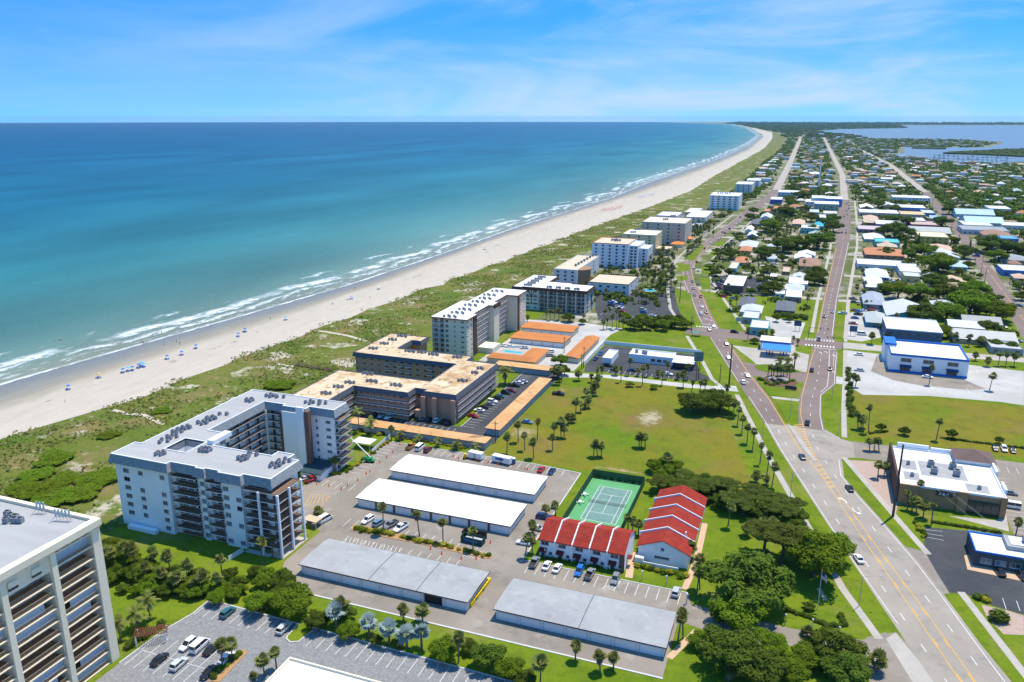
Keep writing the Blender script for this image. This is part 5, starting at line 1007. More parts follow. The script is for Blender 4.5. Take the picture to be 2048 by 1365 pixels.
for i, (x0, x1, y0, y1) in enumerate(((42.6, 56.2, 268.5, 281), (37.2, 41.8, 272, 280), (37.2, 41.8, 263.4, 270), (54.8, 61.2, 260.8, 266.8))): mb = MB(); mb.box(x0, x1, y0, y1, 6.24, 6.262 + .001 * i); mb.build('roof_pad', roof_gr, ab)
blue_p = mat('bright_blue', (0.015, 0.16, 0.55), (0.012, 0.13, 0.48), .5, .6)
bs = flat_store('blue_trimmed_store', 'two-storey white store with bright blue roof edge', 'shop', 43.6, 77.2, 407.2, 436.0, 9.0, white_w, roof_wh, blue_p, 1.0)
for i, x in enumerate((50.5, 60.2, 70.6)):
    window(bs, (x, 407.15, 6.2), 0, 4.6, 1.9, .1); mb = MB(); mb.add([(x - 2.6, 407.1, 3.9), (x + 2.6, 407.1, 3.9), (x + 2.6, 405.6, 3.1), (x - 2.6, 405.6, 3.1), (x - 2.6, 405.6, 2.7), (x + 2.6, 405.6, 2.7)], [(0, 1, 2, 3), (3, 2, 5, 4)]); mb.build('awning', mat('navy_awning', (0.02, 0.05, 0.13), rough=.8), bs)
    mb = MB(); mb.box(x - 2.2, x + 2.2, 407.05, 407.18, .1, 2.6); mb.build('shopfront', glass, bs)
mb = MB(); mb.box(43.5, 77.3, 406.9, 407.12, 0, .9); mb.build('plinth', blue_p, bs)
mb = MB(); mb.box(42.2, 47.4, 424, 437.5, 0, 9.6); mb.build('stair_block', white_w, bs); mb = MB(); mb.box(42.1, 47.5, 423.9, 437.6, 8.6, 9.62); mb.build('blue_band', blue_p, bs)
gs = thing('fuel_station', 'fuel station with white canopy and blue band between the two roads', 'fuel station', (-10, 424, 0))
mb = MB(); mb.box(-17.6, -3.0, 424, 433.5, 0, 4.3); mb.build('shop', white_w, gs); mb = MB(); mb.box(-18, -2.6, 423.4, 434, 5.0, 5.12); mb.build('roof', roof_wh, gs); mb = MB(); mb.box(-18.05, -2.55, 423.35, 434.05, 4.0, 4.99); mb.build('blue_band', blue_p, gs)
a_, b_ = z6(672, 452, 4.6), z6(938, 420, 4.6)
mb = MB(); mb.box(-16.2, -1.9, 409.5, 420.5, 4.5, 4.62); mb.build('canopy_roof', mat('canopy_blue', (0.03, 0.23, 0.62), (0.025, 0.19, 0.54), .4, .6), gs); mb = MB(); mb.box(-16.3, -1.8, 409.4, 420.6, 3.7, 4.49); mb.build('canopy', white_p, gs)
for x in (-12.4, -5.5):
    mb = MB(); mb.box(x - .35, x + .35, 414.6, 415.4, 0, 3.7); mb.build('column', stone_b, gs)
    for dx in (-1.4, 1.4): mb = MB(); mb.box(x + dx - .35, x + dx + .35, 414.5, 415.5, 0, 1.7); mb.build('fuel_pump', blue_p, gs)
di = flat_store('diner', 'low diner with white roof and blue edge in dark car park', 'restaurant', 51.6, 82, 225.2, 237.0, 4.5, dkgrey, roof_wh, blue_p, .45, wins=[('S', x, 1.9, 2.6, 1.5) for x in (54.5, 58, 61.5, 65)])
mb = MB(); mb.box(60, 72, 229.5, 236.2, 4.06, 5.3); mb.build('roof_well', roof_gr, di); mb = MB(); mb.box(61, 71, 230.5, 235.4, 5.31, 5.5); mb.build('roof_hatch', roof_wh, di)
for zf, x, y in ((z8, 1020, 605),): c = zf(x, y, 5); ac_unit((65, 233, 5.5), 'air handler on the diner roof', 2.0)
br = flat_store('flat_roofed_building', 'broad flat white roof with rust-stained parapet at the bottom frame edge', 'building', -96.6, -62, 85, 120.3, 6.0, tower_w, layered('stained_roof', (0.66, 0.64, 0.58), [((0.72, 0.70, 0.66), .1, .4, .6, .9), ((0.40, 0.26, 0.14), .22, .62, .74, .6)]), tower_w, .5)
# roadside sculpture garden signs, bus shelter
bsr = thing('bus_shelter', 'small green-roofed bus shelter beside the shore road', 'bus shelter', (*z6(55, 330), 0)); mb = MB()
for dx in (-2, 2):
    for dy in (-.8, .8): mb.tube((dx, dy, 0), (dx, dy, 2.3), .06)
put('posts', mb.mesh('posts', dkgrey), bsr); mb = MB(); mb.add([(-2.5, -1.3, 2.3), (2.5, -1.3, 2.3), (2.5, 1.3, 2.3), (-2.5, 1.3, 2.3), (-2, 0, 2.9), (2, 0, 2.9)], [(0, 1, 5, 4), (2, 3, 4, 5), (1, 2, 5), (3, 0, 4), (0, 3, 2, 1)]); put('roof', mb.mesh('roof', mat('green_roof', (0.03, 0.22, 0.16), rough=.6)), bsr); put('bench', MB().box(-1.5, 1.5, .2, .6, .4, .5).mesh('bench', dkgrey), bsr)
# ------------------------------------------------------------------ condominiums and houses farther along the shore
LM = []     # landmarks for labels: (phrase, x, y)
def rect_px(zf, sw, ne, z):
    a, b = zf(*sw, z), zf(*ne, z); return min(a[0], b[0]), max(a[0], b[0]), min(a[1], b[1]), max(a[1], b[1])
def tower_block(label, r, h, nf, wallc, roofc, ncol, ecol, edge=None, cat='building', ww=1.8, name='apartment_block'):
    x0, x1, y0, y1 = r; W_ = []
    for f in range(nf):
        z = (f + .55) * (h - .8) / nf
        for i in range(ncol): W_.append(('S', x0 + (x1 - x0) * (i + .6) / (ncol + .2), z, ww, 1.4))
        for i in range(ecol): W_.append(('E', y0 + (y1 - y0) * (i + .6) / (ecol + .2), z, ww, 1.4))
    return flat_store(name, label, cat, x0, x1, y0, y1, h, paint_oc, roof_oc, edge, .5, wallc, W_, True, roofc)
WH_ = (.78, .78, .78); tanr = (.6, .5, .36); whr = (.78, .78, .78)
R5 = rect_px(zI, (490, 625), (905, 510), 12); t = tower_block('low cream condominium with tan roof and curved brown corner', R5, 12, 4, (.66, .66, .66), tanr, 3, 2)
mb = MB(); c = (R5[1] - 2, R5[2] + 12); mb.lathe([(9, 0), (9, 10.6), (9.6, 10.6), (9.6, 11.4)], 20, c); o = mb.build('curved_corner', mat('curve_brown', (0.34, 0.20, 0.11), (0.28, 0.16, .09), .8, .9), t)
R6 = rect_px(zI, (800, 745), (1262, 695), 8); tower_block('two-storey motel wing with tan roof beside the swimming pool', R6, 8, 2, (.68, .68, .68), tanr, 5, 2, brown)
R7 = rect_px(zI, (838, 388), (1275, 335), 20); t = tower_block('pale blue-white seven-storey hotel with terracotta trim', (R7[0], R7[0] + 30, R7[2], R7[2] + 34), 20, 7, (.66, .72, .80), tanr, 5, 3, mat('terracotta', (0.55, .17, .08), rough=.8))
tower_block('stepped white wing of the pale blue hotel', (R7[0] + 30.1, R7[0] + 37, R7[2] + 5, R7[2] + 34), 18.5, 7, (.70, .74, .80), WH_, 2, 4); tower_block('lower white corner wing of the pale blue hotel', (R7[0] + 37.1, R7[0] + 44, R7[2] + 12, R7[2] + 34), 15.5, 6, (.72, .75, .80), WH_, 1, 3)
R8 = rect_px(zI, (1098, 318), (1365, 268), 18); tower_block('narrow yellow-sided hotel behind the pale blue hotel', (R8[0], R8[0] + 30, R8[2] + 8, R8[2] + 40), 18, 6, (.70, .58, .34), whr, 3, 4)
R9 = rect_px(zI, (1292, 198), (1600, 150), 21); tower_block('tall tan hotel with pale roof near the beach', (R9[0], R9[0] + 42, R9[2], R9[2] + 45), 21, 6, (.52, .47, .38), (.66, .58, .45), 4, 2)
R10 = rect_px(zO, (1020, 485), (1430, 448), 6); tower_block('low tan restaurant with red fascia beside palm drive', R10, 6, 1, (.42, .34, .26), tanr, 3, 1, maroon)
for i, (zf, sw, ne, z, wc_, rc, lb) in enumerate([(zI, (1690, 152), (1940, 100), 9, (.70, .66, .56), whr, 'white-roofed three-storey inn near the shore road'), (zI, (1680, 110), (1850, 75), 8, (.6, .55, .5), (.66, .6, .5), 'tan flat-roofed inn wing behind the white inn'), (zI, (1425, 140), (1660, 112), 12, (.6, .62, .66), whr, 'white hotel wing behind the tall tan hotel'), (zI, (1680, 235), (1850, 215), 4, (.6, .6, .62), whr, 'low white pavilion beside the tall tan hotel')]):
    tower_block(lb, rect_px(zf, sw, ne, z), z, max(int(z / 3), 1), wc_, rc, 4, 2)
RH = rect_px(zB, (1432, 548), (1600, 492), 19); th_ = tower_block('white modern hotel with dark balcony stacks near the beach', (RH[0], RH[0] + 38, RH[2], RH[2] + 50), 19, 6, (.80, .81, .80), whr, 5, 5, ww=3.0)
for k in range(6): ac_unit((RH[0] + 8 + k * 3, RH[2] + 25 + (k % 2) * 4, 18.55), 'air conditioner on the white modern hotel roof', 2.0)
RB = rect_px(zB, (1606, 472), (1690, 432), 16); tower_block('grey-white apartment tower among beach houses', (RB[0], RB[0] + 26, RB[2], RB[2] + 60), 16, 6, (.66, .66, .64), (.6, .6, .56), 3, 5)
RC = rect_px(zB, (1682, 446), (1740, 425), 14); tower_block('pale grey apartment block behind the grey-white tower', (RC[0], RC[0] + 22, RC[2], RC[2] + 50), 14, 5, (.68, .70, .72), whr, 3, 4)
for k, (zf, x, y) in enumerate(((zI, 1020, 372), (zI, 1060, 345), (zI, 1050, 378), (zI, 1490, 185), (zI, 1520, 160), (zI, 1560, 152), (zI, 1195, 302), (zI, 1235, 275))):
    zz = 19.55 if k < 3 else 20.55 if k < 6 else 17.55; c = zf(x, y, zz)
    for j in range(3): ac_unit((c[0] + j * 1.7, c[1] + j * 1.1, zz), ('air conditioner on the pale blue hotel roof', 'air conditioner on the tall tan hotel roof', 'air conditioner on the yellow hotel roof')[0 if k < 3 else 1 if k < 6 else 2], 1.7)
for k in range(7): c = zI(690 + k * 26, 605 - k * 15, 11.5); ac_unit((c[0], c[1], 11.55), 'air conditioner on the low cream condominium roof', 1.8)
for zf, a, b in ((zI, (1550, 395), (1700, 370)), (zI, (1640, 345), (1775, 325))):
    x0, x1, y0, y1 = rect_px(zf, a, b, 4); gable('pavilion', 'orange-roofed pavilion beside the tall tan hotel', 'pavilion', x0, x1, y0, y0 + 14, 3.2, 2.0, 'x', mat('bright_orange', (0.62, .20, .03), rough=.8), cream_w, hip=5)
# houses and shops of the town: (zoom, sw px, ne px, height, kind, wall colour, roof colour, description)
WH = (.74, .74, .74); GR = (.30, .32, .34); DG = (.13, .14, .16); TL = (.16, .44, .44); BL = (.08, .22, .55); TN = (.52, .42, .30); OR = (.50, .21, .10); BR = (.33, .19, .13); LG = (.52, .55, .58); YE = (.66, .46, .12); LB = (.42, .56, .66); SG = (.36, .44, .38); PK = (.60, .40, .30)
TOWN = [(zH, (405, 298), (715, 145), 6, 'f', (.16, .10, .09), WH, 'brown-walled shop with long white flat roof'), (zH, (575, 525), (812, 440), 4, 'h', GR, DG, 'dark grey hip-roofed house south of the brown-walled shop'), (zH, (600, 600), (892, 530), 4, 'h', LG, LG, 'pale blue-grey hip-roofed house on the corner block'), (zH, (630, 690), (850, 622), 4, 'f', GR, LG, 'grey flat-roofed office on the corner block'), (zH, (720, 808), (965, 732), 4.5, 'f', TL, (.60, .57, .50), 'teal-walled corner office with cream roof'), (zH, (1152, 438), (1352, 360), 4, 'f', (.3, .22, .2), WH, 'white-roofed house beside the long lawn'), (zH, (1030, 402), (1150, 368), 3.5, 'f', WH, WH, 'small white annex west of the long lawn house'), (zH, (1142, 332), (1386, 285), 4, 'h', TL, LG, 'pale teal cottage between white-roofed houses'), (zH, (1188, 277), (1425, 215), 4, 'f', LG, WH, 'white flat-roofed cottage beside the oak'), (zH, (1022, 578), (1286, 490), 4.2, 'h', DG, DG, 'charcoal hip-roofed house behind the hedge'), (zH, (965, 197), (1056, 165), 3, 'f', (.25, .2, .3), WH, 'small white-roofed shed by the palms'), (zH, (1235, 197), (1402, 158), 4, 'g', LG, LG, 'light grey cottage behind the oak'),
 (zG, (360, 1000), (512, 925), 4, 'f', TL, (.62, .52, .40), 'teal kiosk with tan roof'), (zG, (432, 908), (636, 852), 4, 'h', BL, OR, 'blue cottage with orange roof'), (zG, (1262, 950), (1545, 870), 4.5, 'h', TN, BR, 'tan shop with brown hip roof'), (zG, (1206, 862), (1432, 815), 4, 'g', WH, WH, 'white metal-roofed cottage'), (zG, (1250, 815), (1480, 785), 4, 'g', LB, WH, 'white-roofed cottage with blue trim'), (zG, (1052, 1045), (1162, 985), 3, 'f', BR, TN, 'small tan shed'), (zG, (500, 705), (762, 650), 4, 'h', LG, LG, 'light grey hip-roofed bungalow'), (zG, (500, 762), (682, 720), 3.5, 'h', PK, OR, 'orange-roofed bungalow'), (zG, (570, 500), (702, 458), 6, 'g', WH, WH, 'two-storey white house'), (zG, (602, 570), (762, 532), 5, 'g', BL, WH, 'white-roofed house with blue base'), (zG, (640, 415), (832, 350), 5, 'h', GR, DG, 'slate hip-roofed house'), (zG, (770, 340), (942, 288), 6, 'g', LB, LG, 'pale teal gabled house'), (zG, (1292, 485), (1527, 448), 6, 'f', TL, (.62, .58, .5), 'teal motel block with cream roof'), (zG, (1470, 447), (1602, 405), 5, 'h', TL, (.06, .42, .60), 'blue-roofed cottage'), (zG, (1386, 585), (1582, 535), 4.5, 'g', SG, (.36, .46, .40), 'sage green gabled house'), (zG, (940, 243), (1227, 203), 7, 'f', TN, OR, 'long shop with orange roof band'), (zG, (820, 272), (942, 242), 4, 'f', PK, OR, 'small orange-roofed shop'), (zG, (1465, 175), (1768, 128), 9, 'f', SG, WH, 'large sage green theatre'), (zG, (1350, 150), (1462, 118), 7, 'f', LG, WH, 'white-roofed shop beside the sage theatre'), (zG, (1400, 285), (1525, 250), 5, 'f', TL, LG, 'teal flat-roofed shop'), (zG, (1580, 300), (1752, 272), 5, 'f', LB, (.6, .56, .48), 'pale blue flat-roofed shop'), (zG, (1500, 352), (1662, 320), 5, 'f', (.04, .35, .55), WH, 'bright blue-walled shop'), (zG, (1432, 100), (1602, 12), 11, 'f', LB, WH, 'white and blue striped store'), (zG, (1604, 112), (1800, 30), 11, 'f', BL, WH, 'tall white surf shop with blue side'), (zG, (900, 120), (1072, 72), 7, 'f', (.05, .1, .4), WH, 'dark blue surf shop with white roof'), (zG, (1000, 28), (1290, -10), 7, 'f', LB, WH, 'long white-roofed shop with pale blue wall'), (zG, (1180, 420), (1350, 372), 4, 'h', TN, PK, 'pink-roofed bungalow'),
 (zE, (505, 85), (872, 42), 7, 'f', (.58, .66, .74), WH, 'long pale blue warehouse with white roof'), (zE, (115, 262), (540, 232), 5, 'f', TN, WH, 'long white-roofed shop row with orange awning'), (zE, (165, 335), (316, 296), 4, 'h', BR, PK, 'brown hip-roofed hut'), (zE, (165, 372), (306, 338), 4, 'h', BR, TN, 'tan hip-roofed hut'), (zE, (310, 400), (572, 348), 5, 'f', (.2, .15, .4), WH, 'bright white-roofed shop with purple wall'), (zE, (95, 460), (382, 425), 4, 'f', (.22, .16, .2), (.5, .42, .42), 'mauve flat-roofed shop row'), (zE, (818, 545), (1086, 483), 7, 'f', YE, (.70, .62, .44), 'yellow two-storey block with cream roof'), (zE, (720, 405), (986, 366), 5, 'f', (.16, .03, .08), (.5, .36, .32), 'maroon-walled building'), (zE, (180, 738), (592, 668), 5, 'h', BR, OR, 'long brown hip-roofed restaurant'), (zE, (300, 608), (562, 578), 5, 'f', TL, (.1, .45, .45), 'teal-roofed shop'), (zE, (325, 650), (532, 600), 4, 'h', TN, TN, 'thatch-coloured hip roof'), (zE, (920, 695), (1172, 642), 4.5, 'h', PK, PK, 'peach hip-roofed house'), (zE, (950, 770), (1232, 715), 4.5, 'g', LG, LG, 'long grey-roofed house'), (zE, (90, 870), (592, 832), 4.5, 'f', LG, (.7, .68, .62), 'white shopping strip'), (zE, (592, 955), (762, 852), 5, 'f', WH, (.74, .72, .66), 'white end unit of the shopping strip'), (zE, (1250, 262), (1536, 180), 7, 'g', LB, LB, 'light blue metal shed'), (zE, (1362, 356), (1622, 258), 7, 'g', LB, (.45, .62, .72), 'large light blue metal warehouse'), (zE, (1340, 408), (1602, 370), 5, 'f', LG, WH, 'white-roofed workshop'), (zE, (1330, 465), (1752, 408), 5, 'f', LG, GR, 'long grey workshop'), (zE, (1575, 515), (1802, 448), 5, 'h', TN, BR, 'brown-roofed diner'), (zE, (1665, 565), (1872, 508), 4, 'f', BL, (.1, .35, .7), 'bright blue awninged shop'), (zE, (1806, 938), (2060, 892), 5, 'f', BL, WH, 'blue-banded white motel'), (zE, (1940, 1020), (2060, 985), 4, 'h', TN, PK, 'tan-roofed cottage at the right edge'), (zE, (1645, 218), (1808, 182), 5, 'f', LB, WH, 'white-roofed house in the trees'), (zE, (1150, 880), (1330, 825), 4.5, 'h', LB, LB, 'pale blue hip-roofed house'), (zE, (600, 205), (842, 170), 6, 'f', (.1, .2, .5), WH, 'white-roofed shop with blue canopy'), (zE, (600, 285), (842, 250), 5, 'f', TN, (.6, .45, .25), 'tan flat-roofed store'), (zE, (660, 365), (852, 325), 5, 'f', LG, WH, 'white-roofed store behind the maroon building'), (zE, (170, 560), (386, 505), 4.5, 'h', LG, WH, 'white hip-roofed house beside the grove'), (zE, (700, 480), (1130, 440), 4.5, 'g', GR, (.42, .44, .42), 'long grey-green roofed hall'), (zE, (1800, 415), (2060, 385), 5, 'f', LG, (.7, .66, .62), 'long pale motel row'), (zE, (1770, 800), (2040, 760), 4.5, 'h', GR, GR, 'grey-roofed bungalow at the right'), (zE, (120, 200), (260, 165), 4, 'g', LG, WH, 'white gabled shop'), (zE, (340, 180), (520, 140), 5, 'g', TN, LG, 'grey gabled shop'), (zE, (860, 270), (960, 235), 4, 'f', (.1, .3, .5), LG, 'small blue-grey shop'),
 (zF, (190, 232), (372, 132), 5, 'h', PK, (.72, .74, .78), 'white pyramid-roofed house'), (zF, (160, 430), (382, 308), 5, 'h', GR, (.34, .38, .44), 'slate pyramid-roofed bar'), (zF, (430, 562), (846, 425), 6, 'g', (.03, .36, .38), (.52, .53, .54), 'teal-walled hall with grey metal roof'), (zF, (190, 645), (412, 545), 4.5, 'h', (.03, .22, .36), (.42, .46, .44), 'blue mural shop with grey hip roof'), (zF, (430, 745), (1012, 652), 8, 'f', (.06, .11, .19), WH, 'navy two-storey shop with white roof'), (zF, (640, 128), (806, 88), 5, 'f', (.5, .46, .22), LG, 'mustard-walled shed'), (zF, (890, 152), (1056, 105), 4.5, 'g', LG, (.62, .66, .70), 'small pale gabled cottage'), (zF, (1060, 182), (1342, 148), 3.5, 'g', TN, (.55, .42, .28), 'tan-roofed motel row'), (zF, (950, 245), (1462, 215), 3.5, 'g', TN, (.5, .38, .26), 'long tan-roofed motel row'), (zF, (1160, 700), (1532, 652), 4, 'g', GR, (.62, .62, .60), 'white-roofed verandah house'), (zF, (1212, 835), (1882, 772), 4, 'g', TN, (.50, .49, .46), 'long grey-roofed apartment row'), (zF, (1660, 965), (1962, 905), 3.5, 'f', GR, (.45, .46, .47), 'grey flat-roofed block near the blue store'), (zF, (1330, 652), (1732, 600), 4, 'g', GR, (.38, .38, .36), 'weathered grey-roofed house'), (zF, (190, 112), (432, 40), 5, 'h', BL, (.60, .66, .72), 'pale blue-roofed house'), (zF, (1130, 352), (1320, 300), 4, 'g', TN, (.55, .50, .46), 'low cream-roofed house in the trees')]
hwin = {}
def house(zf, sw, ne, h, kind, wcol, rcol, label, name='house', cat='house'):
    x0, x1, y0, y1 = rect_px(zf, sw, ne, h); lab0 = label
    if len(label.split()) < 6: label += ' inland of the shore road'
    x1 = max(x1, x0 + 4); y1 = min(max(y1, y0 + 5), y0 + 38)
    if kind == 'f':
        n = max(2, int((x1 - x0) / 4.5)); w_ = [('S', x0 + (x1 - x0) * (i + .5) / n, 1.7, 1.8, 1.3) for i in range(n)]
        if h > 6: w_ += [('S', x0 + (x1 - x0) * (i + .5) / n, h * .68, 1.6, 1.2) for i in range(n)]
        r = flat_store(name, label, cat, x0, x1, y0, y1, h, paint_oc, roof_oc, white_p if rcol is WH else None, .4, wcol, w_, True, rcol)
    else:
        ax = 'x' if (x1 - x0) > (y1 - y0) else 'y'; sp = min(x1 - x0, y1 - y0)
        r = gable(name, label, cat, x0, x1, y0, y1, h * .68, h * .32 + sp * .07, ax, roof_oc, paint_oc, .5, sp * .48 if kind == 'h' else 0.0, rcol, wcol)
        n = max(1, int((x1 - x0) / 5))
        for i in range(n): window(r, (x0 + (x1 - x0) * (i + .5) / n, y0 + .48, h * .38), 0, 1.6, 1.2, simple=True)
        o = MB(); o.box((x0 + x1) / 2 - 1.9, (x0 + x1) / 2 - 1.0, y0 + .44, y0 + .5, 0, 2.0); o.build('door', brown, r)
    LM.append(('the ' + ' '.join(lab0.split(' with ')[0].split(' beside ')[0].split(' between ')[0].split(' behind ')[0].split(' south ')[0].split(' on ')[0].split(' near ')[0].split(' by ')[0].split(' in ')[0].split()[:5]), (x0 + x1) / 2, (y0 + y1) / 2)); return r
USED = []
for t in TOWN:
    r = house(*t); x0, x1, y0, y1 = rect_px(t[0], t[1], t[2], t[3]); USED.append((x0 - 3, x1 + 3, y0 - 3, max(y1, y0 + 5) + 3))
for ph, x, y in (('the white condominium', -158, 190), ('the brown brick condominium', -155, 285), ('the tall beige condominium', -163, 390), ('the half-timbered motel', -148, 475), ('the red-roofed townhouses', -45, 200), ('the tennis court', -51, 225), ('the fuel station', -10, 425), ('the blue-trimmed store', 60, 420), ('the liquor shop', 50, 275), ('the low white office', -65, 382), ('the white modern hotel', RH[0] + 18, RH[2] + 10), ('the tall tan hotel', R9[0] + 25, R9[2] + 10), ('the pale blue hotel', R7[0] + 20, R7[2]), ('the grey-white apartment tower', RB[0], RB[2])): LM.append((ph, x, y))
def near_phrase(x, y, n=1):
    px, py = proj(x, y); b = min(LM, key=lambda l: (l[1] - x) ** 2 + (l[2] - y) ** 2); qx, qy = proj(b[1], b[2])
    if abs(px - qx) > 1.3 * abs(py - qy): d = 'left of' if px < qx else 'right of'
    else: d = 'in front of' if py > qy else 'behind'
    return d + ' ' + b[0]
# ------------------------------------------------------------------ vegetation prototypes
def leaf_cloud(lobes, n, size, seed, droop=0.0):
    """lobes: (cx,cy,cz,rx,ry,rz). Leaf-clump quads on and inside each lobe's shell; returns verts, faces"""
    r = np.random.default_rng(seed); vol = np.array([l[3] * l[4] + l[4] * l[5] + l[3] * l[5] for l in lobes]); cnt = (n * vol / vol.sum()).astype(int); V = []
    for (cx, cy, cz, rx, ry, rz), k in zip(lobes, cnt):
        d = r.normal(size=(k, 3)); d /= np.linalg.norm(d, axis=1)[:, None]; rad = 0.62 + 0.44 * r.random(k) ** 0.7
        bump = 1 + .16 * np.sin(d[:, 0] * 7 + cx * 3) * np.cos(d[:, 1] * 6 + cy) + .1 * np.sin(d[:, 2] * 9 + cx)
        p = d * (rad * bump)[:, None] * np.array([rx, ry, rz]) + np.array([cx, cy, cz])
        nn = d * np.array([1 / rx, 1 / ry, 1 / rz]); nn += r.normal(size=(k, 3)) * .45 / max(rx, .5); nn[:, 2] += .25 / max(rz, .5); nn /= np.linalg.norm(nn, axis=1)[:, None]
        t = np.cross(nn, r.normal(size=(k, 3))); t /= np.linalg.norm(t, axis=1)[:, None] + 1e-9; b = np.cross(nn, t); s = size * (.6 + .8 * r.random(k))[:, None]
        q = np.stack([p - t * s, p - b * s * .55, p + t * s, p + b * s * .55], 1); V.append(q.reshape(-1, 3))
    V = np.concatenate(V); return V, np.arange(len(V)).reshape(-1, 4)
def tree_proto(kind, seed, H_, R_, m, n=8500, trunk=True, size=.21, flat=.7):
    r = random.Random(seed); lobes = []; k = r.randint(13, 18)
    for i in range(k):
        a = 2 * math.pi * i / k + r.uniform(-.3, .3); q = R_ * r.uniform(.38, .86); rr = R_ * r.uniform(.22, .40)
        lobes.append((q * math.cos(a), q * math.sin(a), H_ - R_ * flat * r.uniform(.55, 1.05), rr, rr * r.uniform(.8, 1.15), rr * flat * r.uniform(.85, 1.2)))
    lobes.append((0, 0, H_ - R_ * flat * .5, R_ * .46, R_ * .46, R_ * flat * .5))
    V, F_ = leaf_cloud(lobes, n, size, seed); cm = np_mesh('crown', V, F_, m)
    mb = MB(); th_ = H_ - R_ * flat; mb.tube((0, 0, -.1), (0.05, 0, th_ * .6), .07 * R_ + .06, .05 * R_ + .04, 7)
    for l in lobes[:7]: mb.tube((0.05, 0, th_ * .55), (l[0] * .8, l[1] * .8, l[2]), .035 * R_ + .03, .015 * R_ + .01, 5)
    return mb.mesh('trunk', bark), cm
def palm_proto(seed, H_, R_, m, nf=26, kind='fan', trunk_r=.16):
    r = random.Random(seed); mb = MB(); lean = (r.uniform(-.25, .25), r.uniform(-.25, .25)); pz = 0; pp = Vector((0, 0, -.1))
    for i in range(6):
        t = (i + 1) / 6; q = Vector((lean[0] * t * t, lean[1] * t * t, H_ * t)); mb.tube(pp, q, trunk_r * (1.25 - .35 * (i / 6)), trunk_r * (1.25 - .35 * t), 7); pp = q
    tm = mb.mesh('trunk', bark_p); top = pp; cb = MB()
    for i in range(nf): frond(cb, top, 2 * math.pi * i * .618 + r.uniform(-.2, .2), math.radians(r.uniform(-30, 80) if kind == 'fan' else r.uniform(-25, 65)), R_ * r.uniform(.85, 1.1), kind, r)
    k0 = len(cb.m)
    for i in range(6): frond(cb, top, i * 1.1 + r.uniform(-.3, .3), math.radians(r.uniform(-82, -55)), R_ * .8, kind, r)
    cb.m[k0:] = [1] * (len(cb.m) - k0)
    if kind == 'fan': cb.lathe([(.15, top.z - .9), (.34, top.z - .45), (.28, top.z + .1)], 7, (top.x, top.y), 1)
    return tm, cb.mesh('crown', [m, bark_p])
def frond(cb, top, az, el, L_, kind, r):
    d = Vector((math.cos(az) * math.cos(el), math.sin(az) * math.cos(el), math.sin(el))); side = Vector((-math.sin(az), math.cos(az), 0)); up = side.cross(d) * -1
    if kind == 'fan':
        st = top + d * L_ * .38; k = 9
        cb.quad(tuple(top + side * .03), tuple(top - side * .03), tuple(st - side * .03), tuple(st + side * .03))
        for j in range(k):
            a = (j / (k - 1) - .5) * 3.5; e = d * math.cos(a) + side * math.sin(a); l = L_ * .62 * (1 - .12 * abs(a)); tip = st + e * l + Vector((0, 0, -.18 * l)); mid = st + e * l * .6 + Vector((0, 0, -.05 * l)); w_ = side * math.cos(a) * .085 * L_ - d * math.sin(a) * .085 * L_
            cb.add([tuple(st), tuple(mid + w_), tuple(tip), tuple(mid - w_)], [(0, 1, 2, 3)])
    else:
        k = 9; pts = []
        for j in range(k + 1):
            t = j / k; pts.append(top + d * L_ * t + Vector((0, 0, -L_ * .42 * t * t * (1.0 if el > 0 else .5))))
        for j in range(k):
            a, b = pts[j], pts[j + 1]; t = (j + .5) / k; wl_ = L_ * .24 * math.sin(math.pi * min(t * .85 + .15, 1)) + .05
            for sg in (-1, 1): tip = (a + b) / 2 + side * sg * wl_ + d * wl_ * .35 + Vector((0, 0, -.35 * wl_)); cb.add([tuple(a), tuple(b), tuple(tip + d * .06), tuple(tip - d * .06)], [(0, 1, 2, 3)])
PALM = [palm_proto(10 + i, 6.5, 1.75 + .1 * i, leaf_p, 22) for i in range(4)]
COCO = [palm_proto(20 + i, 8.0, 3.4, leaf_p, 16, 'pinnate', .14) for i in range(2)]; DATE = [palm_proto(30, 8.0, 3.8, leaf_p, 34, 'pinnate', .3)]
BROAD = [tree_proto('b', 40 + i, 6.0, 4.0, leaf_b) for i in range(3)]; DARK = [tree_proto('d', 50 + i, 6.0, 4.0, leaf_d) for i in range(3)]; UMB = [tree_proto('u', 60 + i, 7.0, 4.4, leaf_o, flat=.36) for i in range(2)]
def shrub_proto(seed, m, R_=1.0, n=420, size=.16):
    r = random.Random(seed); lobes = [(r.uniform(-.4, .4), r.uniform(-.4, .4), .55 + r.uniform(-.1, .15), r.uniform(.5, .75), r.uniform(.5, .75), .5) for _ in range(4)]
    V, F_ = leaf_cloud(lobes, n, size, seed); V[:, 2] = np.maximum(V[:, 2], 0.02); return np_mesh('foliage', V, F_, m)
SHR = {'g': [shrub_proto(70 + i, leaf_b) for i in range(2)], 'd': [shrub_proto(75 + i, leaf_d) for i in range(2)], 'y': [shrub_proto(80 + i, leaf_y) for i in range(2)]}
con_r = random.Random(5); cl_ = [(con_r.uniform(-.2, .2), con_r.uniform(-.2, .2), 1 + i * 1.15, 1.7 * (1 - i / 11) + .3, 1.7 * (1 - i / 11) + .3, .9) for i in range(10)]
_V, _F = leaf_cloud(cl_, 1500, .3, 5); CONIF = (MB().tube((0, 0, 0), (0, 0, 6), .25, .1, 6).mesh('trunk', bark), np_mesh('crown', _V, _F, leaf_d))
TREEPTS = []
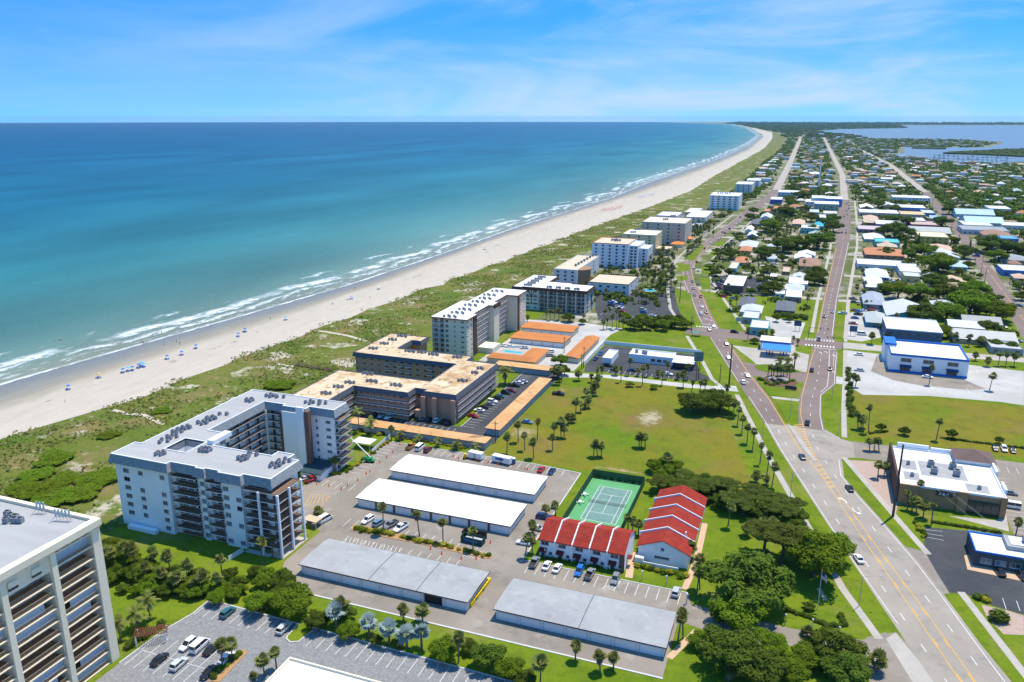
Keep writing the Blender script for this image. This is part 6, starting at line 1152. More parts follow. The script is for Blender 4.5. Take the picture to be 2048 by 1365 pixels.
def plant(protos, name, label, cat, x, y, s, group, z=0.0, sz=None, rot=None):
    tm, cm = random.choice(protos); o = thing(name, label, cat, (x, y, z), random.uniform(0, 6.28) if rot is None else rot, group); sz = sz or s
    put('trunk', tm, o, sc=(s, s, sz)); put('crown', cm, o, sc=(s, s, sz)); TREEPTS.append((x, y)); return o
def palm(x, y, h, label, group, protos=PALM, cs=1.0, name='palm_tree'):
    tm, cm = random.choice(protos); o = thing(name, label, 'palm tree', (x, y, 0), random.uniform(0, 6.28), group)
    o.rotation_euler.x = random.gauss(0, .05); o.rotation_euler.y = random.gauss(0, .05); cs *= random.uniform(.78, 1.22)
    H0 = 6.5 if protos is PALM else 8.0; put('trunk', tm, o, sc=(1, 1, h / H0)); c = put('crown', cm, o, sc=(cs, cs, cs)); c.location = (0, 0, h - H0 * cs); return o
def palm_px(zf, bx, by, cx, cy, label, group, protos=PALM, cs=1.05, name='palm_tree'):
    b = zf(bx, by); zx = zf(cx, cy)          # crown row -> height by similar triangles along the view ray
    db = math.hypot(*b); dc = math.hypot(*zx); h = CH * (1 - db / dc) if dc > db else 3.5
    palm(b[0], b[1], min(max(h, 2.2), 13), label, group, protos, cs, name)
def palms(zf, lst, label, group, **k):
    for bx, by, cx, cy in lst: palm_px(zf, bx, by, cx, cy, label, group, **k)
FG = 'cabbage palms on the grass field'
palms(z5, [(55, 930, 60, 790), (150, 840, 155, 695), (203, 905, 208, 780), (305, 820, 305, 675), (275, 970, 280, 835), (432, 905, 440, 800), (440, 800, 445, 705)], 'cabbage palm at the western corner of the grass field', FG)
palms(z5, [(500, 800, 500, 670), (525, 805, 540, 725), (558, 690, 555, 630), (590, 680, 590, 640), (620, 640, 622, 505), (658, 595, 658, 520), (725, 560, 725, 490), (690, 570, 695, 530), (710, 470, 712, 415), (755, 460, 755, 400), (785, 455, 785, 370), (770, 430, 765, 365)], 'cabbage palm in the curved row across the grass field', FG)
palms(z5, [(765, 960, 760, 860), (800, 965, 797, 845), (830, 960, 857, 870)], 'slim palm of the three in the middle of the field', FG)
palms(z5, [(1140, 880, 1130, 790), (1190, 880, 1212, 800), (1155, 885, 1160, 790)], 'palm of the tight clump near the bare patch', FG)
palms(z5, [(645, 335, 640, 275), (490, 365, 480, 240), (505, 345, 525, 240), (445, 330, 450, 250), (750, 350, 745, 300), (800, 360, 810, 315)], 'cabbage palm at the far western end of the field street', FG)
palms(z5, [(800, 310, 800, 250), (835, 300, 840, 235), (990, 350, 1000, 235), (1055, 290, 1065, 170), (1165, 375, 1170, 230), (1210, 300, 1215, 215), (1325, 375, 1325, 280), (1370, 320, 1382, 205), (1500, 390, 1510, 285), (1535, 330, 1550, 225), (1565, 470, 1570, 350), (1630, 450, 1640, 350), (1680, 420, 1690, 350), (1130, 300, 1130, 250), (1290, 310, 1290, 280), (1460, 330, 1465, 300), (950, 290, 955, 240)], 'cabbage palm along the street in front of the white office', 'palms along the field street')
palms(z6, [(355, 1000, 360, 890), (393, 1070, 405, 945), (430, 1145, 445, 1000), (470, 1220, 487, 1080), (518, 1310, 540, 1160), (568, 1370, 592, 1205), (335, 870, 340, 800)], 'tall slim palm in the row beside the main road pavement', 'palms along the pavement')
palms(zM, [(1060, 240, 1090, 60), (1108, 335, 1138, 145), (960, 300, 965, 235), (1060, 325, 1060, 275), (1000, 130, 1005, -40)], 'slim palm where the pavement row meets the dark thicket', 'palms along the pavement')
IG = 'palms in the condo car park'
palms(z3, [(672, 740, 670, 555), (932, 765, 932, 615), (1100, 805, 1102, 660), (1315, 860, 1330, 720)], 'tall cabbage palm in the planted car park island', IG)
palms(z3, [(205, 640, 205, 585), (325, 310, 322, 215)], 'short palm beside the white condominium entrance', IG)
palms(z3, [(1840, 610, 1840, 560), (1910, 620, 1910, 545), (1745, 745, 1745, 690), (1690, 910, 1695, 760), (1740, 890, 1748, 805)], 'palm beside the western end of the townhouses', IG)
palms(z4, [(650, 1340, 655, 1245), (820, 1420, 825, 1315), (910, 1400, 915, 1310), (1350, 1200, 1345, 1030), (1385, 1185, 1400, 1010)], 'palm by the south edge of the grey-roofed garage', IG)
palms(z4, [(1430, 640, 1435, 560), (1500, 700, 1500, 630), (1478, 890, 1475, 740), (1500, 850, 1508, 700), (1010, 440, 1010, 350), (1080, 480, 1080, 400), (1040, 460, 1050, 390)], 'palm beside the gable-ended townhouse block', IG)
palms(z2, [(955, 985, 955, 890)], 'solitary taller palm in front of the long carport', IG)
palms(z2, [(1030, 990, 1035, 930), (1180, 1010, 1185, 960), (1335, 1040, 1340, 985), (1490, 1065, 1490, 1012), (1640, 1080, 1640, 1035)], 'low dark palm in the hedge before the long carport', IG, protos=COCO, cs=.75)
palms(z2, [(690, 920, 690, 740), (790, 940, 790, 830)], 'tall coconut palm beside the white condominium north end', 'coconut palms', protos=COCO, cs=1.0, name='coconut_palm')
palms(z2, [(700, 755, 690, 590), (640, 765, 640, 600), (735, 760, 735, 600), (560, 690, 555, 650)], 'cabbage palm before the south wing of the brown condominium', 'palms around the brown condominium')
palms(z2, [(1205, 780, 1205, 610), (1290, 790, 1290, 625), (1345, 800, 1350, 660), (1390, 805, 1390, 690)], 'cabbage palm between the brick piers of the brown condominium', 'palms around the brown condominium')
palms(z2, [(1600, 720, 1605, 630), (1770, 620, 1775, 560)], 'palm on the strip beside the long row of parked cars', 'palms around the brown condominium')
palms(z2, [(1885, 530, 1890, 420)], 'broad date palm at the corner of the brown condominium', 'palms around the brown condominium', protos=DATE, cs=1.0, name='date_palm')
palms(zK, [(1050, 490, 1050, 410), (1180, 500, 1180, 410)], 'small green palm behind the silver palms', 'palms south of the garages')
palms(zK, [(100, 860, 108, 745), (182, 810, 195, 690), (45, 950, 50, 860)], 'shaggy palm beside the paved south car park', 'palms south of the garages')
palms(zJ, [(825, 1035, 825, 890), (950, 950, 950, 830), (1030, 895, 1018, 745)], 'coconut palm on the lawn beside the cream tower', 'coconut palms', protos=COCO, cs=.95, name='coconut_palm')
palms(zJ, [(1520, 1215, 1525, 1065), (1590, 1160, 1605, 1050)], 'stout palm on the car park island among white cars', 'palms south of the garages', cs=1.3)
palms(zb, [(1510, 1175, 1540, 945), (1605, 1100, 1620, 940)], 'slim palm against the balconies of the white condominium', 'palms beside the white condominium')
palms(z8, [(290, 265, 290, 190), (325, 250, 325, 195), (245, 115, 247, 60), (270, 115, 272, 60), (297, 115, 300, 60)], 'palm at the pink paved corner of the liquor shop', 'palms around the liquor shop')
palms(z8, [(450, 430, 450, 340), (535, 480, 540, 410), (515, 400, 528, 290), (580, 515, 590, 415), (500, 450, 495, 380), (475, 440, 480, 385), (1035, 575, 1040, 495)], 'palm below the brick wall of the liquor shop', 'palms around the liquor shop')
palms(z7, [(378, 960, 395, 745), (958, 1025, 975, 860)], 'lone tall palm at the edge of the eastern field', 'palms on the eastern field')
palms(z7, [(290, 930, 300, 800), (330, 920, 345, 830), (310, 940, 320, 850), (240, 575, 235, 480), (265, 575, 285, 500)], 'clumped palm between the pavement and the eastern field', 'palms on the eastern field')
palms(z7, [(895, 555, 905, 400), (1410, 605, 1440, 480), (405, 205, 410, 130), (1290, 350, 1290, 300), (1390, 400, 1380, 345), (1485, 395, 1490, 290), (1550, 395, 1555, 295), (1620, 400, 1630, 310), (540, 190, 540, 130), (1230, 190, 1232, 150), (1320, 230, 1330, 165)], 'palm in the car park around the blue-trimmed store', 'palms around the blue store')
palms(z6, [(705, 700, 705, 615), (760, 695, 755, 620), (795, 695, 795, 600), (825, 700, 825, 620), (880, 720, 890, 620), (905, 725, 915, 620), (850, 690, 850, 600), (740, 700, 735, 610)], 'cabbage palm on the planted median before the fuel station', 'palms on the median')
palms(z6, [(815, 640, 815, 545), (880, 640, 880, 540), (945, 640, 948, 505)], 'large date palm on the oval lawn before the fuel station', 'palms on the median', protos=DATE, cs=.85, name='date_palm')
palms(z6, [(525, 370, 530, 270), (935, 400, 935, 345), (980, 420, 985, 375), (690, 330, 690, 300), (740, 330, 745, 290)], 'palm around the fuel station forecourt', 'palms on the median')
palms(zI, [(420, 1090, 405, 1020), (455, 1100, 455, 1010), (495, 1090, 495, 1015), (530, 1100, 530, 1010), (545, 1090, 548, 1020), (755, 1110, 765, 1050), (950, 1100, 950, 1010), (990, 1080, 1000, 990), (1060, 1180, 1060, 1010), (1020, 1170, 1020, 1060), (1080, 1170, 1085, 1050), (970, 1180, 965, 1090), (1120, 1180, 1120, 1090), (940, 1182, 940, 1110)], 'palm in the belt south of the half-timbered motel', 'palms by the motel')
palms(zI, [(965, 895, 968, 820), (1290, 920, 1300, 850), (1330, 950, 1340, 870), (1360, 940, 1365, 880), (1435, 905, 1440, 850), (1170, 670, 1180, 600), (160, 1100, 145, 1000), (190, 1100, 190, 990), (250, 1110, 245, 1070)], 'palm at the edge of the dark motel car park', 'palms by the motel')
rr = random.Random(21)
for i in range(46):
    x, y = zO(rr.uniform(1180, 1460), rr.uniform(640, 1300)) if i < 30 else zO(rr.uniform(860, 1160), rr.uniform(600, 1180)); palm(x, y, rr.uniform(5, 9.5), 'palm in the dense hotel drive planting', 'palms along the hotel drive', cs=rr.uniform(1.1, 1.5))
for i in range(26):
    x, y = zI(rr.uniform(1690, 1950), rr.uniform(260, 340)); palm(x, y, rr.uniform(5, 9), 'palm in the grove right of the tall tan hotel', 'palms right of the tall hotel', cs=1.3)
for i in range(18):
    t = i / 17; x, y = zI(1700 + 130 * t, 520 - 110 * t + rr.uniform(-8, 8)); palm(x, y, rr.uniform(5, 8), 'palm on the verge left of the shore road', 'palms beside the shore road', cs=1.2)
# silver palms with single fronds
bis_tm = palm_proto(90, 3.2, 2.0, leaf_s, 1, 'fan', .26)[0]
fb = MB(); frond(fb, Vector((0, 0, 0)), 0.0, 0.0, 2.7, 'fan', random.Random(1)); frond_me = fb.mesh('frond', leaf_s)
for i, (bx, by) in enumerate([(590, 540), (815, 590), (950, 645), (1070, 672), (1172, 682)]):
    x, y = zK(bx, by); o = thing('silver_palm', 'silver-leaved fan palm in the row above the paved car park', 'palm tree', (x, y, 0), i * 1.1, 'silver palms'); h = (4.6, 3.9, 4.0, 3.7, 4.6)[i]; put('trunk', bis_tm, o, sc=(1, 1, h / 3.2)); r_ = random.Random(i)
    for k in range(20): f = put('frond', frond_me, o, (0, 0, h)); f.rotation_euler = (0, -math.radians(r_.uniform(-35, 75)), k * 2.4); f.scale = [r_.uniform(.85, 1.15)] * 3
# broadleaf trees near the camera: (zoom, base x, base y, crown width px, zoom scale, kind, height factor)
def tree_px(zf, sc_, bx, by, wpx, protos, label, name, group, tall=1.0, cat='tree'):
    x, y = zf(bx, by); dep = math.hypot(math.hypot(x, y), CH); wid = wpx / sc_ * dep / CF; s = wid / 8.0
    return plant(protos, name, label, cat, x, y, s, group, sz=s * tall)
GT = 'trees around the flag lawn'
tree_px(zN, 4.096, 800, 640, 620, DARK, 'huge dark spreading oak south of the townhouse lawn', 'oak_tree', GT, .85)
tree_px(zN, 4.096, 1330, 420, 480, BROAD, 'big bright green fig tree overhanging the main road', 'fig_tree', GT, 1.0); tree_px(zN, 4.096, 1480, 330, 330, BROAD, 'smaller bright crown at the roadside behind the fig', 'fig_tree', GT, 1.0); tree_px(zN, 4.096, 1250, 280, 330, BROAD, 'bright green tree behind the big fig', 'fig_tree', GT, 1.0)
tree_px(zN, 4.096, 1080, 320, 330, UMB, 'flat-topped olive green umbrella tree on a bare trunk', 'umbrella_tree', GT, 1.1); tree_px(zN, 4.096, 930, 250, 300, UMB, 'flat-topped olive tree left of the bare-trunk umbrella tree', 'umbrella_tree', GT, 1.0)
for bx, by, w_, p, lb in [(720, 850, 480, BROAD, 'leafy tree overhanging the entrance drive'), (1000, 1060, 330, BROAD, 'slim-trunked tree beside the entrance drive'), (640, 1180, 560, DARK, 'large dark tree at the bottom of the frame by the drain box'), (420, 1000, 250, BROAD, 'low bushy tree beside the garage footpath'), (1500, 1120, 460, DARK, 'grey-green tree south of the entrance drive'), (1250, 1180, 330, BROAD, 'yellow-green tree near the bottom frame edge'), (900, 1280, 460, DARK, 'dark tree cut by the bottom frame edge'), (1600, 1290, 430, DARK, 'dark tree cut by the bottom frame near the road'), (1160, 1290, 330, BROAD, 'bright tree cut by the bottom frame edge'), (600, 790, 240, BROAD, 'small tree over the lamp-lined drive'), (1300, 690, 110, DARK, 'dense round shrub tree beside the flagpole')]:
    tree_px(zN, 4.096, bx, by, w_ * .8, p, lb, 'broadleaf_tree', GT, .85)
palms(zN, [(1280, 1040, 1285, 900), (1860, 1200, 1870, 1100), (1420, 1160, 1440, 1050), (640, 1290, 660, 1200), (930, 330, 930, 250)], 'pale palm among the trees south of the flag lawn', 'flag lawn palms', cs=1.2)
# the dark thicket behind the townhouses
rr = random.Random(31)
for i in range(34):
    t = i / 33; x0, y0 = zM(200 + 1150 * t, 330 + 330 * t); x, y = x0 + rr.uniform(-3, 3), y0 + rr.uniform(-7, 7) * (1 - .3 * t) ; k = UMB if rr.random() < .55 else DARK
    plant(k, 'thicket_tree', 'dark tree crown in the dense thicket behind the townhouses', 'tree', x, y, rr.uniform(.75, 1.1), 'thicket trees', sz=rr.uniform(.7, .95))
for bx, by in [(90, 300), (150, 250), (40, 200), (230, 210), (110, 180)]: x, y = zM(bx, by); plant(BROAD, 'broadleaf_tree', 'bright bushy tree between court and thicket', 'tree', x, y, rr.uniform(.65, .85), 'trees by the court', sz=.8)
palms(zM, [(560, 420, 560, 340), (640, 440, 650, 370), (1030, 780, 1000, 650), (1120, 740, 1120, 660), (710, 690, 690, 500), (880, 780, 890, 700), (1240, 800, 1230, 730), (1050, 1060, 1040, 960), (1010, 1050, 990, 980), (150, 180, 160, 80)], 'pale palm poking out of the dark thicket', 'thicket palms', cs=1.3)
# field tree pair and small trees
for bx, by, w_, lb in [(1570, 590, 260, 'wind-bent dark tree leaning over the field corner'), (1660, 590, 240, 'middle dark tree of the clump at the field corner'), (1800, 590, 250, 'right dark tree of the clump at the field corner'), (1740, 520, 200, 'rear dark tree of the clump at the field corner')]: tree_px(z5, 4.096, bx, by, w_, DARK, lb, 'field_tree', 'field corner trees', .8)
for bx, by, w_, lb in [(1065, 385, 75, 'round shrub tree in the mulch bed by the field street'), (1255, 405, 70, 'dense low tree in the eastern mulch bed by the field street')]: tree_px(z5, 4.096, bx, by, w_, BROAD, lb, 'shrub_tree', 'field street beds', .8)
for bx, by, w_ in [(485, 950, 75), (690, 985, 85), (1090, 1015, 90), (1490, 1055, 65)]: tree_px(z7, 4.265, bx, by, w_, DARK, 'young tree at the southern edge of the eastern field', 'young_tree', 'young trees', 1.1)
tree_px(z9, 5.12, 1440, 985, 170, BROAD, 'bright round tree beside the orange-roofed clubhouse', 'broadleaf_tree', 'trees by the clubhouse', .95)
for bx, by, w_ in [(1410, 1110, 150), (1480, 1080, 120)]: tree_px(z9, 5.12, bx, by, w_, DARK, 'dark tree at the field street corner', 'broadleaf_tree', 'trees by the clubhouse', 1.2)
for bx, by, w_ in [(1525, 535, 140), (1660, 560, 90)]: tree_px(z9, 5.12, bx, by, w_, DARK, 'tree in front of the half-timbered motel', 'broadleaf_tree', 'trees by the motel', .9)
for i in range(16): x, y = zI(1130 + 590 * (i + .5) / 16, 1165 + rr.uniform(-55, 30)); plant(DARK if i % 3 else BROAD, 'broadleaf_tree', 'tree in the green belt south of the motel car park', 'tree', x, y, rr.uniform(.8, 1.25), 'motel green belt')
# south hedge belts
def belt(pts, n, wd, label, group, protos=(DARK, BROAD), s=(.4, .72)):
    P_ = [Vector(p[:2]) for p in pts]; seg = [(b - a).length for a, b in zip(P_, P_[1:])]; T = sum(seg)
    for i in range(n):
        d = T * (i + .5) / n; k = 0
        while k < len(seg) - 1 and d > seg[k]: d -= seg[k]; k += 1
        q = P_[k] + (P_[k + 1] - P_[k]) * (d / seg[k]); plant(rr.choice(protos), 'bushy_tree', label, 'tree', q.x + rr.uniform(-wd, wd), q.y + rr.uniform(-wd, wd), rr.uniform(*s), group)
belt([zJ(700, 450), zJ(900, 620), zJ(1250, 680), zJ(1500, 690)], 60, 6.0, 'bushy tree in the grove beside the cream tower', 'tower grove'); belt([zJ(1500, 700), zJ(1800, 640), zJ(1950, 760), zJ(2040, 800)], 20, 4.0, 'bushy tree at the end of the tower grove', 'tower grove', s=(.45, .7))
palms(zJ, [(940, 560, 940, 390), (1060, 560, 1060, 430), (1180, 600, 1180, 440), (870, 520, 860, 380), (1280, 640, 1290, 510), (1120, 680, 1110, 560), (1000, 640, 1000, 520), (1400, 700, 1400, 580), (1520, 600, 1520, 470), (1480, 720, 1480, 600), (1220, 700, 1215, 590), (1340, 710, 1350, 620), (760, 560, 760, 420)], 'palm in the grove beside the cream tower', 'tower grove palms', cs=1.2)
for bx, by, w_, k, lb in [(280, 460, 250, BROAD, 'bright sea grape beside the grass peninsula'), (60, 420, 190, BROAD, 'bushy tree left of the bright sea grape'), (470, 545, 170, DARK, 'dark tree before the first silver palm'), (690, 600, 150, BROAD, 'leafy tree between the silver palms'), (870, 650, 90, DARK, 'small dark tree under the silver palms'), (1010, 670, 90, DARK, 'low dark tree right of the silver palms'), (1310, 750, 200, BROAD, 'round bright tree right of the silver palms'), (1500, 700, 120, DARK, 'dark tree behind the round bright tree'), (1620, 800, 220, DARK, 'wide dark tree on the southern green strip'), (1760, 880, 190, BROAD, 'pale bushy tree near the bottom frame edge'), (1880, 930, 150, DARK, 'dark tree at the bottom frame south of the garage'), (670, 480, 130, DARK, 'dark tree behind the leading silver palm')]: tree_px(zK, 3.413, bx, by, w_, k, lb, 'broadleaf_tree', 'south strip trees', .95)
palms(zK, [(1980, 930, 1990, 760), (1425, 770, 1430, 600), (630, 500, 620, 370)], 'palm on the southern green strip', 'palms south of the garages', cs=1.25)
# dune shrubs by the white condo
for i, (zf, x, y, w_) in enumerate([(zL, 380, 1090, 230), (zL, 230, 1200, 200), (zL, 280, 1310, 260), (zL, 640, 1240, 240), (zL, 740, 920, 130), (zL, 1110, 750, 120), (z1, 1215, 70, 200), (z2, 480, 390, 90), (z2, 70, 540, 170), (zL, 150, 1290, 200), (zL, 450, 1230, 200), (zL, 720, 1180, 150), (zL, 560, 1330, 220), (zL, 380, 1360, 240)]): 
    sc_ = 3.412 if zf in (zL, z1) else 4.096; tree_px(zf, sc_, x, y + 20, w_, BROAD, 'low green sea grape mound on the dune', 'sea_grape', 'dune sea grapes', .28)
# shrubs
def shrub(x, y, s, k, label, group): o = put('shrub', random.choice(SHR[k]), None, (x, y, 0), random.uniform(0, 6.28), (s, s, s * .85)); tag(o, label, 'shrub', group)
def shrubs(zf, pts, n, k, s, label, group, jit=.5):
    P_ = [Vector(zf(*p)) for p in pts]; seg = [(b - a).length for a, b in zip(P_, P_[1:])]; T = sum(seg)
    for i in range(n):
        d = T * (i + .5) / n; j = 0
        while j < len(seg) - 1 and d > seg[j]: d -= seg[j]; j += 1
        q = P_[j] + (P_[j + 1] - P_[j]) * (d / seg[j]); shrub(q.x + rr.uniform(-jit, jit), q.y + rr.uniform(-jit, jit), s * rr.uniform(.8, 1.2), k if len(k) == 1 else rr.choice(k), label, group)
shrubs(z3, [(470, 715), (740, 760)], 9, 'yyg', 1.25, 'yellow-green shrub at the left end of the planted island', 'island shrubs'); shrubs(z3, [(800, 780), (1180, 850)], 12, 'ydyg', 1.15, 'mixed shrub in the middle of the planted island', 'island shrubs'); shrubs(z3, [(1200, 860), (1440, 915)], 7, 'yyd', 1.0, 'low shrub at the right end of the planted island', 'island shrubs')
shrubs(z3, [(390, 310), (545, 210), (700, 90)], 14, 'ygy', 1.0, 'yellow hedge shrub beside the cone-marked bays', 'entrance hedge'); shrubs(z3, [(110, 330), (370, 320)], 8, 'dgy', 1.0, 'shrub before the teal-roofed entrance wing', 'entrance hedge')
shrubs(z2, [(980, 965), (1640, 1070)], 22, 'yyg', .8, 'low yellow shrub in the strip before the long carport', 'carport hedge'); shrubs(z2, [(670, 920), (940, 930)], 12, 'dgyd', 1.3, 'shrub in the condominium garden by the white fence', 'garden shrubs', 2.0)
shrubs(z4, [(420, 630), (980, 730)], 18, 'dg', .75, 'dark foundation shrub before the townhouse fronts', 'townhouse shrubs'); shrubs(z4, [(1080, 690), (1400, 770)], 13, 'ygyd', 1.25, 'shrub before the gable-ended townhouse', 'townhouse shrubs', .8); shrubs(z4, [(790, 80), (1120, 130)], 7, 'd', 1.2, 'dark shrub outside the tennis court back fence', 'court shrubs', .2); shrubs(zJ, [(850, 1090), (1110, 920)], 10, 'd', 1.2, 'clipped dark shrub beside the wooden pergola', 'pergola hedge', .8); shrubs(zJ, [(1430, 1300), (1640, 1110)], 9, 'dg', 1.0, 'shrub on the car park palm island', 'palm island shrubs')
shrubs(zN, [(1110, 700), (1350, 780), (1450, 830), (1590, 830), (1560, 740)], 26, 'd', .9, 'clipped dark shrub in the curved hedge below the flagpole', 'flag lawn hedge', .25); shrubs(z8, [(580, 500), (960, 560)], 22, 'd', .8, 'clipped hedge shrub south of the liquor shop', 'shop hedge', .2); shrubs(z8, [(490, 500), (545, 590)], 7, 'dy', 1.0, 'shrub beside the diner car park bays', 'diner shrubs'); shrubs(z8, [(820, 900), (880, 930)], 5, 'yd', 1.3, 'shrub in the mulch island by the diner exit', 'diner shrubs', .8); shrubs(z8, [(940, 1020), (945, 1045)], 2, 'd', 2.6, 'large round shrub in the pink gravel bed', 'gravel bed shrubs', .4)
shrubs(z6, [(640, 725), (720, 780), (900, 760), (960, 740)], 14, 'dg', 1.3, 'shrub in the rocky median bed', 'median shrubs', 1.2); shrubs(z7, [(215, 420), (215, 720), (240, 840)], 16, 'd', 1.8, 'dark shrub beside the eastern pavement', 'pavement shrubs', .8); shrubs(z7, [(990, 1010), (1706, 1100)], 26, 'd', .8, 'clipped hedge shrub between field and shop car park', 'field hedge', .15); shrubs(z7, [(385, 975), (545, 955)], 8, 'd', .8, 'clipped hedge shrub at the south-west field corner', 'field hedge', .15); shrubs(zH, [(1020, 690), (1410, 700)], 24, 'd', 2.2, 'clump of the tall hedge beside the corner lot', 'corner hedge', 2.0)
# ------------------------------------------------------------------ vehicles
def loft(mb, secs, mi=0):
    n = len(secs[0]); base = len(mb.v); mb.v.extend([p for s_ in secs for p in s_])
    for i in range(len(secs) - 1):
        for j in range(n): k = (j + 1) % n; mb.f.append((base + i * n + j, base + i * n + k, base + (i + 1) * n + k, base + (i + 1) * n + j)); mb.m.append(mi)
    mb.f.append(tuple(base + j for j in range(n - 1, -1, -1))); mb.m.append(mi); mb.f.append(tuple(base + (len(secs) - 1) * n + j for j in range(n))); mb.m.append(mi)
def sect(x, w_, z0, z1, r=.12): return [(x, -w_ + r, z0), (x, w_ - r, z0), (x, w_, z0 + r), (x, w_, z1 - r), (x, w_ - r * 1.3, z1), (x, -w_ + r * 1.3, z1), (x, -w_, z1 - r), (x, -w_, z0 + r)]
CARS = {}
def car_proto(kind):
    # x forward; stations (x, half width, z0, belt z); cabin stations (x, half width, z)
    if kind == 'sedan': L_, st, cab, rz = 4.7, [(-2.35, .78, .35, .78), (-2.1, .88, .25, .92), (-1.2, .91, .22, .95), (.9, .91, .22, .92), (1.9, .87, .24, .80), (2.35, .74, .32, .62)], [(-1.75, .78, .94), (-1.0, .66, 1.40), (.25, .66, 1.43), (1.15, .78, .92)], 1.44
    elif kind == 'suv': L_, st, cab, rz = 4.7, [(-2.35, .84, .4, .95), (-2.2, .92, .28, 1.05), (-1.2, .94, .25, 1.06), (.9, .94, .25, 1.04), (1.95, .90, .28, .96), (2.35, .80, .4, .72)], [(-2.15, .82, 1.05), (-1.8, .72, 1.66), (.25, .72, 1.70), (1.15, .80, 1.03)], 1.71
    elif kind == 'van': L_, st, cab, rz = 5.4, [(-2.7, .94, .4, 1.2), (-2.6, .98, .3, 1.3), (1.2, .98, .28, 1.28), (2.2, .95, .3, 1.1), (2.7, .85, .4, .8)], [(-2.62, .93, 1.3), (-2.55, .86, 2.15), (.9, .86, 2.2), (2.05, .88, 1.18)], 2.2
    else: L_, st, cab, rz = 5.6, [(-2.8, .92, .5, 1.02), (-2.7, .98, .42, 1.08), (-.2, .98, .38, 1.08), (1.2, .98, .38, 1.10), (2.4, .95, .4, 1.05), (2.8, .86, .5, .85)], [(-.75, .84, 1.08), (-.62, .76, 1.78), (.55, .76, 1.82), (1.35, .84, 1.09)], 1.82
    root = thing('parked_car', 'x', 'car'); THINGS.pop()
    mb = MB(); loft(mb, [sect(*s_) for s_ in st]); a, b = cab[1], cab[2]
    mb.prism([(a[0] - .03, -a[1] - .01), (b[0] + .05, -b[1] - .01), (b[0] + .05, b[1] + .01), (a[0] - .03, a[1] + .01)], rz - .06, rz + .03)
    for s_ in (-1, 1):
        for (p, q) in ((cab[0], cab[1]), (cab[3], cab[2])): mb.tube((p[0], s_ * p[1], p[2]), (q[0], s_ * q[1], q[2] - .02), .05, n=4)
        m_ = (a[0] + b[0]) / 2; mb.tube((m_, s_ * (cab[0][1] - .01), cab[0][2]), (m_, s_ * a[1], rz - .04), .05, n=4)
        mb.box(cab[3][0] - .25, cab[3][0] - .05, s_ * cab[3][1] + s_ * .02, s_ * (cab[3][1] + .22), cab[3][2], cab[3][2] + .15)
    if kind == 'pickup': mb.box(-2.72, -.8, -.95, -.86, 1.06, 1.2); mb.box(-2.72, -.8, .86, .95, 1.06, 1.2); mb.box(-2.79, -2.7, -.95, .95, 1.02, 1.2)
    put('body', mb.mesh('body', car_oc, smooth=False), root)
    if kind == 'pickup': put('cargo_bed', MB().box(-2.68, -.8, -.85, .85, 1.07, 1.10).mesh('cargo_bed', black_m), root)
    g = MB(); ring = lambda c: [(c[0], -c[1], c[2]), (c[0], c[1], c[2])]; A, B_, C_, D_ = [ring(c) for c in cab]; B_ = [(x, y, rz - .05) for x, y, z in B_]; C_ = [(x, y, rz - .05) for x, y, z in C_]
    g.quad(A[0], A[1], B_[1], B_[0]); g.quad(C_[0], C_[1], D_[1], D_[0]); g.quad(A[0], B_[0], C_[0], D_[0]); g.quad(A[1], D_[1], C_[1], B_[1]); put('windows', g.mesh('windows', car_gl), root)
    tb = MB(); tb.tube((0, -.11, 0), (0, .11, 0), .34, n=14); wm_ = tb.mesh('wheel', tyre_m); rb = MB(); rb.tube((0, -.118, 0), (0, .118, 0), .2, n=10); rm = rb.mesh('rim', rim_m)
    for x in (-L_ * .3, L_ * .31):
        for y in (-1, 1): w_ = put('wheel', wm_, root, (x, y * (st[2][1] - .1), .34)); put('rim', rm, w_)
    hl = MB().box(-.04, .05, -.16, .16, -.07, .07); hm = hl.mesh('headlight', lamp_w); tm_ = hl.mesh('taillight', lamp_r)
    for y in (-1, 1): put('headlight', hm, root, (st[-1][0] - .03, y * (st[-1][1] - .2), st[-1][3] - .08)); put('taillight', tm_, root, (st[0][0] - .01, y * (st[0][1] - .16), st[0][3] - .1))
    return root
CC = {'w': (.80, .80, .80), 's': (.46, .48, .50), 'g': (.20, .21, .22), 'k': (.016, .017, .02), 'n': (.02, .04, .12), 'b': (.02, .13, .42), 'r': (.42, .02, .02), 't': (.03, .13, .16), 'd': (.16, .02, .03), 'o': (.45, .20, .03), 'c': (.10, .20, .28)}
CN = {'w': 'white', 's': 'silver', 'g': 'grey', 'k': 'black', 'n': 'navy', 'b': 'blue', 'r': 'red', 't': 'teal', 'd': 'dark red', 'o': 'amber', 'c': 'steel blue'}
KN = {'u': 'suv', 's': 'sedan', 'v': 'van', 'p': 'pickup'}; KW = {'u': 'SUV', 's': 'sedan', 'v': 'van', 'p': 'pickup truck'}; KC = {'u': 'car', 's': 'car', 'v': 'van', 'p': 'pickup truck'}
FIRST = {}
def car(x, y, ang, col, kind, where, group, moving=False, z=0.03):
    k = KN[kind]
    if k not in CARS: CARS[k] = car_proto(k); o = CARS[k]
    else: o = copy_tree(CARS[k])
    o.name = {'u': 'suv', 's': 'sedan_car', 'v': 'van', 'p': 'pickup_truck'}[kind]; o.location = (x, y, z); o.rotation_euler = (0, 0, ang); o['label'] = f'{CN[col]} {KW[kind]} {where}'; o['category'] = KC[kind]; o['group'] = group; THINGS.append(o)
    for c in o.children:
        if c.name.startswith('body'): j = 1 + .12 * random.uniform(-1, 1); c.color = (*[min(v * j, .85) for v in CC[col]], 1)
    return o
NY, NX = math.pi / 2, 0.0
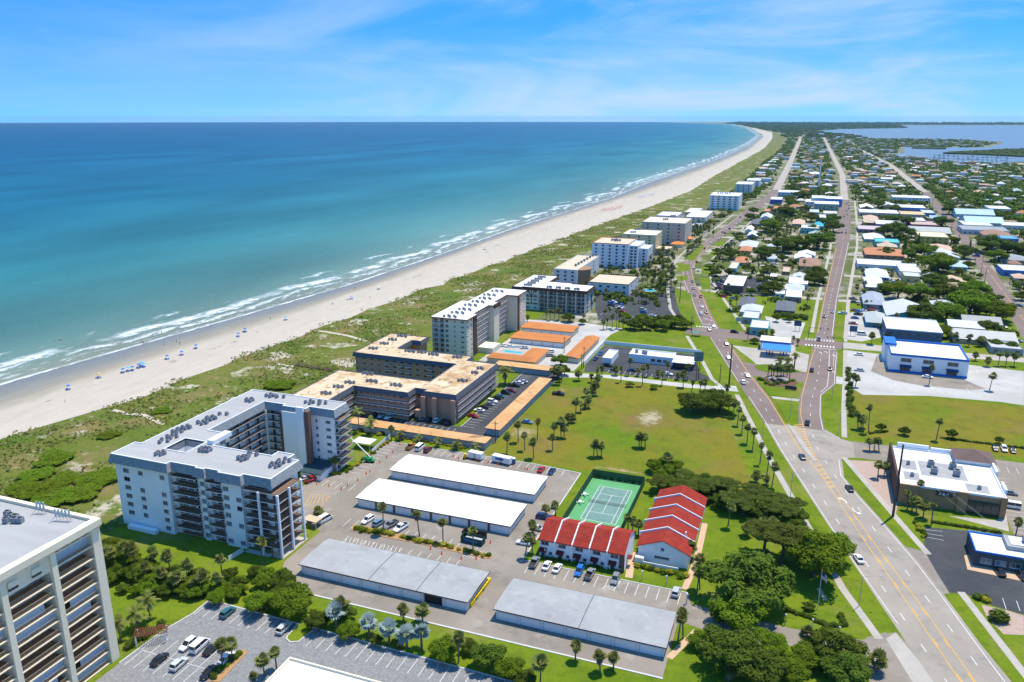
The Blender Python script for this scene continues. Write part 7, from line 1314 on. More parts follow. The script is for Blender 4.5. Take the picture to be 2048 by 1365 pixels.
def cars(zf, lst, ang, where, group, jit=.04):
    for x, y, col, kind in lst:
        px_, py_ = zf(x, y, .5); car(px_, py_, ang + random.uniform(-jit, jit) + (math.pi if random.random() < .4 else 0), col, kind, where, group)
cars(z3, [(868, 122, 'o', 'p'), (935, 130, 'w', 'v'), (990, 145, 'd', 'u')], NY, 'at the north end of the condo car park', 'cars in the condo car park'); cars(z3, [(1806, 285, 'r', 's'), (1882, 300, 'n', 's')], NY, 'near the tennis court lawn', 'cars in the condo car park')
cars(z3, [(560, 650, 'w', 'u'), (638, 672, 'c', 'u'), (722, 686, 'g', 'p'), (797, 706, 'w', 'p')], NY - .25, 'behind the planted island', 'cars in the condo car park'); cars(z3, [(172, 638, 'k', 's'), (252, 645, 'w', 'v')], NY - .2, 'beside the little tan carport', 'cars in the condo car park'); cars(z3, [(158, 358, 'r', 'p'), (115, 348, 's', 's')], NY - .35, 'near the condo entrance', 'cars in the condo car park')
cars(z4, [(372, 668, 'g', 'p'), (457, 688, 'w', 's'), (528, 706, 'w', 's'), (677, 728, 'b', 'u'), (750, 748, 'g', 'p'), (923, 783, 'g', 'u'), (1338, 870, 's', 'u')], NY, 'parked before the townhouse fronts', 'cars before the townhouses'); cars(z4, [(432, 357, 'n', 'u'), (393, 435, 's', 's'), (300, 532, 'w', 's')], NX, 'beside the west wall of the townhouses', 'cars before the townhouses')
cars(zJ, [(1555, 840, 't', 'u')], NY, 'under the grove in the paved car park', 'cars in the paved car park'); cars(zJ, [(1937, 948, 's', 'u')], NY, 'beside the grass peninsula', 'cars in the paved car park'); cars(zJ, [(1285, 1058, 'w', 'u'), (1365, 1068, 'w', 'v'), (1445, 1088, 'k', 's'), (1090, 1158, 'k', 's'), (1222, 1192, 's', 'u'), (1425, 1248, 'k', 's'), (1545, 1150, 'w', 's')], NY, 'in the middle rows of the paved car park', 'cars in the paved car park')
cars(z2, [(815, 782, 'k', 's'), (878, 787, 's', 'u'), (938, 797, 'w', 'p'), (1118, 797, 'k', 's'), (1180, 798, 'k', 'u'), (1226, 806, 'g', 's'), (1265, 817, 'k', 's'), (1330, 826, 'w', 'u'), (1385, 832, 'k', 's'), (1424, 846, 'k', 'u')], NY - .1, 'in the bays south of the brown condominium', 'cars at the brown condominium')
cars(z2, [(1622, 787, 'r', 's'), (1672, 742, 'w', 's'), (1706, 716, 'k', 's'), (1760, 692, 'g', 's'), (1780, 670, 'w', 'u'), (1810, 642, 'k', 'u'), (1845, 627, 't', 's'), (1890, 598, 'k', 'u'), (1935, 582, 'd', 's'), (1962, 538, 'k', 'p'), (1997, 520, 'w', 's'), (2030, 508, 's', 's')], NX, 'in the long row east of the brown condominium', 'cars at the brown condominium')
cars(z5, [(480, 444, 'k', 'p')], NX, 'parked on the grass west of the palm row', 'cars on the field'); cars(z5, [(222, 674, 'c', 's')], NX, 'parked on grass beside the field carport', 'cars on the field')
cars(z5, [(825, 112, 'b', 's'), (785, 156, 'n', 's')], NY, 'along the white wall of the office lot', 'cars at the office'); cars(z5, [(885, 212, 'k', 'u'), (940, 242, 'n', 's'), (1080, 250, 'n', 's'), (1375, 280, 'w', 's')], NX, 'in front of the low white office', 'cars at the office'); cars(z5, [(410, 97, 'w', 'u'), (418, 130, 'g', 's'), (72, 52, 'w', 's'), (35, 48, 'w', 's'), (198, 66, 's', 's')], NX + .4, 'beside the orange-roofed clubhouse', 'cars at the clubhouse')
WD = math.atan2(12, -3.4)
def road_cars(zf, lst, ang, where, group):
    for x, y, col, kind in lst: p = zf(x, y, .5); car(p[0], p[1], ang, col, kind, where, group, z=.06)
RG = 'cars on the roads'
road_cars(z6, [(330, 402, 'n', 's'), (347, 524, 'w', 's'), (523, 690, 'w', 's'), (483, 752, 'w', 'u')], WD, 'driving on the shore road near the field', RG); road_cars(z6, [(108, 64, 'w', 's'), (102, 128, 'w', 'u'), (148, 114, 'k', 's')], math.atan2(12, -3), 'queuing before the stop line on the shore road', RG)
road_cars(z6, [(215, 240, 'w', 's'), (175, 272, 'n', 's')], WD, 'crossing the shore road junction', RG); road_cars(z6, [(405, 294, 'k', 'u'), (540, 304, 'd', 's')], NX, 'on the cross street behind the fuel station', RG)
road_cars(z6, [(1295, 110, 'b', 's'), (1220, 152, 'k', 's'), (1172, 360, 's', 'p'), (1107, 642, 'k', 'u'), (1273, 630, 'k', 's'), (1068, 1122, 'k', 'u')], NY, 'on the inland road', RG); road_cars(z8, [(137, 317, 'k', 's'), (187, 697, 'w', 's')], WD, 'on the main road near the camera', RG); road_cars(z0, [(1604, 914, 'n', 's')], WD, 'beside the yellow striped road island', RG)
cars(z6, [(1535, 497, 'w', 's'), (1540, 640, 's', 's')], NX, 'in the bays west of the blue-trimmed store', 'cars at the blue store'); cars(z6, [(1390, 122, 'w', 'p'), (1500, 166, 'b', 's'), (1480, 216, 'r', 's'), (1565, 314, 'w', 'v'), (1690, 240, 'b', 's'), (1530, 130, 'k', 'p')], NX, 'in the lot beside the blue mural shop', 'cars at the mural shop'); cars(z7, [(885, 488, 'w', 's')], NX, 'before the blue-trimmed store front', 'cars at the blue store')
cars(z8, [(925, 100, 'k', 's'), (973, 105, 'w', 'u'), (1020, 112, 'k', 's')], NY, 'in the bays north of the liquor shop', 'cars at the liquor shop'); cars(z8, [(1005, 342, 'g', 's'), (1010, 413, 'w', 'v')], NX, 'in the bays east of the liquor shop', 'cars at the liquor shop'); cars(z8, [(950, 768, 'k', 's'), (1072, 790, 'k', 's')], NY + .2, 'on the peach apron of the diner', 'cars at the diner')
def lane(pts, y):
    return float(np.interp(y, [p[1] for p in pts], [p[0] for p in pts]))
for zf, lst in ((zH, [(80, 25, 'k'), (42, 95, 'w'), (100, 133, 'w'), (30, 262, 'n'), (95, 290, 't'), (42, 345, 's'), (55, 425, 'n'), (130, 443, 'r'), (145, 565, 's')]), (zG, [(290, 543, 'r'), (320, 555, 'k'), (378, 500, 'k'), (240, 628, 'w'), (140, 680, 'w'), (60, 750, 'k'), (470, 440, 'w'), (500, 425, 'w'), (490, 400, 'w'), (435, 495, 'w'), (335, 505, 'w'), (515, 350, 'n'), (610, 300, 's'), (660, 265, 'k')])):
    for x, y, c in lst:
        p = zf(x, y, .5); a, b = lane(WL, p[1] + 5), lane(WL, p[1] - 5); car(p[0], p[1], math.atan2(10, a - b), c, random.choice('sus'), 'in the traffic on the shore road beyond the junction', RG, z=.06)
for zf, lst in ((zG, [(1820, 548, 'k'), (1870, 548, 'n'), (1870, 505, 'w'), (1905, 205, 'k'), (1875, 265, 'n'), (1845, 340, 'k'), (1905, 160, 's'), (1880, 175, 'k'), (1890, 320, 't'), (1950, 345, 's'), (1905, 240, 'b'), (1965, 130, 'w'), (1965, 270, 'k')]),):
    for x, y, c in lst: p = zf(x, y, .5); car(p[0], p[1], NY - .03, c, random.choice('sus'), 'in the traffic far along the inland road', RG, z=.06)
for k, (zf, lst, lb, g_) in enumerate([(zI, [(1020, 925), (1015, 945), (1010, 965), (1005, 990), (1030, 935), (1095, 940), (1105, 960), (1100, 978), (1095, 1000), (1110, 1020), (1300, 1000), (1310, 1025), (1390, 1055), (1175, 850), (1085, 985)], 'in the dark motel car park', 'cars at the motel'), (zH, [(370, 240), (365, 265), (355, 290), (350, 320), (345, 345), (620, 425), (710, 345), (860, 305), (860, 370), (515, 465), (460, 420), (410, 445)], 'around the brown-walled shop', 'cars at the brown shop'), (zG, [(405, 680), (400, 712), (380, 735), (365, 765), (410, 655), (430, 560), (950, 905), (960, 950), (1100, 965), (985, 895), (1390, 190), (1410, 210), (1200, 930), (1325, 1045), (1100, 155), (1040, 165), (960, 160)], 'parked among the shops of the town', 'cars in town'), (zF, [(55, 535), (100, 545), (100, 585), (160, 540), (220, 550), (260, 530), (350, 560), (55, 625), (40, 690), (300, 720), (145, 815), (520, 205), (700, 270), (520, 55), (35, 400), (50, 440), (100, 460), (1990, 480), (1830, 730), (1895, 785), (1930, 870), (1980, 900)], 'in the lots east of the inland road', 'cars in the eastern lots'), (zE, [(1510, 720), (1510, 780), (940, 340), (980, 320), (900, 350), (1250, 300), (1270, 330), (1300, 355), (1230, 280), (1340, 465), (1370, 490), (1010, 215), (400, 330), (440, 330), (480, 325), (350, 335), (1480, 780)], 'among the shops beyond the white strip', 'cars in the eastern shops')]):
    for x, y in lst: p = zf(x, y, .5); car(p[0], p[1], random.choice((NX, NX + .1, NY, NX)), random.choice('wwsgkknbr'), random.choice('susup'), lb, g_)
# ------------------------------------------------------------------ small things in the condo car park
cone_me = MB().lathe([(.30, 0), (.30, .05), (.2, .06), (.05, .95)], 8).mesh('cone', mat('cone_orange', (.75, .10, .02), rough=.7))
for zf, lst, lb in ((z3, [(190, 395), (280, 408), (370, 430), (413, 405), (487, 368)], 'orange cone beside the red pickup bays'), (z3, [(548, 320), (575, 305), (645, 238), (695, 200), (740, 165), (790, 110), (710, 105)], 'orange cone along the boom lift bays'), (z3, [(1010, 860), (1090, 895), (1230, 930), (1338, 930), (1440, 815)], 'orange cone along the planted island'), (z3, [(1175, 195), (1210, 210), (1425, 240), (1500, 255), (1690, 285), (1705, 290), (1340, 228), (1360, 230)], 'orange cone near the white site trailers')):
    for x, y in lst: p = zf(x, y); o = put('traffic_cone', cone_me, None, (p[0], p[1], .03), 0, (1.15, 1.15, 1.15)); tag(o, lb, 'traffic cone', 'orange traffic cones')
def simple(name, label, cat, p, parts, rz=0, group=None):
    r = thing(name, label, cat, (p[0], p[1], p[2] if len(p) > 2 else 0.02), rz, group)
    for nm, mb, m in parts: put(nm, mb.mesh(nm, m), r)
    return r
grn = mat('lift_green', (.02, .26, .09), rough=.5); yel = mat('bin_yellow', (.75, .48, .01), rough=.6); blu = mat('tarp_blue', (.02, .12, .30), rough=.7)
wh4 = [MB().tube((x, y * .9 - .2, .4), (x, y * .9 + .2, .4), .42, n=12) for x in (-1, 1) for y in (-1, 1)]
p = z3(575, 232); bl = simple('boom_lift', 'green boom lift with raised white arm beside the white condominium', 'boom lift', p, [('chassis', MB().box(-1.7, 1.7, -.85, .85, .35, .95), grn), ('turret', MB().box(-1.9, .9, -.8, .8, 1.0, 1.75).box(-1.9, -.9, -.7, .7, 1.75, 2.1), grn)] + [('wheel', m_, tyre_m) for m_ in wh4], .3)
mb = MB(); mb.tube((.2, 0, 1.9), (-4.6, 1.6, 6.0), .2, n=4); mb.tube((-4.6, 1.6, 6.0), (-8.6, 2.9, 9.4), .14, n=4); put('boom', mb.mesh('boom', white_p), bl); mb = MB(); mb.box(-9.9, -8.4, 2.3, 3.6, 8.6, 8.75); rail(mb, [(-9.9, 2.3), (-8.4, 2.3), (-8.4, 3.6), (-9.9, 3.6), (-9.9, 2.3)], 8.75, step=.7); put('basket', mb.mesh('basket', grn), bl)
def trailer(x, y, L_, label):
    p = z3(x, y); pts = [('body', MB().box(-L_ / 2, L_ / 2, -1.15, 1.15, .6, 2.7), white_p), ('roof', MB().box(-L_ / 2 - .05, L_ / 2 + .05, -1.2, 1.2, 2.7, 2.78), roof_wh), ('door', MB().box(-.45, .45, -1.18, -1.14, .7, 2.4), metal_m), ('drawbar', MB().tube((L_ / 2, 0, .6), (L_ / 2 + 1.2, 0, .5), .07), dkgrey)]
    for s_ in (-.5, .5): pts.append(('wheel', MB().tube((s_, -1.2, .35), (s_, -.95, .35), .35, n=12), tyre_m))
    return simple('site_trailer', label, 'trailer', p, pts, -.12)
trailer(1338, 210, 5.4, 'short white site trailer with open ramp behind the garages'); t = trailer(1525, 240, 7.2, 'longer white site trailer with blue lettering panel'); put('sign_panel', MB().box(-2.2, 1.0, -1.19, -1.15, 1.5, 2.3).mesh('sign_panel', blu), t)
simple('portable_toilet', 'blue portable toilet with white roof beside the long trailer', 'toilet', z3(1607, 245), [('cabin', MB().box(-.55, .55, -.55, .55, 0, 2.1), mat('toilet_blue', (.05, .06, .16), rough=.6)), ('roof', MB().lathe([(.75, 2.1), (.6, 2.3), (.1, 2.36)], 8), white_p), ('door', MB().box(-.4, .4, -.58, -.55, .1, 1.9), blu)])
simple('mini_excavator', 'small yellow digger beside the white site trailer', 'digger', z3(1262, 208), [('tracks', MB().box(-1, 1, -.7, -.35, 0, .5).box(-1, 1, .35, .7, 0, .5), black_m), ('cab', MB().box(-.8, .3, -.6, .6, .5, 1.1).box(-.5, .3, -.5, .5, 1.1, 2.0), yel), ('arm', MB().tube((.3, 0, .9), (1.3, 0, 1.8), .12).tube((1.3, 0, 1.8), (2.1, 0, .5), .1).box(1.9, 2.3, -.3, .3, .2, .6), yel)], .4)
db = simple('skip_container', 'open green dumpster beside the planted island', 'dumpster', z3(1315, 810), [('side', MB().box(-3.4, 3.4, -1.2, -1.1, .15, 2.0).box(-3.4, 3.4, 1.1, 1.2, .15, 2.0), mat('skip_green', (.015, .055, .045), rough=.7)), ('end', MB().box(-3.4, -3.3, -1.1, 1.1, .15, 2.0).box(3.3, 3.4, -1.1, 1.1, .15, 2.0), MATS['skip_green']), ('floor', MB().box(-3.3, 3.3, -1.1, 1.1, .15, .25), black_m), ('debris', MB().box(-2.5, 1, -.9, .9, .25, 1.2).box(0, 3, -.8, .7, .25, 1.5), gw), ('blue_panel', MB().box(-2.4, 2.2, -1.23, -1.205, .6, 1.5), blu)], -.06)
mb = MB(); mb.box(-3.5, 3.6, 1.9, 2.0, 0, 2.2); mb.box(-3.5, -3.4, -.2, 1.9, 0, 2.2); p = z3(1315, 790); o = put('screen_fence', mb.mesh('screen_fence', brown), None, (p[0], p[1], .02)); tag(o, 'brown screen fence behind the green dumpster', 'fence')
for i in range(9):
    a, b = Vector(z3(1292, 1275)), Vector(z3(1432, 1090)); q = a + (b - a) * (i + .5) / 9; simple('storage_bin', 'yellow-lidded bin in the row beside the grey-roofed garage', 'bin', (q.x, q.y), [('tub', MB().prism([(-.45, -.7), (.45, -.7), (.45, .7), (-.45, .7)], 0, 1.05), yel if i not in (2, 5) else grn), ('lid', MB().box(-.5, .5, -.76, .76, 1.05, 1.15), yel)], 0, 'yellow bins')
# little tan carport by the condo, white patio canopy, gate and fences
cpv = simple('small_carport', 'small tan carport roof beside the white condominium', 'carport', z3(165, 690), [('roof', MB().box(-2.6, 2.6, -1.6, 1.6, 2.3, 2.45), mat('tan_sheet', (.50, .38, .26), rough=.8))] + [('post', MB().tube((x, y, 0), (x, y, 2.3), .07), white_p) for x in (-2.3, 2.3) for y in (-1.3, 1.3)], -.1)
simple('patio_canopy', 'white flat canopy in the garden behind the white fence', 'canopy', z2(735, 1045), [('roof', MB().box(-3.8, 3.8, -2.6, 2.6, 2.6, 2.75), roof_wh)] + [('post', MB().tube((x, y, 0), (x, y, 2.6), .08), white_p) for x in (-3.5, 3.5) for y in (-2.3, 2.3)])
def fence(label, pts, h, m, step=2.0, name='fence', panel=True, cat='fence', pm=None):
    r = thing(name, label, cat, (pts[0][0], pts[0][1], 0)); post = MB().box(-.06, .06, -.06, .06, 0, h + .05).mesh('post', pm or m); c = wl(r)
    for a, b in zip(pts, pts[1:]):
        a, b = Vector(a[:2]), Vector(b[:2]); d = b - a; n = max(1, int(d.length / step)); ang = math.atan2(d.y, d.x); sl_ = d.length / n; me = cmesh(('fp', label, round(sl_, 2)), lambda: MB().box(.07, sl_ - .07, -.02, .02, .08, h).mesh('panel', m))
        for i in range(n):
            q = a + d * (i / n); put('post', post, r, (q.x - c.x, q.y - c.y, 0))
            if panel: put('panel', me, r, (q.x - c.x, q.y - c.y, 0), ang)
    return r
fence('white panel fence between condo garden and car park', [z3(590, 175), z3(690, 85), z3(720, 60)], 1.9, white_p)
fence('white lattice fence on the lawn by the white condominium corner', [zb(1200, 1130), zb(1340, 1045)], 1.6, white_p, 1.6)
# tennis court
sheet('tennis_court_apron', [(-60.8, 205), (-43.2, 205), (-43.2, 242), (-60.8, 242)], 0.030, court_g); sheet('tennis_court', [(-57.0, 212.6), (-46.0, 212.6), (-46.0, 236.4), (-57.0, 236.4)], 0.036, court_b)
lm_ = MB()
for a, b in (((-57, 212.6), (-57, 236.4)), ((-46, 212.6), (-46, 236.4)), ((-57, 212.6), (-46, 212.6)), ((-57, 236.4), (-46, 236.4)), ((-55.6, 212.6), (-55.6, 236.4)), ((-47.4, 212.6), (-47.4, 236.4)), ((-55.6, 218.1), (-47.4, 218.1)), ((-55.6, 230.9), (-47.4, 230.9)), ((-51.5, 218.1), (-51.5, 230.9))): ribbon(lm_, [a, b], .14, .042 + .0005 * len(lm_.f))
struct('court_lines', lm_, mark_w)
net = thing('tennis_net', 'tennis net across the green court', 'net', (-51.5, 224.5, 0.04)); mb = MB()
for i in range(45): x = -5.9 + i * 11.8 / 44; mb.box(x - .012, x + .012, -.01, .01, 0, .92)
for i in range(7): mb.box(-5.9, 5.9, -.011, .011, .05 + i * .13, .07 + i * .13)
put('mesh', mb.mesh('mesh', black_m), net); put('band', MB().box(-5.9, 5.9, -.03, .03, .92, 1.0).mesh('band', mark_w), net)
for x in (-6, 6): put('post', MB().tube((x, 0, 0), (x, 0, 1.07), .06).mesh('post', grn), net)
scr = mat('green_screen', (.015, .10, .055), rough=.8, alpha=.82)
fence('green windscreen fence around the tennis court', [(-60.9, 205), (-60.9, 242.2), (-43.1, 242.2), (-43.1, 205)], 3.0, scr, 3.0, pm=dkgrey)
for k, (x, y) in enumerate(((1100 + 630 / 9.1, 930 + 560 / 9.1), (1100 + 550 / 9.1, 930 + 700 / 9.1))):
    q = at(x, y); r = thing('patio_table', ('white patio table set nearer the court baseline', 'white patio table set beside the net post')[1 - k], 'table', (q[0], q[1], .04)); put('table_top', MB().lathe([(.62, .68), (.62, .72), (.05, .73)], 14).mesh('table_top', white_p), r); put('leg', MB().tube((0, 0, 0), (0, 0, .68), .08).mesh('leg', white_p), r)
    for j in range(4):
        a = j * math.pi / 2 + .4; cx, cy = 1.15 * math.cos(a), 1.15 * math.sin(a); o = thing('patio_chair', 'white plastic chair around the court patio tables', 'chair', (q[0] + cx, q[1] + cy, .04), a, 'white patio chairs'); put('seat', MB().box(-.25, .25, -.25, .25, .4, .45).mesh('seat', white_p), o); put('backrest', MB().box(.2, .25, -.25, .25, .45, .9).mesh('backrest', white_p), o)
        for sx in (-.21, .21):
            for sy in (-.21, .21): put('leg', MB().box(sx - .02, sx + .02, sy - .02, sy + .02, 0, .4).mesh('leg', white_p), o)
# pergola
pg = thing('pergola', 'reddish wooden pergola at the edge of the paved car park', 'pergola', (*zJ(1040, 1030), 0), .62); redw = mat('red_wood', (.22, .07, .04), (.17, .05, .03), 1.2, .8)
for x in (-3.2, 3.2):
    for y in (-1.4, 1.4): put('post', MB().box(x - .12, x + .12, y - .12, y + .12, 0, 2.6).mesh('post', white_p), pg)
sl1 = MB().box(-3.7, 3.7, -.04, .04, 2.6, 2.75).mesh('slat', redw); sl2 = MB().box(-.04, .04, -1.9, 1.9, 2.75, 2.88).mesh('slat', redw)
for i in range(7): put('slat', sl1, pg, (0, -1.6 + i * .53, 0))
for i in range(14): put('slat', sl2, pg, (-3.5 + i * .54, 0, 0))
# street furniture
def lamp(p, h, arm, label, ang=0.0):
    r = thing('street_lamp', label, 'street lamp', (p[0], p[1], 0), ang, 'street lamps'); put('pole', MB().tube((0, 0, 0), (0, 0, h), .11, .07, 8).mesh('pole', metal_m), r)
    if arm: put('arm', MB().tube((0, 0, h), (arm * .5, 0, h + .45), .05).tube((arm * .5, 0, h + .45), (arm, 0, h + .5), .05).mesh('arm', metal_m), r); put('lamp_head', MB().box(arm - .3, arm + .4, -.14, .14, h + .42, h + .56).mesh('lamp_head', metal_m), r)
    else: put('lamp_head', MB().lathe([(.05, h), (.22, h + .1), (.2, h + .4), (.05, h + .5)], 8).mesh('lamp_head', white_p), r)
lamp(z8(187, 955), 8.5, 4.2, 'grey cobra-head street lamp on the main road pavement near the camera', .25)
for zf, x, y, lb in ((zM, 1275, 445, 'thin street lamp where the pavement passes the thicket'), (z6, 655, 1275, 'thin street lamp beside the field pavement'), (z6, 905, 1090, 'thin street lamp on the triangle lawn'), (z6, 1290, 900, 'thin street lamp on the eastern verge by the median'), (z6, 1350, 1225, 'thin street lamp near the side street corner'), (zI, 1745, 1180, 'street lamp beside the shore road stop line'), (zH, 500, 745, 'street lamp on the corner block pavement')): lamp(zf(x, y), 9, 2.2, lb, random.uniform(-.3, .3))
for zf, x, y in ((z4, 442, 640), (z4, 700, 690), (z4, 1105, 790), (z4, 1270, 825), (z4, 1408, 945), (z4, 1598, 985), (zN, 300, 650), (zN, 1325, 860), (zN, 1105, 820), (zN, 1545, 925)): lamp(zf(x, y), 2.6, 0, 'short white lamp post beside the townhouse drive')
def pole(p, h, label, lean=0.0, arms=1, r=.22):
    o = thing('utility_pole', label, 'utility pole', (p[0], p[1], 0), 0.28, 'utility poles'); put('pole', MB().tube((0, 0, 0), (lean, 0, h), r, r * .65, 8).mesh('pole', wood_m), o)
    for k in range(arms): put('crossarm', MB().box(-1.2, 1.2, -.06, .06, h - 1 - k * 1.3, h - .85 - k * 1.3).mesh('crossarm', wood_m), o)
pole(z8(372, 468), 24, 'tall brown utility pole beside the liquor shop', 0, 0, .42); pole(z6(355, 772), 19.5, 'tall dark utility pole at the field street corner', 0, 0, .42)
for zf, x, y, h, lb in ((z6, 75, 730, 12, 'thin pole left of the field street sign'), (z6, 55, 735, 12, 'thin pole beside the roadside sign'), (z6, 270, 752, 9, 'thin pole beside the tall field corner pole'), (z2, 1805, 1010, 9, 'utility pole at the end of the long carport'), (z5, 685, 230, 11, 'utility pole beside the office lot wall'), (z5, 668, 240, 8, 'second pole beside the office lot wall'), (z5, 525, 110, 9, 'utility pole by the clubhouse drive'), (zI, 1635, 935, 14, 'tall dark pole beside the motel car park'), (zO, 1535, 1365, 16, 'leaning tall pole on the shore road verge'), (zE, 1275, 640, 15, 'tall utility pole on the third road by the blue warehouse'), (zE, 965, 225, 14, 'utility pole on the third road farther on'), (zE, 1075, 355, 14, 'utility pole on the third road beside the store'), (zE, 1540, 985, 14, 'utility pole on the third road by the cottages'), (zE, 1460, 920, 12, 'slender pole left of the third road'), (zE, 1190, 490, 10, 'slender pole on the third road kerb'), (zE, 1590, 1050, 9, 'short pole at the third road bend'), (zF, 1580, 225, 9, 'pole beside the tan motel row'), (zH, 15, 880, 10, 'pole at the bus shelter corner')): pole(zf(x, y), h, lb, 0, 1, .2)
o = pole
wires = [((33.3, 247.6, 22), (73, 190, 12)), ((33.3, 247.6, 21), (76, 189, 11)), ((33.3, 247.6, 19.5), (70, 192, 10.5))]
for i, (a, b) in enumerate(wires):
    mb = MB(); n = 14; pv = None
    for k in range(n + 1): t = k / n; q = (a[0] + (b[0] - a[0]) * t, a[1] + (b[1] - a[1]) * t, a[2] + (b[2] - a[2]) * t - 2.2 * 4 * t * (1 - t) * .5); (mb.tube(pv, q, .018, n=4) if pv else None); pv = q
    o = mb.build('power_line', metal_m); tag(o, 'thin power line sagging over the diner car park', 'power line', 'power lines')
def signal(p, ang, L_, n, label):
    r = thing('traffic_signal', label, 'traffic light', (p[0], p[1], 0), ang); put('pole', MB().tube((0, 0, 0), (0, 0, 6.4), .14).mesh('pole', dkgrey), r); put('mast_arm', MB().tube((0, 0, 6.2), (L_, 0, 6.5), .1).mesh('mast_arm', dkgrey), r)
    for k in range(n): x = L_ * (.6 + .38 * k / max(n - 1, 1)); h = put('signal_head', MB().box(x - .2, x + .2, -.15, .15, 5.5, 6.6).mesh('signal_head', black_m), r); put('lens', MB().box(x - .12, x + .12, -.17, -.15, 6.2, 6.45).mesh('lens', lamp_r), h)
signal(z6(1075, 350), .05, 10, 2, 'traffic signal arm over the inland road north of the crossing'); signal(z6(1385, 460), math.pi - .1, 8, 2, 'traffic signal arm south-east of the crossing')
fp = thing('flagpole', 'flagpole flying a striped flag on the mulched lawn', 'flagpole', (*zN(1372, 690), 0)); put('pole', MB().tube((0, 0, 0), (0, 0, 11), .08, .05, 8).mesh('pole', white_p), fp); put('finial', MB().lathe([(.02, 11), (.12, 11.12), (.02, 11.25)], 8).mesh('finial', yel), fp)
fl = MB(); red_f, wh_f, bl_f = mat('flag_red', (.45, .02, .03), rough=.8), white_p, mat('flag_blue', (.02, .03, .16), rough=.8)
nx_, Hf, Lf = 8, 2.0, 3.0
def fpt(u, v): return (.1 + u * Lf * .42, .25 * math.sin(u * 6) * u + u * .3, 10.8 - v * Hf - u * 1.35 - .12 * math.sin(u * 7))
for k in range(13):
    for i in range(nx_):
        u0, u1 = i / nx_, (i + 1) / nx_; mi = 2 if (k < 7 and u1 <= .51) else k % 2; fl.quad(fpt(u0, k / 13), fpt(u1, k / 13), fpt(u1, (k + 1) / 13), fpt(u0, (k + 1) / 13), mi)
put('flag', fl.mesh('flag', [red_f, wh_f, bl_f]), fp)
def sign_board(p, w_, h_, z, label, col, rz=0):
    m = mat('sign_%d' % len(MATS), col, rough=.6); simple('roadside_sign', label, 'sign', p, [('post', MB().tube((-w_ * .3, 0, 0), (-w_ * .3, 0, z + .1), .1).tube((w_ * .3, 0, 0), (w_ * .3, 0, z + .1), .1), dkgrey), ('board', MB().box(-w_ / 2, w_ / 2, -.15, .15, z, z + h_), m), ('frame', MB().box(-w_ / 2 - .1, w_ / 2 + .1, -.1, .1, z + h_, z + h_ + .15), dkgrey)], rz)
sign_board(z6(975, 285), 4.0, 3.2, 3.0, 'dark blue pylon sign in the corner lot', (.03, .07, .13)); sign_board(z6(1480, 330), 4.0, 3.2, 2.5, 'blue sign board beside the eastern lot', (.04, .09, .19)); sign_board(z5(1622, 240), 4.5, 4.5, 4.0, 'grey-green double sign at the office roadside', (.12, .20, .20), .3); sign_board(z6(440, 215), 3.2, 2.2, 1.2, 'pale blue sign on the corner lawn', (.30, .42, .48), -.2); sign_board(z6(915, 825), 5, 1.6, .4, 'low dark monument sign on the median lawn', (.05, .05, .05), -.1)
# fountain of stacked rocks on the median
rk = thing('rock_fountain', 'rock waterfall with pale boulders on the planted median', 'fountain', (*z6(800, 745), .2)); r_ = random.Random(9); rockm = mat('rock', (.42, .38, .33), (.25, .22, .19), .8, .95)
for i in range(26):
    mb = MB(); s_ = r_.uniform(.5, 1.2); mb.lathe([(s_ * .7, 0), (s_, s_ * .4), (s_ * .75, s_ * .8), (s_ * .2, s_)], 7); a = r_.uniform(0, 6.28); q = r_.uniform(.4, 1); put('boulder', mb.mesh('boulder', rockm), rk, (5.2 * q * math.cos(a), 3.0 * q * math.sin(a), (1 - q) * 1.6), a)
put('basin', MB().lathe([(2.6, .05), (2.6, .5), (2.3, .5), (2.3, .2), (.1, .2)], 16).mesh('basin', glass), rk)
# pools
for pts, lb in (([z9(840, 838), z9(1060, 862), z9(1040, 845), z9(880, 822)], 'clubhouse'), ([zO(920, 1215), zO(1090, 1230), zO(1115, 1190), zO(950, 1180)], 'motel')):
    sheet('pool_deck', [(p_[0] + (-2.5 if i in (0, 3) else 2.5), p_[1] + (-2.5 if i < 2 else 2.5)) for i, p_ in enumerate(pts)], .028, conc); sheet('swimming_pool', pts, .04, mat('pool_water', (.04, .42, .55), rough=.1))
mbf = [z9(720, 820), z9(800, 780), z9(960, 800), z9(1060, 800)]; fence('white picket fence around the clubhouse pool', mbf, 1.2, white_p, 1.5)
# wooden dune crossover
bw = thing('boardwalk', 'weathered wooden boardwalk crossing the dune by the brown condominium', 'boardwalk', (*z2(330, 410), 0)); a, b = Vector(z2(170, 385)), Vector(z2(470, 430)); c = wl(bw); n = 34; pl_me = MB().box(-.2, .2, -.8, .8, 1.2, 1.28).mesh('plank', wood_m); d = b - a; ang = math.atan2(d.y, d.x)
for i in range(n): q = a + d * (i + .5) / n; put('plank', pl_me, bw, (q.x - c.x, q.y - c.y, 0), ang)
nn = Vector((-d.y, d.x)).normalized() * .8
for s_ in (-1, 1):
    mb = MB(); rail(mb, [tuple(a + nn * s_), tuple(b + nn * s_)], 1.25, 1.0, 2.0); mb.build('handrail', wood_m, bw)
# white mast far off
p = z0(1637, 376); ms = thing('white_mast', 'very tall white pole rising among the far shops', 'mast', (p[0], p[1], 0)); put('shaft', MB().tube((0, 0, 0), (0, 0, 43), 1.5, 1.1, 12).mesh('shaft', white_p), ms); put('cap', MB().tube((0, 0, 43), (0, 0, 45), 1.4, 1.4, 12).mesh('cap', white_p), ms)
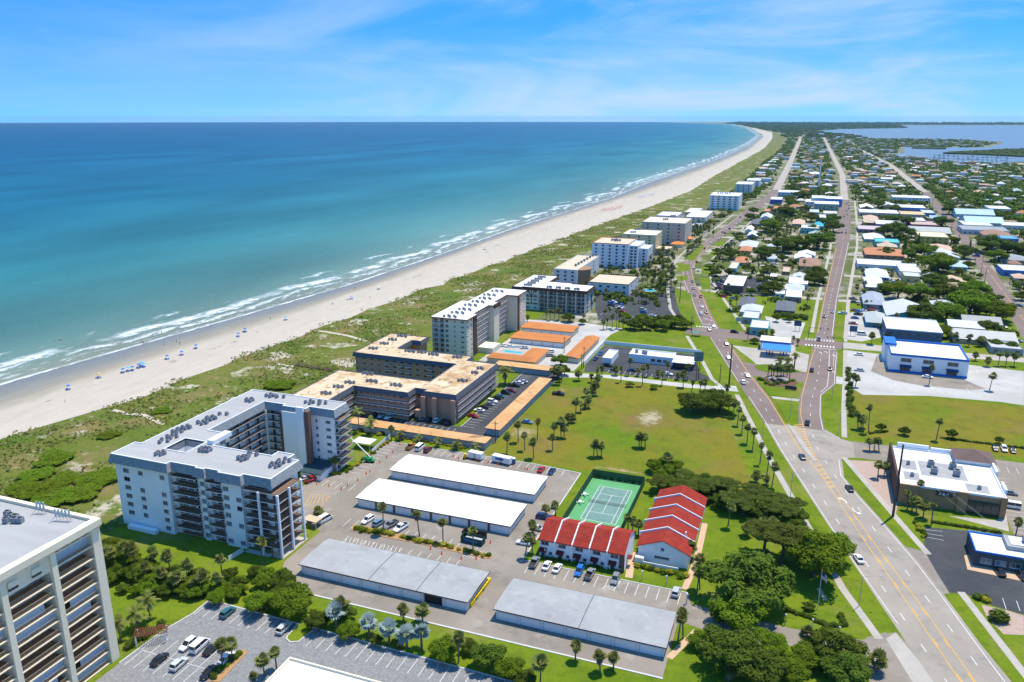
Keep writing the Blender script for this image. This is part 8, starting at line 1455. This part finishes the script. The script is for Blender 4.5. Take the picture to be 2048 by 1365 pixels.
# ------------------------------------------------------------------ people and umbrellas on the beach
def person_mesh(pose, mskin, mcloth):
    bm = bmesh.new(); sl_ = bm.verts.layers.skin.verify(); ids = {}
    def V(n, co, r): v = bm.verts.new(co); v[sl_].radius = (r, r); ids[n] = v; return v
    st = .18 if pose == 'walk' else .08
    J = [('pel', (0, 0, .95), .15), ('che', (0, 0, 1.32), .17), ('nek', (0, 0, 1.50), .06), ('hed', (.02, 0, 1.66), .11), ('top', (.02, 0, 1.76), .07)]
    for s_, t in ((-1, 'l'), (1, 'r')): J += [('hip' + t, (0, .1 * s_, .88), .1), ('kne' + t, (st * s_ * .6 + .04, .1 * s_, .48), .065), ('ank' + t, (st * s_, .1 * s_, .06), .045), ('toe' + t, (st * s_ + .16, .11 * s_, .03), .04), ('sho' + t, (0, .19 * s_, 1.42), .065), ('elb' + t, (-st * s_ * .4, .25 * s_, 1.14), .045), ('wri' + t, (-st * s_ * .4 + .08, .26 * s_, .90), .035), ('han' + t, (-st * s_ * .4 + .1, .26 * s_, .80), .035)]
    for n, c_, r in J: V(n, c_, r)
    E_ = [('pel', 'che'), ('che', 'nek'), ('nek', 'hed'), ('hed', 'top')]
    for t in 'lr': E_ += [('pel', 'hip' + t), ('hip' + t, 'kne' + t), ('kne' + t, 'ank' + t), ('ank' + t, 'toe' + t), ('che', 'sho' + t), ('sho' + t, 'elb' + t), ('elb' + t, 'wri' + t), ('wri' + t, 'han' + t)]
    for a, b in E_: bm.edges.new((ids[a], ids[b]))
    ids['pel'][sl_].use_root = True; me = bpy.data.meshes.new('tmp'); bm.to_mesh(me); bm.free(); o = bpy.data.objects.new('tmp', me); COL.objects.link(o); o.modifiers.new('s', 'SKIN'); sm = o.modifiers.new('u', 'SUBSURF'); sm.levels = 1
    dg = bpy.context.evaluated_depsgraph_get(); r = bpy.data.meshes.new_from_object(o.evaluated_get(dg)); bpy.data.objects.remove(o); r.name = 'body'; r.materials.clear()
    for m in (mskin, mcloth): r.materials.append(m)
    for p_ in r.polygons: z = p_.center.z; y = abs(p_.center.y); p_.material_index = 1 if (.72 < z < 1.0 and y < .2) or (1.0 <= z < 1.4 and y < .2 and pose == 'walk') else 0; p_.use_smooth = True
    return r
skin = mat('skin', (.42, .25, .17), rough=.6); PEO = [(person_mesh(p_, skin, mat('cloth_%d' % i, c_, rough=.8)), w_) for i, (p_, c_, w_) in enumerate((('walk', (.08, .1, .3), 'blue'), ('stand', (.5, .08, .1), 'red'), ('walk', (.6, .6, .6), 'white'), ('stand', (.03, .03, .04), 'black')))]
def person(p, label, z=.12):
    me, w_ = random.choice(PEO); o = put('person', me, None, (p[0], p[1], z), random.uniform(0, 6.28)); tag(o, label.replace('@', w_), 'person', 'people on the beach')
for zf, lst, lb, z in ((zL, [(375, 288), (402, 280), (415, 280), (770, 305), (1042, 250), (1102, 225)], 'person in @ swimwear wading in the near surf', -.5), (zL, [(963, 300), (975, 298), (982, 306), (1122, 313), (1205, 295), (1228, 306), (1435, 186), (447, 705)], 'person in @ swimwear on the near wet sand', .1), (zA, [(880, 545), (890, 542), (1002, 447), (1657, 245), (1683, 232), (1740, 252), (1785, 292), (1795, 292), (735, 650), (310, 752), (990, 605)], 'person in @ swimwear on the middle beach', .1), (zB, [(115, 718), (128, 718), (180, 780), (230, 795), (370, 772), (450, 700), (520, 660), (535, 660), (545, 690), (570, 630), (605, 610), (665, 598), (690, 590), (720, 560), (640, 590), (770, 690), (600, 715), (650, 695), (480, 700), (315, 790), (150, 845)], 'person in @ swimwear far along the beach', .1)):
    for x, y in lst: person(zf(x, y), lb, z)
for i in range(60): x, y = zB(random.uniform(560, 1120), 0); p = zB(random.uniform(540, 1130), 0); t = random.random(); person(zB(540 + 600 * t, 640 - 200 * t + random.uniform(-22, 40)), 'person in @ swimwear among the far umbrella crowd', .1)
UMC = [mat('umbrella_%d' % i, c_, rough=.7) for i, c_ in enumerate(((.03, .20, .60), (.10, .45, .68), (.55, .06, .05), (.75, .75, .72), (.65, .45, .08)))]; UMN = ('blue', 'sky blue', 'red', 'white', 'yellow')
um_me = [MB().lathe([(.95, 1.75), (.8, 2.0), (.5, 2.2), (.03, 2.3)], 8).mesh('canopy', m) for m in UMC]; up_me = MB().tube((0, 0, 0), (0, 0, 2.4), .03, n=6).mesh('pole', white_p)
lo_me = MB().box(-.9, .3, -.3, .3, .25, .32).box(.3, .9, -.3, .3, .3, .55).mesh('sling', blue_p); ll_me = MB().box(-.8, -.75, -.3, .3, 0, .25).box(.4, .45, -.3, .3, 0, .28).mesh('legs', metal_m)
def umbrella(p, k, lb, chair=True):
    o = thing('beach_umbrella', f'{UMN[k]} beach umbrella {lb}', 'umbrella', (p[0], p[1], .25), random.uniform(0, 6), 'beach umbrellas'); c_ = put('canopy', um_me[k], o); put('pole', up_me, o)
    if chair:
        for s_ in (-1, 1): q = thing('beach_chair', f'blue beach chair under a {UMN[k]} umbrella {lb}', 'chair', (p[0] + s_ * .7, p[1] - .6, .25), random.uniform(1.2, 2), 'beach chairs'); put('sling', lo_me, q); put('legs', ll_me, q)
for x, y, k in [(470, 615, 0), (678, 535, 4), (843, 500, 0), (878, 490, 1), (907, 485, 0), (950, 468, 0), (968, 455, 1), (985, 462, 1), (1143, 408, 0), (1243, 380, 0), (1340, 335, 0), (1675, 222, 0)]: umbrella(zL(x, y), k, 'on the near sand')
for x, y, k in [(138, 835, 0), (417, 755, 1), (865, 612, 1), (1050, 545, 3), (1773, 275, 1), (93, 868, 0)]: umbrella(zA(x, y), k, 'on the middle beach')
r_ = random.Random(77)
for i in range(26): t = i / 25; umbrella(zB(690 + 145 * t, 662 - 22 * t + r_.uniform(-9, 9)), 2, 'in the red rental rows', False)
for i in range(26): t = i / 25; umbrella(zB(940 + 110 * t, 568 - 22 * t + r_.uniform(-8, 8)), r_.choice((0, 0, 1, 3)), 'in the blue rental cluster', False)
# ------------------------------------------------------------------ town fill: more houses and trees
rr = random.Random(41); CNT = 0
def clear(x, y, m=6):
    return not any(a - m < x < b + m and c - m < y < d + m for a, b, c, d in USED)
def onroad(x, y):
    if y < 1426 and lane(WL, y) - 12 < x < lane(WR, y) + 12 and y > 314: return True
    if y < 1286 and lane(EL, y) - 8 < x < lane(ER, y) + 12 and y > 314: return True
    T3 = [(115, 400), (126, 532), (142, 776), (159, 1076), (174, 1466), (183, 2292), (156, 3309)]
    return lane(T3, y) - 9 < x < lane(T3, y) + 9 or (y > 1286 and (abs(x - lane([(-56, 1426), (-59, 2000), (-70, 3223), (-92, 5219)], y)) < 14 or abs(x - lane([(47, 1286), (58, 1858), (52, 2841), (38, 5271)], y)) < 14))
def landmax(y): return float(np.interp(y, [400, 1400, 2380, 2480, 2980, 3050, 3640, 3700, 4300, 4900, 5000, 6200, 7300], [900, 1100, 520, 330, 190, 260, 320, 600, 780, 760, 300, -10, -60]))
def landmin(y): return interp(BACK, y) + 12
def filler(x, y, k, big=1.0):
    h = rr.choice((3.6, 4, 4.5, 6)); w_, d_ = rr.uniform(9, 17) * big, rr.uniform(9, 15) * big; rc = rr.choice((WH, WH, LG, GR, TN, PK, BR, OR, (.62, .58, .5), LB)); wc2 = rr.choice((WH, TN, LG, TL, PK, YE, LB)); kd = rr.choice('hhgf')
    cn = {WH: 'white', LG: 'light grey', GR: 'grey', TN: 'tan', PK: 'peach', BR: 'brown', OR: 'orange', LB: 'pale blue'}.get(rc, 'cream'); lb = f'{cn}-roofed house {near_phrase(x, y)}' if y < 1300 else f'{cn}-roofed house far along the spit'
    if kd == 'f': r = flat_store('house', lb, 'house', x - w_ / 2, x + w_ / 2, y - d_ / 2, y + d_ / 2, h, paint_oc, roof_oc, None, .3, wc2, [], True, rc)
    else: r = gable('house', lb, 'house', x - w_ / 2, x + w_ / 2, y - d_ / 2, y + d_ / 2, h * .66, h * .34 + 1.0, 'x' if w_ > d_ else 'y', roof_oc, paint_oc, .5, min(w_, d_) * .46 if kd == 'h' else 0, rc, wc2)
    USED.append((x - w_ / 2, x + w_ / 2, y - d_ / 2, y + d_ / 2)); return r
yy = 500.0; nh = 0
while yy < 5000 and nh < 300:
    st = 25 + yy * .014; xx = landmin(yy) + (60 if yy < 1500 else 8)
    if yy < 900: xx = max(xx, -70)
    lim_ = min(landmax(yy), 0.30 * yy + 110)
    while xx < lim_ and nh < 300:
        x, y = xx + rr.uniform(-5, 5), yy + rr.uniform(-7, 7)
        if not onroad(x, y) and not onroad(x - 7, y) and not onroad(x + 7, y) and clear(x, y, 9) and rr.random() < .8: filler(x, y, 0, 1.0 if yy < 1500 else 1.25); nh += 1
        xx += st * rr.uniform(.8, 1.2)
    yy += st * 1.05
# houses past the first 300: one far mass
fv, ff, fm = [], [], []; q = 0; g_h = random.Random(99)
fh = MB()
while q < 420:
    y = 1500 + 3500 * g_h.random() ** 1.3; a, b = landmin(y) + 8, min(landmax(y), .30 * y + 120)
    if b <= a: continue
    x = g_h.uniform(a, b)
    if onroad(x, y) or not clear(x, y, 5): continue
    w_, d_, h_ = g_h.uniform(6, 11), g_h.uniform(5, 9), g_h.uniform(4, 7.5); fh.box(x - w_, x + w_, y - d_, y + d_, 0, h_, g_h.randrange(4)); q += 1
o = fh.build('far_houses', [roof_wh, mat('far_tan', (.5, .44, .36), rough=.9), mat('far_peach', (.5, .3, .2), rough=.9), mat('far_grey', (.45, .47, .5), rough=.9)]); o['kind'] = 'stuff'; o['label'] = 'pale roofs of the distant town beyond the nearer houses'; o['category'] = 'houses'
# hand-placed larger trees of the town (zoom, scale, base x, base y, crown px, kind)
TT = [(zF, 5.885, 860, 690, 350, DARK), (zF, 5.885, 1130, 650, 300, BROAD), (zF, 5.885, 1400, 600, 420, BROAD), (zF, 5.885, 1720, 660, 330, BROAD), (zF, 5.885, 1150, 450, 320, DARK), (zF, 5.885, 800, 420, 300, BROAD), (zF, 5.885, 560, 400, 280, BROAD), (zF, 5.885, 420, 330, 200, BROAD), (zF, 5.885, 970, 290, 280, DARK), (zF, 5.885, 1440, 380, 280, BROAD), (zF, 5.885, 1620, 450, 180, DARK), (zF, 5.885, 1080, 860, 220, BROAD), (zF, 5.885, 1610, 790, 190, DARK), (zF, 5.885, 1000, 100, 330, BROAD), (zF, 5.885, 2020, 420, 150, DARK), (zF, 5.885, 1380, 220, 120, DARK), (zF, 5.885, 1190, 250, 130, DARK), (zF, 5.885, 1900, 1010, 150, DARK), (zF, 5.885, 1700, 980, 150, DARK), (zF, 5.885, 390, 760, 110, DARK), (zF, 5.885, 1755, 420, 90, DARK),
 (zE, 5.885, 1030, 970, 320, BROAD), (zE, 5.885, 870, 790, 230, BROAD), (zE, 5.885, 680, 810, 160, DARK), (zE, 5.885, 420, 790, 170, DARK), (zE, 5.885, 1340, 810, 220, DARK), (zE, 5.885, 1390, 925, 120, DARK), (zE, 5.885, 520, 570, 280, DARK), (zE, 5.885, 400, 540, 170, DARK), (zE, 5.885, 680, 420, 150, DARK), (zE, 5.885, 1080, 435, 180, DARK), (zE, 5.885, 1650, 750, 300, DARK), (zE, 5.885, 1850, 740, 200, DARK), (zE, 5.885, 2000, 770, 200, DARK), (zE, 5.885, 1740, 850, 200, BROAD), (zE, 5.885, 330, 215, 130, DARK), (zE, 5.885, 520, 260, 120, DARK), (zE, 5.885, 1160, 290, 150, DARK), (zE, 5.885, 500, 400, 150, DARK), (zE, 5.885, 720, 560, 150, DARK), (zE, 5.885, 1120, 510, 80, DARK), (zE, 5.885, 1220, 630, 110, DARK),
 (zG, 6.4, 1060, 800, 280, DARK), (zG, 6.4, 1250, 760, 250, BROAD), (zG, 6.4, 1500, 760, 320, DARK), (zG, 6.4, 820, 890, 260, DARK), (zG, 6.4, 1130, 810, 140, DARK), (zG, 6.4, 900, 540, 260, BROAD), (zG, 6.4, 1650, 480, 200, DARK), (zG, 6.4, 1700, 545, 220, DARK), (zG, 6.4, 1700, 420, 170, DARK), (zG, 6.4, 1420, 410, 180, DARK), (zG, 6.4, 380, 890, 220, DARK), (zG, 6.4, 1480, 1150, 260, DARK), (zG, 6.4, 1060, 920, 130, DARK), (zG, 6.4, 1220, 950, 90, DARK), (zG, 6.4, 850, 1060, 140, DARK), (zG, 6.4, 740, 620, 110, DARK), (zG, 6.4, 1100, 340, 200, DARK), (zG, 6.4, 1200, 330, 130, BROAD), (zG, 6.4, 680, 310, 130, DARK), (zG, 6.4, 1630, 640, 150, BROAD), (zG, 6.4, 1450, 540, 140, DARK), (zG, 6.4, 640, 390, 130, DARK), (zG, 6.4, 960, 310, 110, DARK), (zG, 6.4, 1280, 130, 170, DARK), (zG, 6.4, 1350, 270, 110, DARK),
 (zH, 6.0235, 1500, 300, 230, DARK), (zH, 6.0235, 1000, 410, 240, DARK), (zH, 6.0235, 930, 260, 100, DARK), (zH, 6.0235, 560, 620, 90, BROAD), (zH, 6.0235, 1110, 290, 110, DARK), (zH, 6.0235, 780, 1010, 110, DARK), (zH, 6.0235, 1600, 310, 90, DARK), (zH, 6.0235, 690, 750, 80, DARK)]
for zf, s_, bx, by, w_, k in TT:
    x, y = zf(bx, by); tree_px(zf, s_, bx, by, w_, k, ('dark spreading tree ' if k is DARK else 'bright green tree ') + near_phrase(x, y), 'street_tree', 'town trees', .85)
for bx, by, h in ((640, 720, 15), (800, 660, 13), (1405, 720, 11)): x, y = zE(bx, by); o = thing('conifer', 'tall dark conifer ' + near_phrase(x, y), 'tree', (x, y, 0), 0, 'town conifers'); s_ = h / 12.5; put('trunk', CONIF[0], o, sc=(s_, s_, s_)); put('crown', CONIF[1], o, sc=(s_, s_, s_))
palms(zH, [(475, 610, 478, 490), (560, 560, 565, 460), (820, 140, 820, 60), (325, 180, 328, 90), (700, 140, 702, 60), (1230, 130, 1235, 95), (1310, 130, 1310, 95), (870, 920, 885, 880), (990, 910, 985, 860), (920, 240, 915, 120), (960, 200, 950, 60)], 'palm on the corner blocks between the roads', 'town palms', cs=1.25)
palms(zH, [(1405, 580, 1405, 420)], 'tall feathery palm on the long lawn', 'town palms', protos=COCO, cs=1.2, name='coconut_palm')
palms(zF, [(85, 340, 85, 260), (170, 320, 175, 210), (150, 400, 150, 300), (190, 510, 190, 440), (245, 510, 245, 450), (290, 510, 290, 455), (345, 510, 345, 450), (250, 940, 260, 830), (430, 910, 440, 830), (1165, 920, 1170, 820), (1230, 910, 1235, 820), (1390, 960, 1395, 850), (1500, 960, 1505, 880), (1560, 960, 1555, 880), (490, 180, 490, 120), (130, 180, 140, 60)], 'palm in the lots east of the inland road', 'town palms', cs=1.25)
for i in range(90):
    y = rr.uniform(480, 1300); x = rr.uniform(-80, .28 * y + 60)
    if not onroad(x, y) and clear(x, y, 1) and x > landmin(y): palm(x, y, rr.uniform(4, 10), 'palm ' + near_phrase(x, y), 'town palms', cs=rr.uniform(1.0, 1.5))
nt_ = 0
while nt_ < 285:
    y = rr.uniform(480, 1500); x = rr.uniform(-110, 0.30 * y + 90); px_, py_ = proj(x, y)
    if onroad(x, y) or not clear(x, y, 2) or px_ > 2080 or (y < 560 and x < -40) or x < landmin(y): continue
    k = rr.choice((DARK, DARK, BROAD)); lb = f"{'dark' if k is DARK else 'bright'} round tree {near_phrase(x, y)}"; plant(k, 'street_tree', lb, 'tree', x, y, rr.uniform(.45, 1.15), 'town trees', sz=rr.uniform(.6, 1.05)); nt_ += 1
# far tree cover that reads as one mass
def far_mass(name, n, yfun, xfun, size, label, m, hmax=6.0, seed=3):
    g = np.random.default_rng(seed); P3 = []
    while len(P3) < n:
        y = yfun(g); x = xfun(g, y)
        if x is None or (y < 1900 and not clear(x, y, 1)) or onroad(x, y): continue
        P3.append((x, y))
    P3 = np.array(P3); k = 16; V = []
    R_ = size(P3[:, 1]) * (.6 + .8 * g.random(n)); D = g.normal(size=(n, k, 3)); D /= np.linalg.norm(D, axis=2)[:, :, None]; D[:, :, 2] = np.abs(D[:, :, 2])
    C = np.concatenate([P3, np.zeros((n, 1))], 1)[:, None, :] + D * R_[:, None, None] * np.array([1, 1, 1.0]) * (.7 + .4 * g.random((n, k, 1))); C[:, :, 2] = C[:, :, 2] * np.minimum(1.0, hmax / R_)[:, None] + .4
    T_ = np.cross(D, g.normal(size=(n, k, 3))); T_ /= np.linalg.norm(T_, axis=2)[:, :, None] + 1e-9; B_ = np.cross(D, T_); s_ = (R_ * .42)[:, None, None]
    Q = np.stack([C - T_ * s_, C - B_ * s_ * .8, C + T_ * s_, C + B_ * s_ * .8], 2).reshape(-1, 3); o = put(name, np_mesh(name, Q, np.arange(len(Q)).reshape(-1, 4), m)); o['kind'] = 'stuff'; o['label'] = label; o['category'] = 'trees'
def xf(g, y):
    a, b = landmin(y), min(landmax(y), .30 * y + 130)
    return None if b <= a else g.uniform(a, b)
far_mass('far_woodland', 3400, lambda g: 1250 + 3700 * g.random() ** 1.35, xf, lambda y: 3.2 + y * .0011, 'mixed green tree cover of the far town', leaf_d, seed=3)
far_mass('town_shrubbery', 5200, lambda g: 500 + 1050 * g.random(), xf, lambda y: 1.0 + 1.9 * np.abs(np.sin(y * 37.7)), 'garden shrubs and small trees between the houses', leaf_d, 3.0, seed=4)
far_mass('east_woodland', 1500, lambda g: 760 + 1500 * g.random(), lambda g, y: (lambda x: x if x < .32 * y + 130 else None)(g.uniform(lane([(126, 532), (142, 776), (159, 1076), (174, 1466), (183, 2292)], y) + 40, .32 * y + 130)), lambda y: 4.0 + y * .001, 'dense dark woodland east of the third road', leaf_d, 8.0, seed=6)
far_mass('shore_thicket', 700, lambda g: 1150 + 2600 * g.random(), lambda g, y: g.uniform(landmin(y) - 10, landmin(y) + 26), lambda y: 2.4 + y * .0008, 'low dark scrub behind the far dune', leaf_d, 4.0, seed=8)
far_mass('mangrove_canopy', 900, lambda g: g.uniform(2880, 3500), lambda g, y: (lambda x: x if x > float(np.interp(y, [2880, 3020, 3500], [620, 410, 690])) else None)(g.uniform(390, 1300)), lambda y: np.full_like(y, 9.0), 'dark mangrove canopy on the lagoon island', leaf_d, 7.0, seed=9)
far_mass('far_shore_woodland', 2600, lambda g: g.uniform(5000, 16000), lambda g, y: (lambda x: x if x < float(np.interp(y, [5000, 7400, 8881, 10000, 13600, 16000], [300, -60, 200, 900, 1000, 6000])) and x > landmin(y) else None)(g.uniform(-1500, 1000 if y < 13600 else 6000)), lambda y: y * .0045, 'distant wooded coast fading toward the horizon', leaf_d, 9.0, seed=10)
# dune grass and scrub tufts
g = np.random.default_rng(5); n = 34000; yv = 150 + 900 * g.random(n) ** 1.5; toe = np.array([dunetoe(v) for v in yv]); bk = np.array([interp(BACK, v) for v in yv]); xv = toe + (bk - toe) * g.random(n)
msk = np.sin(xv * .11 + 1.7 * np.sin(yv * .05)) + np.sin(yv * .083 + xv * .05) + .9 * np.sin(xv * .31 - yv * .22) + g.normal(size=n) * .5; ok = msk > -.3; xv, yv = xv[ok], yv[ok]; n = len(xv)
C = np.stack([xv, yv, np.full(n, .75)], 1); az = g.random(n) * 6.28; s_ = .35 + .6 * g.random(n); T_ = np.stack([np.cos(az), np.sin(az), np.zeros(n)], 1) * s_[:, None]; U_ = np.stack([-np.sin(az) * .5, np.cos(az) * .5, np.full(n, .55)], 1) * s_[:, None]
Q = np.stack([C - T_, C + T_ * .2 - U_ * .4, C + T_, C + U_], 1).reshape(-1, 3); half = n // 2
o = put('dune_grass', np_mesh('dune_grass', Q[:half * 4], np.arange(half * 4).reshape(-1, 4), mat('dune_grass_leaf', (.18, .20, .045), (.27, .23, .085), .12, .9, trans=.2, spec=.03))); o['kind'] = 'stuff'; o['label'] = 'tufted olive dune grass behind the beach'; o['category'] = 'grass'
q2 = Q[half * 4:]; o = put('dune_scrub', np_mesh('dune_scrub', q2, np.arange(len(q2)).reshape(-1, 4), mat('dune_scrub_leaf', (.10, .165, .022), (.17, .20, .035), .1, .9, trans=.2, spec=.03))); o['kind'] = 'stuff'; o['label'] = 'low green dune scrub behind the beach'; o['category'] = 'scrub'
# marina boats
hull = MB(); loft(hull, [[(-5, -1.5, .1), (-5, 1.5, .1), (-5, 1.7, 1.5), (-5, -1.7, 1.5)], [(1, -1.5, .1), (1, 1.5, .1), (1, 1.8, 1.6), (1, -1.8, 1.6)], [(5.5, -.1, .6), (5.5, .1, .6), (5.5, .15, 2.0), (5.5, -.15, 2.0)]]); hm = hull.mesh('hull', white_p); cbm = MB().box(-3, 1.5, -1.2, 1.2, 1.5, 3.2).mesh('cabin', mat('boat_cover', (.45, .52, .58), rough=.7)); dk = MB().box(-.1, .1, -.1, .1, 3.2, 9).mesh('mast', metal_m)
for i in range(48):
    row = i % 3; t = (i // 3 + .5) / 16; p = zD(780 + 1060 * t, (565, 600, 640)[row] + 40 * t); o = thing('moored_boat', 'white boat with blue cover moored in the far marina', 'boat', (p[0], p[1], 1.0), rr.uniform(0, 3), 'marina boats'); o.scale = (1.5, 1.5, 1.5); put('hull', hm, o); put('cabin', cbm, o); (put('mast', dk, o) if i % 5 == 0 else None)
for i in range(7): p, q = zD(250 + i * 120, 585 + i * 6), zD(420 + i * 120, 592 + i * 6); mb = MB(); ribbon(mb, [p, q], 9, 1.3); struct('dock', mb, conc)
# ------------------------------------------------------------------ labels: number look-alikes left to right as the photograph shows them
ORD = ['first', 'second', 'third', 'fourth', 'fifth', 'sixth', 'seventh', 'eighth', 'ninth', 'tenth', 'eleventh', 'twelfth', 'thirteenth', 'fourteenth', 'fifteenth', 'sixteenth', 'seventeenth', 'eighteenth', 'nineteenth', 'twentieth']
def ordn(i): return ORD[i] if i < 20 else f"{i + 1}{ {1: 'st', 2: 'nd', 3: 'rd'}.get((i + 1) % 10, 'th') if not 10 < (i + 1) % 100 < 14 else 'th'}"
by = {}
for o in THINGS: by.setdefault(o['label'], []).append(o)
for lb, os_ in by.items():
    if len(os_) > 1:
        os_.sort(key=lambda o: proj(*o.location)[0])
        for i, o in enumerate(os_):
            o['label'] = f'{lb}, {ordn(i)} from left'
            if 'group' not in o: o['group'] = lb
# ------------------------------------------------------------------ haze
def haze_box():
    mb = MB(); mb.box(-20500, 20500, -900, 20500, -2.0, 124.0); o = mb.build('haze', None); o['kind'] = 'stuff'; o['label'] = 'thin pale sea haze over the whole coast'; o['category'] = 'haze'
    m = bpy.data.materials.new('haze'); m.use_nodes = True; t = m.node_tree; t.nodes.clear(); v = t.nodes.new('ShaderNodeVolumePrincipled'); v.inputs['Color'].default_value = (.42, .74, 1.0, 1); v.inputs['Density'].default_value = HAZE; v.inputs['Anisotropy'].default_value = 0.2
    ou = t.nodes.new('ShaderNodeOutputMaterial'); t.links.new(v.outputs[0], ou.inputs['Volume']); o.data.materials.clear(); o.data.materials.append(m)
HAZE = 2.4e-5
if HAZE: haze_box()
